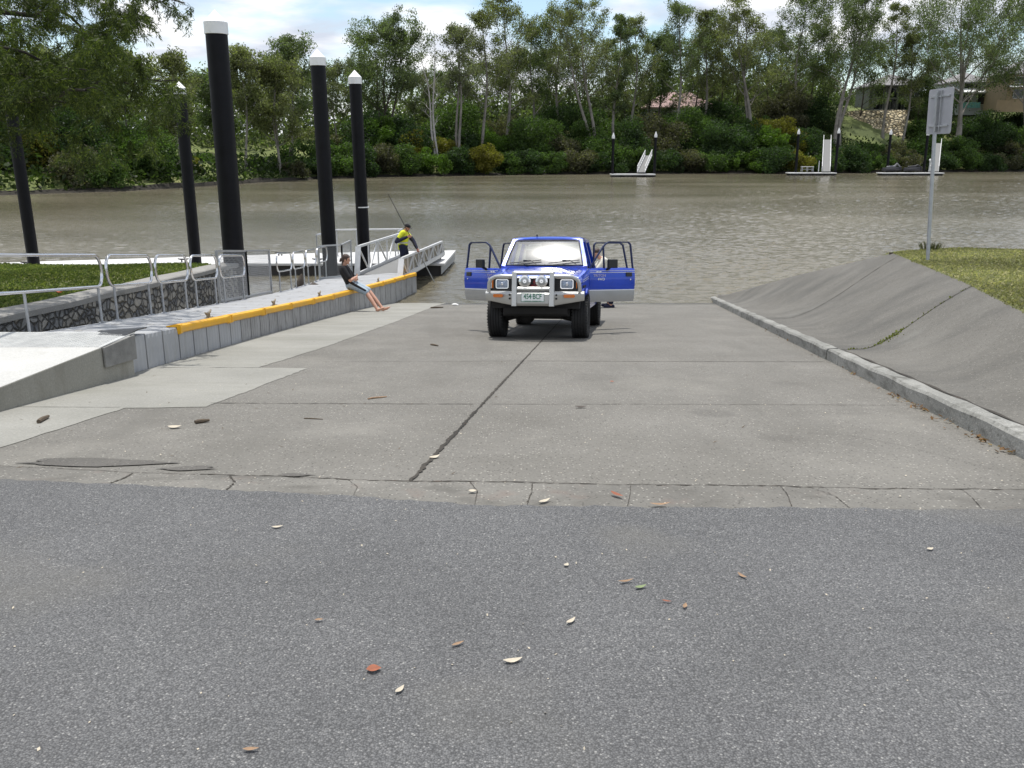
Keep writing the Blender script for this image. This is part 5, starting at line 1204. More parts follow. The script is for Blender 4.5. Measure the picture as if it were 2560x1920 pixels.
structure(MB().grid(rows).build('mud_bank', M['shaded_mud'], smooth=True))  # dark strip with the undercut's shade in its colour
def ground_at(u, Y):
    X = 0
    for _ in range(6):
        z = far_z(X, Y); dep = Y * math.cos(R(PITCH)) - (z - CAM_Z) * math.sin(R(PITCH)); X = (u - CX) / F_PX * dep
    return Vector((X, Y, far_z(X, Y)))

# ------------------------------------------------------------------ far docks
def far_dock(u0, u1, v, Y, label):
    A, B = at(u0, v, Y), at(u1, v, Y); z = WATER + .5
    t = thing('floating_dock', label, 'dock', (A.x, Y, z), group='private floating docks along the far bank')
    L = B.x - A.x
    MB().box((L / 2, 1.2, -.10), (L, 2.6, .2)).build('deck', M['pontoon_top'], t, bevel=.03)
    fm = MB(); n = 4
    for k in range(n): fm.box((L * (k + .5) / n, 1.2, -.45), (L / n * .86, 2.2, .5))
    fm.build('float', M['dark'], t)
    return t, A.x, L
def far_pile(u, vt, Y, label):
    base = at(u, 430, Y); base.z = WATER - 1; T_ = at(u, vt, Y); t = thing('mooring_pile', label, 'pile', base, group='black piles of the far docks'); h = T_.z - base.z
    MB().lathe([(.23, 0), (.23, h)], 16).build('sleeve', M['pile'], t, smooth=True, angle=40)
    MB().lathe([(.26, h - .03), (.26, h + .35), (.0, h + 1.0)], 16).build('cap', M['cap'], t, smooth=True, angle=30)
d1, ax1, L1 = far_dock(1528, 1639, 435, 154.5, 'far dock with a slanted truss gangway between two piles')
d2, ax2, L2 = far_dock(1974, 2092, 431, 164.0, 'far dock with a bench table and a long straight grey gangway')
d3, ax3, L3 = far_dock(2204, 2361, 432, 163.5, 'far dock behind the sign post carrying two covered watercraft')
far_pile(1531, 346, 156, 'left black pile of the far dock with the truss gangway'); far_pile(1636, 343, 156, 'right black pile of the far dock with the truss gangway')
far_pile(1989, 335, 166, 'black pile left of the bench table on the middle far dock'); far_pile(2088, 333, 166, 'black pile beside the long grey gangway of the middle far dock')
far_pile(2217, 336, 166, 'black pile behind the covered watercraft'); far_pile(2309, 338, 166, 'black pile just below the lower corner of the road sign')
def far_gangway(a0, a1, b0, b1, Yb, label, solid=False):
    """a: foot left/right (u, v) on the dock; b: head left/right"""
    t = thing('gangway', label, 'gangway', at(*a0, Yb[0]), group='gangways of the far docks'); o = t.location.copy()
    A0, A1 = at(*a0, Yb[0]) - o, at(*a1, Yb[0]) - o; B0, B1 = at(*b0, Yb[1]) - o, at(*b1, Yb[1]) - o
    MB().hexa([A0 - Vector((0, 0, .1)), A1 - Vector((0, 0, .1)), B1 - Vector((0, 0, .1)), B0 - Vector((0, 0, .1)), A0, A1, B1, B0]).build('deck', M['grip'], t)
    for P_, Q2 in ((A0, B0), (A1, B1)):
        r = MB(); U = Vector((0, 0, .95 if not solid else .85)); r.bar(P_, Q2, .10, .14); r.bar(P_ + U, Q2 + U, .09, .09); n = 7
        for k in range(n + 1):
            q = P_.lerp(Q2, k / n); r.bar(q, q + U, .06, .06, (0, 1, 0))
            if k < n and not solid: r.bar(q, P_.lerp(Q2, (k + 1) / n) + U, .05, .05)
        r.build('side_rail', M['white_alu'], t)
    return t
far_gangway((1593, 430), (1612, 430), (1613, 389), (1630, 388), (155.5, 163), 'slanted silver truss gangway climbing right from the leftmost far dock')
g2_ = far_gangway((2055, 428), (2075, 428), (2059, 349), (2077, 349), (165, 181), 'long straight grey gangway climbing from the middle far dock', True)
far_gangway((2325, 428), (2346, 428), (2335, 358), (2353, 358), (165, 180), 'grey gangway of the far dock right of the sign post', True)
tb_ = thing('bench_table', 'small pale bench table standing on the middle far dock', 'table', at(2004, 429, 165))
w_ = 2.2; mb_ = MB(); mb_.box((w_ / 2, .4, .86), (w_, .8, .08)); mb_.build('tabletop', M['trimwhite'], tb_)
for x in (.1, w_ / 2, w_ - .1):
    for y in (.08, .72): MB().box((x, y, .41), (.09, .09, .82)).build('leg', M['galv'], tb_)
mb_ = MB(); mb_.box((w_ / 2, .4, .40), (w_, .5, .06)); mb_.build('shelf', M['galv'], tb_)
def watercraft(u0, u1, v, label, bump_):
    A, B = at(u0, v, 164.5), at(u1, v, 164.5); t = thing('personal_watercraft', label, 'watercraft', A, group='covered watercraft on the far dock'); L = B.x - A.x
    h = MB(); n = 14; rows = []
    for k in range(n + 1):
        f = k / n; w2 = .62 * math.sin(math.pi * min(1, .12 + f * .95)) ** .5 if f < 1 else .2; zt = .55 + .22 * f
        rows.append([(L * f, .7 - w2 * .6, 0.02 + .1 * f), (L * f, .7 - w2, .35 + .12 * f), (L * f, .7 - w2 * .8, zt), (L * f, .7, zt + .04), (L * f, .7 + w2 * .8, zt), (L * f, .7 + w2, .35 + .12 * f), (L * f, .7 + w2 * .6, .02 + .1 * f)])
    h.grid(rows); h.add(rows[0], [tuple(range(7))]); h.add(rows[-1], [tuple(range(6, -1, -1))]); h.build('hull', M['cover'], t, smooth=True, angle=50)
    s = MB(); s.caps((L * .25, .7, .72), (L * .62, .7, .80), .20, .24); s.caps((L * .62, .7, .8), (L * .74, .7, 1.05 + bump_), .24, .16); s.caps((L * .74, .7, 1.05 + bump_), (L * .9, .7, .8), .18, .14)
    fuse(s.build('seat_cover', M['cover_grey'] if bump_ > .1 else M['cover'], t, smooth=True), .06)
watercraft(2209, 2257, 428, 'covered watercraft with a raised grey hump, left one on the far dock', .25)
watercraft(2263, 2308, 428, 'low black covered watercraft, right one on the far dock', .0)
lp = thing('dock_post', 'thin silver post with a white ball on the far dock', 'post', at(2322, 429, 164.5)); MB().tube([(0, 0, 0), (0, 0, 1.9)], .09, 8).build('shaft', M['alu'], lp); MB().ball((0, 0, 2.05), .2, 10, 8).build('ball', M['cap'], lp, smooth=True)
lp = thing('dock_post', 'thin grey post left of the long gangway on the middle far dock', 'post', at(2046, 429, 164.5)); MB().tube([(0, 0, 0), (0, 0, 1.9)], .09, 8).build('shaft', M['alu'], lp)

# ------------------------------------------------------------------ houses on the far bank
def hip_roof(x0, x1, y0, y1, z, h, over=.7):
    x0 -= over; x1 += over; y0 -= over; y1 += over; k = (y1 - y0) / 2
    k = min(k, (x1 - x0) / 2 - .3); m = MB(); ym = (y0 + y1) / 2
    P = [(x0, y0, z), (x1, y0, z), (x1, y1, z), (x0, y1, z), (x0 + k, ym, z + h), (x1 - k, ym, z + h)]
    m.add(P, [(0, 1, 5, 4), (1, 2, 5), (2, 3, 4, 5), (3, 0, 4)]); m.prism([(a, b_, z - .28) for a, b_, _ in P[:4]], (0, 0, .27))
    return m
def windows(t, wins, mat_f=None):
    for x, z, w2, h2, y in wins:
        o = MB().ring([(x + a * (w2 / 2 + .1), y - .02, z + c * (h2 / 2 + .1)) for a, c in ((-1, -1), (1, -1), (1, 1), (-1, 1))], [(x + a * w2 / 2, y - .02, z + c * h2 / 2) for a, c in ((-1, -1), (1, -1), (1, 1), (-1, 1))], (0, -.1, 0)).build('window', mat_f or M['trimwhite'], t)
        MB().box((x, y - .03, z), (w2, .04, h2)).build('pane', M['housepane'], o)
# low house with the faded pink roof
c = ground_at(1700, 213); c.z = 9.0; h1_ = thing('house', 'low house with faded pink roof half hidden among the tall gums', 'house', c)
x0 = at(1612, 262, 213).x - c.x; x1 = at(1792, 262, 213).x - c.x; ez = at(1700, 268, 213).z - c.z
MB().box(((x0 + x1) / 2, 5, ez / 2 - 1), (x1 - x0 - 1, 10, ez + 2)).build('wall', M['wall_pale'], h1_)
hip_roof(x0 + .4, x1 - .4, 0, 10, ez, 3.6).build('roof', M['roof_pink'], h1_)
for k in range(4): windows(h1_, [(x0 + 2.5 + k * (x1 - x0 - 5) / 3, ez - 1.4, 1.5, 1.3, 0)])
# grey two-storey house above the honey coloured boulder wall
Yh = 222; c = ground_at(2240, Yh); c.z = at(2240, 276, Yh).z; h2_ = thing('house', 'dark grey two-storey house with verandas above the honey coloured boulder wall', 'house', c)
x0 = at(2178, 276, Yh).x - c.x; x1 = at(2302, 276, Yh).x - c.x; ez = at(2240, 213, Yh).z - c.z; xm = (x0 + x1) / 2
m_ = MB(); m_.box((xm, 6.5, ez / 2 - 1), (x1 - x0, 9, ez + 2)); m_.build('wall', M['wall_grey'], h2_)
vb = MB(); vb.box((xm, .9, ez * .48), (x1 - x0, 2.4, .3)); vb.box((xm, .9, .0), (x1 - x0, 2.4, .3)); vb.build('veranda_floor', M['wall_grey'], h2_)
for k in range(5): MB().box((x0 + .3 + k * (x1 - x0 - .6) / 4, .0, ez / 2), (.4, .4, ez)).build('veranda_post', M['wall_grey'], h2_)
hip_roof(x0, x1, -.3, 11, ez, 2.9).build('roof', M['roof_grey'], h2_)
windows(h2_, [(x0 + 2.2, ez * .72, 2.2, 2.0, 2.0), (xm, ez * .72, 3.0, 2.2, 2.0), (x1 - 2.2, ez * .72, 2.0, 2.0, 2.0), (x0 + 2.2, ez * .25, 2.4, 2.2, 2.0), (xm + .6, ez * .25, 2.6, 2.3, 2.0), (x1 - 2.2, ez * .25, 2.0, 2.2, 2.0)])
# pale blue house behind the spreading gum
Yh = 226; c = ground_at(2420, Yh); c.z = at(2420, 266, Yh).z; h3_ = thing('house', 'pale house with sloping awning and dark wide windows behind the spreading gum', 'house', c)
x0 = at(2378, 262, Yh).x - c.x; x1 = at(2476, 262, Yh).x - c.x; ez = at(2420, 205, Yh).z - c.z; xm = (x0 + x1) / 2
MB().box((xm, 5, ez / 2 - 1), (x1 - x0, 9, ez + 2)).build('wall', M['wall_pale'], h3_)
hip_roof(x0, x1, .3, 10, ez, 2.6).build('roof', M['roof_grey'], h3_)
aw = MB(); aw.hexa([(x0 + 1, -2.2, ez * .55), (x1 - 1.5, -2.2, ez * .55), (x1 - 1.5, .5, ez * .72), (x0 + 1, .5, ez * .72), (x0 + 1, -2.2, ez * .57), (x1 - 1.5, -2.2, ez * .57), (x1 - 1.5, .5, ez * .745), (x0 + 1, .5, ez * .745)]); aw.build('awning', M['trimwhite'], h3_)
windows(h3_, [(xm - 2, ez * .3, 4.2, 2.4, .45), (xm + 2.8, ez * .3, 2.4, 2.4, .45), (xm, ez * .85, 4, 1.2, .45)])
fp = thing('pool_fence', 'low teal glass pool fence in front of the pale house', 'fence', at(2400, 267, 219)); fw_ = at(2450, 267, 219).x - fp.location.x
for k in range(4): MB().box((fw_ * (k + .5) / 4, 0, .4), (fw_ / 4 * .95, .05, 1.3)).build('panel', M['teal'], fp)
# tan house at the right edge
Yh = 214; c = ground_at(2560, Yh); c.z = at(2560, 250, Yh).z; h4_ = thing('house', 'tan brick two-storey house with grey roof at the right edge', 'house', c)
x0 = at(2518, 250, Yh).x - c.x; x1 = x0 + 13; ez = at(2560, 183, Yh).z - c.z; xm = (x0 + x1) / 2
MB().box((xm, 5.5, ez / 2 - 1), (x1 - x0, 10, ez + 2)).build('wall', M['wall_tan'], h4_); hip_roof(x0, x1, .5, 10.5, ez, 3.2).build('roof', M['roof_grey'], h4_)
MB().hexa([(x0 - .2, -1.6, ez * .46), (x1, -1.6, ez * .46), (x1, .5, ez * .53), (x0 - .2, .5, ez * .53), (x0 - .2, -1.6, ez * .48), (x1, -1.6, ez * .48), (x1, .5, ez * .555), (x0 - .2, .5, ez * .555)]).build('awning', M['trimwhite'], h4_)
windows(h4_, [(x0 + 2.4, ez * .75, 1.8, 1.5, .5), (x0 + 6, ez * .75, 2.2, 1.5, .5), (x0 + 2.6, ez * .25, 2.2, 2.0, .5), (x0 + 7, ez * .25, 2.4, 2.0, .5)])
tw = thing('garden_wall', 'low tan block wall below the tan house', 'wall', at(2492, 256, 211)); tl = at(2580, 256, 211).x - tw.location.x
MB().box((tl / 2, 0, -.8), (tl, .4, 2.6)).build('blockwork', M['wall_tan'], tw)
# honey coloured boulder wall
bwl = thing('boulder_wall', 'honey coloured boulder retaining wall below the dark grey house', 'wall', at(2190, 300, 212)); o = bwl.location.copy()
def bw(u, v, Y): return at(u, v, Y) - o
tops = [(2092, 279), (2140, 276), (2200, 275), (2250, 275), (2274, 274)]; bots = [(2120, 345), (2150, 348), (2200, 350), (2240, 345), (2258, 318)]
rows = []
for f in np.linspace(0, 1, 9):
    rw = []
    for (u0, v0), (u1, v1) in zip(tops, bots):
        for s in (0, .5):
            rw.append(bw(u0 + (u1 - u0) * f + (24 if s else 0), v0 + (v1 - v0) * f, 215 - 6.5 * f + .35 * math.sin(u0 * 3.1 + f * 21 + s * 9)))
    rows.append(rw[:-1])
mm = MB().grid(rows); bk = [p + Vector((0, 1.2, 0)) for p in rows[0]]; mm.grid([rows[0], bk]); mm.build('stonework', M['boulder'], bwl, smooth=True)

# ------------------------------------------------------------------ road sign seen from behind, on the right lawn
b0 = at(2321, 634, 16.7); b1 = at(2342, 236, 16.95); b0.z -= .12
sg = thing('road_sign', 'blank back of a metal road sign on a grey post at the lawn edge', 'sign', b0); v_ = b1 - b0
MB().tube([(0, 0, 0), v_], .034, 12).build('post', M['galv'], sg, smooth=True, angle=40)
c = at(2341, 278, 16.75) - b0; th = R(-89); ex = Vector((math.cos(th), math.sin(th), 0)); nrm_ = Vector((-ex.y, ex.x, 0)); upv = (v_.normalized() * .6 + Vector((0, 0, .4))).normalized()
w2, h2 = .46, .40; pts = []
for x, z in rrect(w2, h2, .05): pts.append(c + ex * x + upv * z + nrm_ * .06)
MB().prism(pts, nrm_ * .006).build('panel', M['signback'], sg)
br = MB()
for z in (-.26, .26): br.bar(c + upv * z - ex * .36 + nrm_ * .05, c + upv * z + ex * .36 + nrm_ * .05, .03, .03)
br.bar(c + upv * -.36 - ex * .05 + nrm_ * .035, c + upv * .36 - ex * .05 + nrm_ * .035, .05, .05, (0, 1, 0)); br.bar(c + upv * -.36 + ex * .07 + nrm_ * .045, c + upv * .36 + ex * .07 + nrm_ * .045, .035, .02, (0, 1, 0))
br.build('bracket', M['galv'], sg)
# driftwood by the walkway, white scrap and sticks at the waterline
dw = thing('driftwood', 'dark broken driftwood stump jutting up between walkway rails and water', 'driftwood', at(757, 728, 24.2)); m_ = MB()
m_.tube([(-.02, 0, -.2), (-.10, .0, .12), (-.04, .03, .32), (.0, .05, .46)], [.10, .15, .10, .03], 9); m_.tube([(-.05, 0, .08), (.12, .03, .05), (.30, .1, .14), (.46, .15, .10)], [.08, .07, .12, .05], 9)
for v in range(len(m_.v)): x, y, z = m_.v[v]; m_.v[v] = (x + .02 * math.sin(y * 60 + z * 45), y + .02 * math.sin(x * 50), z + .02 * math.sin(x * 70 + y * 31))
m_.build('stump', M['drift'], dw, smooth=True, angle=50)
def gp(u, v, lift=0.0):
    r = uv(u, v); t = 5.0
    for _ in range(60): P = r * t; t *= 1 + (CAM_Z + P.z - zg(P.y)) / max(.3, abs(P.z)) * .5
    P = r * t; return Vector((P.x, P.y, zg(P.y) + lift))
def lone(name, mb, mat, label, cat, loc, group=None, **k):
    o = mb.build(name, mat, **k); o.location = loc; return tag(o, label, cat, group)
m_ = MB(); m_.ball((0, 0, .03), (.09, .05, .035), 12, 8); m_.ball((.06, .0, .02), (.05, .04, .03), 10, 7); lone('foam_scrap', m_, M['foam'], 'small white foam scrap washed up at the waterline beside the truck', 'litter', gp(1137, 764))
def stick(label, a, b, r, bend=.02, mat='stick'):
    A, B = gp(*a, r), gp(*b, r); d = B - A; s = Vector((-d.y, d.x, 0)); pts = [d * f + s * bend * math.sin(f * 5) for f in (0, .25, .5, .75, 1)]
    lone('stick', MB().tube(pts, [r * .8, r, r, r * .8, r * .6], 7), M[mat], label, 'stick', A, 'sticks lying on the ramp', smooth=True, angle=50)
stick('dark thin stick lying at the water edge between pontoon and truck', (1077, 771), (1108, 770), .022)
stick('thick grey brown stick lying on the pale slab near the left edge', (97, 1060), (120, 1046), .020)
stick('short dark brown stick on the grey ramp below the pale slab', (488, 1060), (523, 1055), .017)
stick('thin straw coloured twig lying across the middle of the ramp', (920, 999), (965, 993), .008, .05, 'leaf_dry')
stick('short dark twig on the ramp a little left of the truck', (1077, 863), (1096, 866), .014)
stick('hair-thin dark twig on the ramp near the centre joint', (760, 1047), (808, 1049), .005)
# fallen leaves
def leafm(L, Wd, curl, fold):
    rows = []
    for k in range(7):
        f = k / 6; w2 = Wd / 2 * math.sin(math.pi * (f ** .85)) + .0006; z = .004 + curl * L * (f - .5) ** 2 * 2
        rows.append([(L * (f - .5), -w2, z + fold * w2), (L * (f - .5), 0, z), (L * (f - .5), w2, z + fold * w2)])
    return MB().grid(rows)
LG = 'leaves fallen on road and ramp'
for (u, v, L, Wd, ang, mt, lb) in (
    (1601, 1477, .060, .020, 25, 'leaf_fresh', 'fallen greenish leaf, the only green one on the open asphalt'),
    (1564, 1463, .075, .014, 18, 'leaf_dry', 'slim pinkish brown leaf just behind the greenish leaf on the asphalt'),
    (1427, 1563, .060, .018, 50, 'leaf_pale', 'upright-pointing pale pink leaf alone on the asphalt middle'),
    (1282, 1662, .075, .026, 15, 'leaf_pale', 'torn white leaf curl, the palest scrap in the foreground asphalt'),
    (1145, 1620, .055, .014, 35, 'leaf_dry', 'thin curled brown leaf left of the torn white leaf'),
    (1416, 1421, .032, .020, 60, 'leaf_pale', 'tiny pale yellow leaf on the asphalt nearest below the edging'),
    (1361, 1259, .085, .028, 40, 'leaf_pale', 'long pale leaf lying on the cracked edging at the asphalt line'),
    (1649, 1269, .12, .022, 4, 'leaf_dry', 'long tan leaf lying flat along the asphalt line'),
    (1542, 1245, .10, .028, -50, 'leaf_red', 'russet leaf stuck in a crack of the concrete edging'),
    (1666, 1513, .040, .010, -20, 'leaf_red', 'thin reddish leaf right of the greenish leaf'),
    (1712, 1525, .045, .016, 70, 'leaf_dry', 'crumpled brown leaf right of the thin reddish leaf'),
    (1855, 1449, .06, .016, -60, 'leaf_dry', 'folded tan leaf on the right half of the asphalt'),
    (1182, 1234, .05, .034, 0, 'leaf_pale', 'round whitish leaf on the concrete edging near the centre joint'),
    (2324, 1381, .04, .02, 20, 'leaf_pale', 'small pale leaf alone on the far right asphalt'),
    (935, 1684, .055, .042, 10, 'leaf_red', 'broad russet leaf on the left foreground asphalt'),
    (1000, 1736, .05, .018, 60, 'leaf_pale', 'bleached leaf shreds below the broad russet leaf'),
    (798, 1560, .035, .014, 10, 'leaf_dry', 'small tan leaf on the left asphalt'),
    (694, 1325, .06, .02, 15, 'leaf_pale', 'flat bleached leaf on the left asphalt near the edging'),
    (628, 1886, .05, .014, 5, 'leaf_dry', 'pinkish leaf at the bottom edge of the asphalt'),
    (437, 1071, .11, .06, 10, 'leaf_pale', 'large crumpled pale leaf on the grey ramp beside a dark stick'),
    (1452, 1020, .12, .05, 0, 'drift', 'dark curled leaf on the middle of the right ramp lane'),
    (1530, 957, .05, .04, 0, 'leaf_red', 'small orange brown leaf on the ramp below the truck'),
    (1086, 1146, .09, .04, 40, 'leaf_pale', 'pale leaf caught in the ramp centre joint')):
    o = lone('fallen_leaf', leafm(L * .95, Wd * 1.0, random.uniform(.03, .2), random.uniform(-.1, .25)), M[mt], lb, 'leaf', gp(u, v, .016 if gp(u, v).y < 4.95 else .010), LG); o.rotation_euler = (0, 0, R(ang))
pp = pl_ = at(152, 719, 12.4); lone('orange_scrap', leafm(.12, .05, .5, .6), M['orange'], 'orange scrap of litter on the left lawn beside the coping', 'litter', (at(150, 741, 13.6).x, 13.6, zl(13.6) + .05))
# leaves drifted against the kerb, and grit on road and ramp
def scatter_quads(name, mat, P, size, aspect=.45, tilt=.35, seed=1):
    rg = np.random.default_rng(seed); n = len(P); P = np.asarray(P, float); a = rg.uniform(0, 6.283, n); L = size * rg.uniform(.5, 1.4, n)
    d = np.stack([np.cos(a), np.sin(a), rg.normal(0, tilt, n)], 1) * L[:, None] / 2; s = np.stack([-np.sin(a), np.cos(a), rg.normal(0, tilt, n)], 1) * (L * aspect)[:, None] / 2
    return quads_object(name, np.stack([P - d, P + s, P + d, P - s], 1), mat)
P = []
for y0, y1, n in ((5.6, 6.3, 35), (6.3, 7.0, 12), (7.2, 8.3, 45), (8.6, 11, 14), (11.3, 16, 14)):
    for _ in range(n):
        y = random.uniform(y0, y1); P.append((xk(y) - abs(random.gauss(0, .05)) - .01, y, zg(y) + random.uniform(.008, .03)))
tag(scatter_quads('leaf_litter', leafmat('drifted_leaves', (.20, .115, .06), .7), P, .042, .5, .4, 3), kind='stuff')
P = [(random.uniform(-3.2, 3.6), y, zg(y) + (.014 if y < 4.9 else .008)) for y in [random.uniform(1.9, 9) for _ in range(420)]]; P = [p for p in P if p[0] < xk(p[1]) - .05]
tag(scatter_quads('pale_grit', M['leaf_pale'], P, .011, .7, .3, 5), kind='stuff')
P = [(random.uniform(-4.2, 5), y, zg(y) + .008) for y in [random.uniform(5, 22) for _ in range(260)]]; P = [p for p in P if p[0] < xk(p[1]) - .05]
tag(scatter_quads('twig_debris', M['stick'], P, .045, .16, .15, 6), kind='stuff')
# ------------------------------------------------------------------ vegetation
LM = {'olive': leafmat('gum_leaf_olive', (0.155, 0.168, 0.088), .5, (.02, .02, 0)), 'green': leafmat('gum_leaf_green', (0.122, 0.152, 0.078), .5),
      'grey': leafmat('gum_leaf_grey', (0.155, 0.165, 0.112), .4), 'deep': leafmat('gum_leaf_deep', (0.088, 0.116, 0.054), .45),
      'b_dark': leafmat('shrub_leaf_dark', (0.046, 0.078, 0.030), .5), 'b_mid': leafmat('shrub_leaf_mid', (0.075, 0.122, 0.036), .5), 'b_bright': leafmat('shrub_leaf_bright', (0.085, 0.145, 0.026), .4),
      'b_yellow': leafmat('shrub_leaf_yellow', (0.165, 0.155, 0.030), .4), 'b_grey': leafmat('shrub_leaf_grey', (0.100, 0.098, 0.062), .4), 'under': leafmat('undergrowth_leaf', (0.036, 0.056, 0.018), .5),
      'near': leafmat('she_oak_leaf', (0.052, 0.074, 0.023), .5, (.05, .045, 0), .5, .45)}
def leaf_quads(C, size, rg, droop=.5, aspect=.5):
    n = len(C); a = rg.normal(size=(n, 3)); a[:, 2] -= droop; a /= np.linalg.norm(a, axis=1)[:, None]
    b = rg.normal(size=(n, 3)); b -= a * (a * b).sum(1)[:, None]; b /= np.linalg.norm(b, axis=1)[:, None]
    L = size * rg.uniform(.55, 1.35, n)[:, None]; d = a * L / 2; s = b * L * aspect / 2
    return np.stack([C - d, C + s + d * .15, C + d, C - s + d * .15], 1)

def gum(base, H, W, cb, mat, seed, lean=(0, 0), name='gum_tree', label='', group='gum trees on the far bank', bark='bark', dens=1.0, r0=None, forks=1, dead=False, cat='tree', leafsize=.36, sub=3):
    rg = np.random.default_rng(seed); rd = random.Random(seed)
    t = thing(name, label, cat, base, group=group)
    r0 = r0 or max(.16, H * .012); tr = MB(); tips = []
    def limb(p, d, L, r, lvl):
        pts = [p.copy()]; n = 5; q = p.copy(); dd = d.copy()
        for k in range(n):
            dd = (dd + Vector((rd.gauss(0, .12), rd.gauss(0, .12), rd.gauss(.05, .08)))).normalized(); q = q + dd * (L / n); pts.append(q.copy())
            if lvl > 0 and k >= 1:
                tips.append((q.copy(), L * .2))
        tr.tube(pts, [r * (1 - .78 * k / n) for k in range(n + 1)], 5 if lvl else 8, caps=False)
        tips.append((q.copy(), max(.8, L * .2)))
        if lvl < 2:
            for k in range(sub + 1):
                f = rd.uniform(.35, 1.0); j = min(n - 1, int(f * n)); pp = pts[j].lerp(pts[j + 1], f * n - j)
                az = rd.uniform(0, 6.283); nd = (dd * .75 + Vector((math.cos(az), math.sin(az), rd.uniform(-.1, .5))) * .75).normalized(); limb(pp, nd, L * rd.uniform(.35, .6), r * .45, lvl + 1)
    for fk in range(forks):
        off = Vector((rd.gauss(0, .5) if forks > 1 else 0, rd.gauss(0, .4) if forks > 1 else 0, 0))
        top = Vector((lean[0] * H + (rd.uniform(-.28, .28) * W if forks > 1 else 0), lean[1] * H, H * (.9 if not fk else rd.uniform(.72, .9)))); n = 9; pts = []
        for k in range(n + 1):
            f = k / n; pts.append(off * (1 - f) + Vector((top.x * f ** 1.25 + .018 * H * math.sin(f * 6 + seed + fk), top.y * f + .012 * H * math.sin(f * 7 + seed * 2), top.z * f)))
        tr.tube(pts, [r0 * (1.35 if k == 0 else 1) * (1 - .86 * k / n) for k in range(n + 1)], 8, caps=False)
        nl = max(7, int(15 / forks ** .5)); tips.append((pts[-1], .1 * W + .5))
        for k in range(nl):
            f = cb + (1 - cb) * (k + rd.random()) / nl; f = min(.98, f); j = min(n - 1, int(f * n)); p = pts[j].lerp(pts[j + 1], f * n - j)
            az = k * 2.4 + rd.uniform(-.5, .5) + fk; up = .55 + .6 * f; d = Vector((math.cos(az), math.sin(az), up)).normalized()
            env = math.sin(math.pi * min(1, max(.16, (f - cb) / (1 - cb) * .8 + .2))) ** .6
            limb(p, d, W * .52 * env * rd.uniform(.75, 1.1), r0 * .42 * (1.1 - f), 1 if not dead else 1)
    tr.build('trunk', M['deadwood' if dead else bark], t, smooth=True)
    if not dead:
        Cs = []
        for p, r in tips:
            r = min(1.9, max(.8, r)) * rg.uniform(.75, 1.6); m = int(18 * dens * r ** 1.75 * (.46 / leafsize) ** 1.7) + 8
            x = rg.normal(size=(m, 3)); x /= np.linalg.norm(x, axis=1)[:, None]; x *= (rg.random((m, 1)) ** .55) * r * 1.15; x[:, 2] *= .7
            x[:, 2] -= .10 * r; Cs.append(np.array(p)[None] + x)
        quads_object('crown', leaf_quads(np.concatenate(Cs), leafsize, rg, .9, .42), LM[mat], t)
    return t
def place_gum(u, Y, vt, wpx, cb, mat, seed, label, **k):
    vt -= 22 if u > 1180 else 0
    B = ground_at(u, Y); T_ = at(u, vt, Y); dep = Y * math.cos(R(PITCH)); B.z -= .3
    return gum(B, (T_.z - B.z) * k.pop('hk', 1.0), wpx * 1.3 / F_PX * dep, cb * .85, mat, seed, label=label, **k)
G = place_gum
G(622, 134, 100, 95, .45, 'olive', 11, 'slender gum with small oval crown just right of the tallest black pile')
G(735, 150, 78, 150, .42, 'green', 12, 'rounded gum whose crown rises behind the second pile', forks=2)
G(690, 138, 150, 150, .25, 'olive', 13, 'low bushy olive gum between the tallest and second piles', forks=2, dens=1.3)
G(957, 172, 38, 185, .34, 'green', 14, 'big dome-crowned gum with many upswept limbs right of the third pile', forks=4, dens=1.25, bark='bark_dark')
G(1092, 168, 48, 70, .35, 'grey', 15, 'bare dead tree with pale forked twigs against the sky', dead=True, name='dead_tree', forks=2, lean=(-.05, 0), r0=.26, group=None)
G(1152, 170, 42, 105, .5, 'grey', 16, 'thin pale-stemmed gum with sparse crown right of the bare dead tree', dens=.55, forks=2)
G(1212, 176, 20, 120, .42, 'olive', 17, 'gum with straight pale lower trunk above the left side of the truck', dens=.8)
G(1268, 182, -18, 150, .35, 'olive', 18, 'very tall open gum directly above the truck roof', dens=.85)
G(1330, 190, 70, 120, .3, 'deep', 19, 'shorter dark gum in the gap right of the very tall open gum')
G(1475, 186, -6, 150, .4, 'olive', 20, 'gum with a leaning white trunk and forked top left of the first far dock', lean=(-.16, 0), dens=.85, forks=2)
G(1395, 196, 22, 120, .35, 'grey', 21, 'airy gum left of the leaning white trunk', dens=.7)
G(1537, 188, 26, 66, .3, 'green', 22, 'narrow spire-like gum above the left pile of the first far dock')
G(1580, 192, 40, 85, .35, 'olive', 23, 'narrow gum above the slanted truss gangway', dens=.8)
G(1690, 196, 6, 130, .35, 'green', 24, 'tall gum in front of the pink-roofed house', dens=.9)
G(1758, 200, 24, 100, .32, 'olive', 25, 'gum at the right end of the pink roof')
G(1872, 194, -20, 165, .3, 'olive', 26, 'tall leafy gum with bare lower branches left of the middle far dock', lean=(-.05, 0), dens=1.1, forks=2)
G(1985, 202, -14, 150, .3, 'green', 27, 'dense tall gum above the bench table of the middle dock', dens=1.15)
G(2094, 197, -28, 185, .36, 'green', 28, 'big gum with white leaning multiple trunks above the long grey gangway', lean=(.05, 0), forks=3, dens=1.15)
G(2212, 205, 2, 85, .45, 'olive', 29, 'slim gum with a clear stem in front of the boulder wall', dens=.7)
G(2258, 203, 84, 80, .4, 'olive', 30, 'short slim gum just left of the road sign', dens=.6)
G(2386, 203, -22, 300, .36, 'green', 31, 'wide spreading gum with a stout pale trunk right of the road sign', forks=2, dens=1.15, r0=.62, sub=4)
G(2562, 200, -12, 190, .45, 'green', 32, 'gum at the top right corner, half cut by the edge', forks=2)
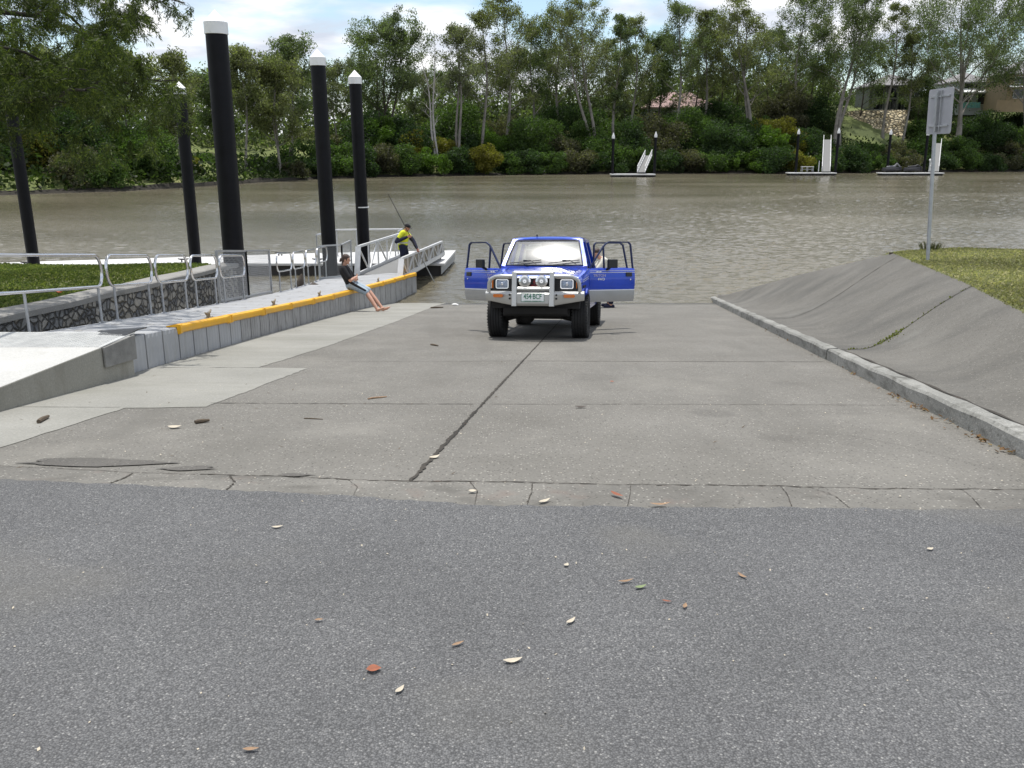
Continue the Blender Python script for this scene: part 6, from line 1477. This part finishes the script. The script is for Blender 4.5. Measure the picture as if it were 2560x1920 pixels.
G(452, 118, 118, 120, .3, 'olive', 33, 'gum with pale stem seen just right of the slimmer pile', dens=.8)
G(330, 116, 120, 150, .3, 'olive', 34, 'gum behind the hanging foliage, left of the slimmer pile')
G(215, 110, 150, 170, .25, 'green', 35, 'bushy gum behind the middle of the hanging foliage', forks=2)
G(95, 108, 130, 170, .25, 'olive', 36, 'bushy gum behind the hanging foliage near the leftmost pile', forks=2)
G(-40, 104, 110, 190, .25, 'green', 37, 'gum cut by the left edge behind the hanging foliage', forks=2)
G(540, 142, 190, 110, .3, 'deep', 38, 'low dark gum seen between the slimmer and tallest piles')
G(840, 176, 165, 120, .3, 'grey', 39, 'greyish low gum between the second and third piles', dens=.9)
G(905, 190, 160, 110, .3, 'deep', 40, 'dark low gum under the big dome-crowned gum')
G(1040, 196, 185, 110, .25, 'grey', 41, 'hazy grey gum behind the bare dead tree', dens=.9)
G(1648, 203, 95, 95, .12, 'deep', 42, 'dark low-branched gum crossing the left half of the pink roof', dens=.9, bark='bark_dark')
G(2290, 214, 215, 70, .05, 'deep', 43, 'small dark tree beside the right end of the dark grey house', dens=1.0, bark='bark_dark')
SEC = 'background gums filling the far bank'
k_ = 0
for u, Y, vt, wp in ((480, 170, 200, 90), (580, 175, 215, 90), (770, 190, 205, 90), (1105, 212, 190, 90), (1180, 208, 170, 90), (1245, 212, 165, 90), (1310, 214, 175, 90), (1370, 214, 150, 90), (1440, 215, 140, 100), (1505, 212, 130, 90), (1560, 214, 160, 80), (1625, 206, 110, 80), (1668, 232, 120, 85), (1738, 207, 110, 80), (1800, 210, 95, 90), (1840, 212, 150, 80), (1915, 212, 90, 90), (1950, 214, 130, 90), (2030, 216, 70, 95), (2065, 212, 150, 70), (2150, 214, 120, 80), (2330, 240, 170, 60), (2460, 240, 150, 110), (2350, 238, 120, 70)):
    k_ += 1
    place_gum(u, Y, vt, wp * 1.5, .08, ('deep', 'green', 'grey', 'olive')[k_ % 4], 60 + k_, 'one of the lower gums packed behind the front row on the far bank', group=SEC, dens=.6, bark='bark_dark')

# shrubs and mangroves along the far waterline
def shrub(base, W, H, mat, seed, label, group, leafsize=.38, n=None, name='shrub'):
    rg = np.random.default_rng(seed); nl = int(13 + W * 1.6); Cs = []
    for k in range(nl):
        a = rg.uniform(0, 6.283); rr = W / 2 * rg.random() ** .5 * .78; hh = H * (1 - (rr / (W / 2)) ** 2 * .55); zc = rg.uniform(.12, .86) * hh
        r = rg.uniform(.12, .30) * min(W, H * 1.15); m = int((n or 75) * 1.5 * r ** 1.6 * (.5 / leafsize) ** 1.2) + 18
        x = rg.normal(size=(m, 3)); x /= np.linalg.norm(x, axis=1)[:, None]; x *= (rg.random((m, 1)) ** .3) * r; x[:, 2] *= .8
        c = np.array([rr * math.cos(a), rr * math.sin(a) * .8, zc]) + x; c[:, 2] = np.maximum(c[:, 2], -.2); Cs.append(c)
    o = quads_object(name, leaf_quads(np.concatenate(Cs), leafsize, rg, .3, .55), LM[mat]); o.location = base
    return tag(o, label, 'shrub', group)
rs = random.Random(5); FG = 'mangrove shrubs along the far waterline'
# front row, hanging over the water
u = -90; i = 0
special = {}
mats_ = ['b_dark', 'b_mid', 'b_dark', 'b_grey', 'b_mid', 'b_bright', 'b_dark', 'b_yellow', 'b_mid', 'b_dark', 'b_mid', 'b_grey']
words = {'b_dark': 'dark green', 'b_mid': 'mid green', 'b_grey': 'grey olive', 'b_bright': 'bright green', 'b_yellow': 'yellowish'}
def near_word(u):
    L = [(-50, 'at the left edge'), (85, 'beside the leftmost pile'), (250, 'under the middle of the hanging foliage'), (370, 'left of the slimmer pile'), (520, 'between the slimmer and tallest piles'), (680, 'between the tallest and second piles'), (820, 'beside the second pile'), (905, 'beside the third pile'), (1010, 'right of the third pile'), (1110, 'under the bare dead tree'), (1220, 'above the left door of the truck'), (1340, 'above the truck roof'), (1450, 'left of the first far dock'), (1585, 'behind the first far dock'), (1700, 'right of the first far dock'), (1830, 'midway between the first and middle far docks'), (1935, 'left of the middle far dock'), (2035, 'behind the middle far dock'), (2140, 'right of the long grey gangway'), (2260, 'behind the covered watercraft'), (2390, 'right of the sign post'), (2480, 'far right of the sign post'), (2580, 'at the right edge')]
    return min(L, key=lambda q: abs(q[0] - u))[1]
while u < 2680:
    wpx = rs.uniform(62, 105); uc = u + wpx / 2; X = 0
    Yg = 150
    for _ in range(8): P_ = ground_at(uc, Yg); Yg = shore(P_.x) + rs.uniform(0.8, 2.2)
    B = ground_at(uc, Yg); W_m = wpx * 1.3 / F_PX * Yg; Hm = rs.uniform(3.6, 6.0) * (.8 if Yg < 120 else 1.0) * (.68 if 430 < uc < 790 else 1.0)
    mt = mats_[i % 12] if 1 else 0
    shrub((B.x, B.y, WATER + .35), W_m, Hm - (WATER - B.z) * 0, mt, 200 + i, f'{words[mt]} mangrove shrub at the far waterline {near_word(uc)}', FG, .36 if Yg > 120 else .27)
    u += wpx * .78; i += 1
# second and third rows on the slope
SG = 'shrubs on the slope of the far bank'
u = -90
while u < 2680:
    wpx = rs.uniform(80, 135); uc = u + wpx / 2; Yg = 150
    for _ in range(8): P_ = ground_at(uc, Yg); Yg = shore(P_.x) + 9 + 5 * math.sin(uc)
    B = ground_at(uc, Yg); W_m = wpx * 1.3 / F_PX * Yg; Hm = rs.uniform(5.0, 10.0)
    if 420 < uc < 820: Hm *= .22
    if 2070 < uc < 2300: Hm *= .45
    mt = mats_[(i * 5 + 3) % 12]; shrub(B - Vector((0, 0, .4)), W_m, Hm, mt, 300 + i, f'{words[mt]} slope shrub above the waterline {near_word(uc)}', SG, .38 if Yg > 120 else .29)
    u += wpx * .72; i += 1
u = 820
while u < 2680:
    wpx = rs.uniform(90, 140); uc = u + wpx / 2; Yg = 160
    for _ in range(8): P_ = ground_at(uc, Yg); Yg = shore(P_.x) + 22 + 3 * math.sin(uc * 2)
    B = ground_at(uc, Yg)
    if not (2050 < uc < 2300):
        mt = ('b_dark', 'b_dark', 'b_mid', 'b_grey')[i % 4]; shrub(B - Vector((0, 0, .5)), wpx * 1.35 / F_PX * Yg, rs.uniform(5.5, 10.5) * (.4 if uc > 2300 else .84 if 1570 < uc < 1830 else 1), mt, 400 + i, f'{words[mt]} upper shrub under the gums {near_word(uc)}', SG)
    u += wpx * .8; i += 1
u = -60
while u < 820:
    wpx = rs.uniform(90, 150); uc = u + wpx / 2; Yg = 110
    for _ in range(8): P_ = ground_at(uc, Yg); Yg = shore(P_.x) + 20
    B = ground_at(uc, Yg)
    if uc < 440 or uc > 770: shrub(B, wpx * 1.3 / F_PX * Yg, rs.uniform(3.5, 6), 'b_mid' if i % 2 else 'b_dark', 400 + i, f'leafy upper shrub behind the waterline {near_word(uc)}', SG, .4)
    u += wpx * .8; i += 1
# a few that catch the eye
def at_shore(u, off):
    Yg = 160
    for _ in range(8): P_ = ground_at(u, Yg); Yg = shore(P_.x) + off
    return ground_at(u, Yg)
shrub(at_shore(950, 12), 7.2, 10.5, 'b_bright', 901, 'large bright green bush with rounded top right of the third pile', 'standout bushes', n=95)
shrub(at_shore(1030, 7), 6.0, 7.2, 'b_yellow', 902, 'mustard yellow bush right of the large bright green bush', 'standout bushes', n=90)
shrub(at_shore(1345, 9), 11, 10.5, 'b_mid', 903, 'broad green bush mound above and right of the truck roof', 'standout bushes', n=85)
shrub(at_shore(1712, 11), 11, 11.5, 'b_mid', 904, 'tall rounded dense tree-like bush right of the first far dock', 'standout bushes', n=100)
shrub(at_shore(1925, 6), 6.5, 9.0, 'b_bright', 905, 'yellow-green bush left of the bench table dock', 'standout bushes', n=90)
shrub(at_shore(2335, 25), 9, 8.5, 'b_dark', 906, 'dark bush behind the road sign beside the dark grey house', 'standout bushes', n=90)
# the wood behind the front trees, read as one mass
rg = np.random.default_rng(78); Cs = []
for _ in range(130000):
    x = rg.uniform(-105, 170); d = rg.uniform(34, 85); y = shore(x) + d * 1.05
    if -70 < x < -22 and d < 52: continue
    if 78 < x < 118 and d < 50: continue
    Hh = (7.2 if x > -20 else 5.5) + 3.2 * math.sin(x * .23 + .1 * d) + 1.8 * math.sin(x * .61 + d * .21) + 1.2 * math.sin(x * 1.3 + d) + (2.5 if x < -10 else 0)
    if 88 < x: Hh *= .45
    Cs.append((x, y, far_z(x, y) + Hh * rg.random() ** 1.25))
tag(quads_object('distant_woodland', leaf_quads(np.array(Cs), .9, rg, .3, .55), LM['green']), kind='stuff')
shrub(at_shore(2305, 17), 9, 5.5, 'b_mid', 907, 'leafy bush at the right foot of the boulder wall', 'standout bushes', n=90)
shrub(at_shore(2440, 20), 12, 5.0, 'b_mid', 908, 'wide low bush below the pale house', 'standout bushes', n=90)
shrub(at_shore(2540, 20), 12, 6.5, 'b_dark', 909, 'dark bush below the tan house', 'standout bushes', n=90)
# undergrowth over the whole far slope
rg = np.random.default_rng(77); Cs = []
for _ in range(60000):
    x = rg.uniform(-120, 190); y = shore(x) + abs(rg.normal(0, 18)) + .6
    if shore_dist(x, y) > 42: continue
    if -62 < x < -18 and shore_dist(x, y) > 10: continue
    if 73 < x < 101 and y > 199: continue
    Cs.append((x, y, far_z(x, y) + abs(rg.normal(0, 1.1))))
tag(quads_object('undergrowth', leaf_quads(np.array(Cs), .62, rg, .1, .6), LM['under']), kind='stuff')

# ------------------------------------------------------------------ tree overhanging from the left lawn
tx, ty = -12.2, 14.0
nt_ = thing('she_oak', 'overhanging tree with drooping fine dark foliage on the left lawn, trunk out of frame', 'tree', (tx, ty, zl(ty) - .1)); o = nt_.location.copy()
rd = random.Random(3); tr = MB(); tr.tube([(0, 0, 0), (.1, 0, 1.2), (.3, -.05, 2.6), (.45, 0, 4.2), (.5, .1, 6.2)], [.26, .22, .19, .14, .07], 12)
def px(u, v, Y): return at(u, v, Y) - o
limbs = [[(-260, 300), (-120, 262), (0, 254), (90, 250), (150, 238), (178, 224), (215, 226)], [(90, 250), (140, 252), (190, 262), (235, 262), (250, 250)], [(178, 224), (230, 208), (300, 203), (350, 196), (400, 203), (440, 200)],
         [(-300, 60), (-120, 40), (0, 30), (55, 36), (85, 40), (105, 30), (140, 22), (175, 40), (205, 70), (225, 95), (250, 103), (275, 100)], [(-60, -30), (40, -12), (85, 8), (120, 30), (150, 62), (190, 75), (215, 108), (232, 128), (252, 140)],
         [(-300, 150), (-150, 120), (-30, 110), (60, 130), (120, 160), (170, 170), (220, 175)], [(100, -60), (220, -40), (330, -26), (390, -14), (430, -2), (462, 8)], [(300, 203), (340, 215), (372, 224), (392, 232)], [(-200, 200), (-60, 190), (20, 185), (90, 195), (140, 190), (180, 200)]]
tipn = []
for li, Lb in enumerate(limbs):
    Y0 = 12.2 + .55 * ((li * 7) % 5); P = [px(u, v, Y0 + .12 * k * (1 if li % 2 else -1)) for k, (u, v) in enumerate(Lb)]
    n = len(P); r0 = (.06, .022, .026, .045, .035, .032, .03, .014, .02)[li]
    if Lb[0][0] < -100: P = [Vector((.3 + .05 * li, 0, max(2.4, P[0].z - .9)))] + P; n += 1
    tr.tube(P, [r0 * (1 - .75 * k / (n - 1)) for k in range(n)], 7, caps=False)
    for a, b_ in zip(P[:-1], P[1:]):
        for s in range(max(1, int((b_ - a).length / .22))):
            q = a.lerp(b_, rd.random()); e = q + Vector((rd.gauss(0, .32), rd.gauss(0, .5), rd.uniform(-.32, .18))); tr.tube([q, q.lerp(e, .5) + Vector((0, 0, .05)), e], [.010, .007, .003], 4, caps=False); tipn.append(e)
tr.build('trunk', M['bark_near'], nt_, smooth=True)
rg = np.random.default_rng(21); cl = []
def inside(u, v):   # how leafy the crown is where it hangs, seen along the lawn
    if v < 80: lim = 345 if not (350 < u < 455 and v < 8) else 999
    elif v < 120: lim = 350 - (v - 80) * .4
    elif v < 200: lim = 355
    elif v < 280: lim = 435
    elif v < 335: lim = 465
    else: lim = 430 - (v - 335) * 2.2
    return u < lim and v < 405 - max(0, (150 - u)) * .15
for e in tipn:
    cl.append((e, 1.0))
cnt = 0
while cnt < 300:
    u, v = rg.uniform(-90, 510), rg.uniform(-90, 400)
    if not inside(u, v): continue
    if v > 250 and rg.random() < .76: continue
    if math.sin(u * .031 + 1.0) * math.sin(v * .043 + .6) > .34: continue
    if 60 < u < 140 and 30 < v < 95 and rg.random() < .8: continue
    if v < 60 and 130 < u < 175 and rg.random() < .7: continue
    cl.append((px(u, v, rg.uniform(11.2, 15.2)), 1.0)); cnt += 1
for _ in range(14): cl.append((px(rg.normal(22, 22), rg.normal(205, 16), rg.uniform(11.5, 14.5)), 1.0))
Q = []
for e, w in cl:
    ns = rg.integers(3, 6)
    for s in range(ns):
        d = np.array([rg.normal(0, .5), rg.normal(0, .5), -rg.uniform(.35, 1.0)]); d /= np.linalg.norm(d); Ls = rg.uniform(.16, .42); m = int(70 * Ls / .3)
        f = rg.random(m)[:, None]; base = np.array(e)[None] + d[None] * Ls * f + rg.normal(0, .018, (m, 3)); a = d[None] * .9 + rg.normal(0, .55, (m, 3)); a /= np.linalg.norm(a, axis=1)[:, None]
        b_ = rg.normal(size=(m, 3)); b_ -= a * (a * b_).sum(1)[:, None]; b_ /= np.linalg.norm(b_, axis=1)[:, None]; L = rg.uniform(.04, .095, m)[:, None]
        Q.append(np.stack([base, base + a * L * .5 + b_ * .0055, base + a * L, base + a * L * .5 - b_ * .0055], 1))
# the rest of the crown, out of frame above the lawn
C2 = np.stack([rg.normal(.2, 2.0, 4200), rg.normal(-.6, 1.4, 4200), rg.normal(5.2, 1.1, 4200)], 1)
def visible(P):
    W2 = P + np.array(o)[None]; C_, S_ = math.cos(R(PITCH)), math.sin(R(PITCH)); dep = W2[:, 1] * C_ - (W2[:, 2] - CAM_Z) * S_; uu = CX + F_PX * W2[:, 0] / dep; vv = CY - F_PX * (W2[:, 1] * S_ + (W2[:, 2] - CAM_Z) * C_) / dep
    return (uu > -20) & (vv > -20)
C2 = C2[(~visible(C2)) & (C2[:, 2] > 2.6)]
Q.append(leaf_quads(C2, .26, rg, .8, .3))
quads_object('crown', np.concatenate(Q), LM['near'], nt_)

# ------------------------------------------------------------------ grass
def grass(name, mat, P, h, seed, wd=.010):
    rg = np.random.default_rng(seed); P = np.asarray(P); n = len(P); a = rg.uniform(0, 6.283, n); hh = h * rg.uniform(.45, 1.3, n)
    s = np.stack([np.cos(a), np.sin(a), np.zeros(n)], 1) * (wd * rg.uniform(.6, 1.4, n))[:, None]; b = np.stack([rg.normal(0, .35, n), rg.normal(0, .35, n), np.ones(n)], 1) * hh[:, None]
    c = np.stack([rg.normal(0, .6, n), rg.normal(0, .6, n), np.full(n, 1.35)], 1) * hh[:, None]
    return tag(quads_object(name, np.stack([P - s, P + s, P + b + s * .6, P + c], 1), mat), kind='stuff')
GR = leafmat('lawn_blades', (0.33, 0.315, 0.18), .3, (.14, .09, .05), .6, .35); GL = leafmat('left_lawn_blades', (0.125, 0.165, 0.050), .45, (.10, .06, .02), .6, .35)
from mathutils.bvhtree import BVHTree
def on_surface(obj, pts):
    bt_ = BVHTree.FromPolygons([v.co for v in obj.data.vertices], [p.vertices for p in obj.data.polygons]); r = []
    for x, y in pts:
        h_ = bt_.ray_cast(Vector((x, y, 30)), Vector((0, 0, -1)))
        if h_[0]: r.append(tuple(h_[0] - Vector((0, 0, .006))))
    return r
pts = []
while len(pts) < 62000:
    y = rg.uniform(7.5, 19.4); x0 = lawn_edge(min(y, 19))[0] - .06; d = rg.exponential(2.2) if rg.random() < .35 else rg.uniform(0, 6.2)
    if d < 7 : pts.append((x0 + d + rg.normal(0, .05), y))
while len(pts) < 86000:
    y = rg.uniform(1.0, 7.6); pts.append((lawn_edge(y)[0] - .06 + rg.uniform(0, 5.5), y))
grass('lawn_grass', GR, on_surface(right_lawn, pts), .028, 5, .008)
pts = [(-7.03 - abs(rg.uniform(0, 9.0)), rg.uniform(9.5, 20.9)) for _ in range(110000)]
grass('lawn_grass', GL, on_surface(left_lawn, pts), .030, 6, .007)
# tuft beside the sign and moss in the bank joint
c = Vector((lawn_edge(18.9)[0] + .85, 19.0, -.47)); P = [(c.x + rg.normal(0, .10), c.y + rg.normal(0, .08), c.z) for _ in range(260)]
Vt = []
for p in P:
    a = rg.uniform(0, 6.28); s_ = np.array([math.cos(a), math.sin(a), 0]) * .005; d_ = np.array([(p[0] - c.x) * 1.3 + rg.normal(0, .03), (p[1] - c.y) * 1.3, 1.0]) * rg.uniform(.10, .26); q_ = np.array(p) * np.array([1, 1, 1]); q_[0] = c.x + (p[0] - c.x) * .7
    Vt.append([q_ - s_, q_ + s_, q_ + d_ * .7 + s_ * .7, q_ + d_ * [1.25, 1.25, 1]])
tf = quads_object('grass_tuft', np.array(Vt), LM['b_grey']); tag(tf, 'taller dull green grass tuft right of the sign post on the lawn edge', 'grass tuft')
P = []
for t in np.linspace(.05, 1.0, 900):
    if rg.random() < (0.8 if .30 < t < .50 else .10): q = bank(11.2 + 1.35 * t + rg.normal(0, .02 if not .32 < t < .48 else .07), t); P.append((q[0], q[1], q[2] + .004))
grass('moss', M['moss'], P, .016, 10, .008)
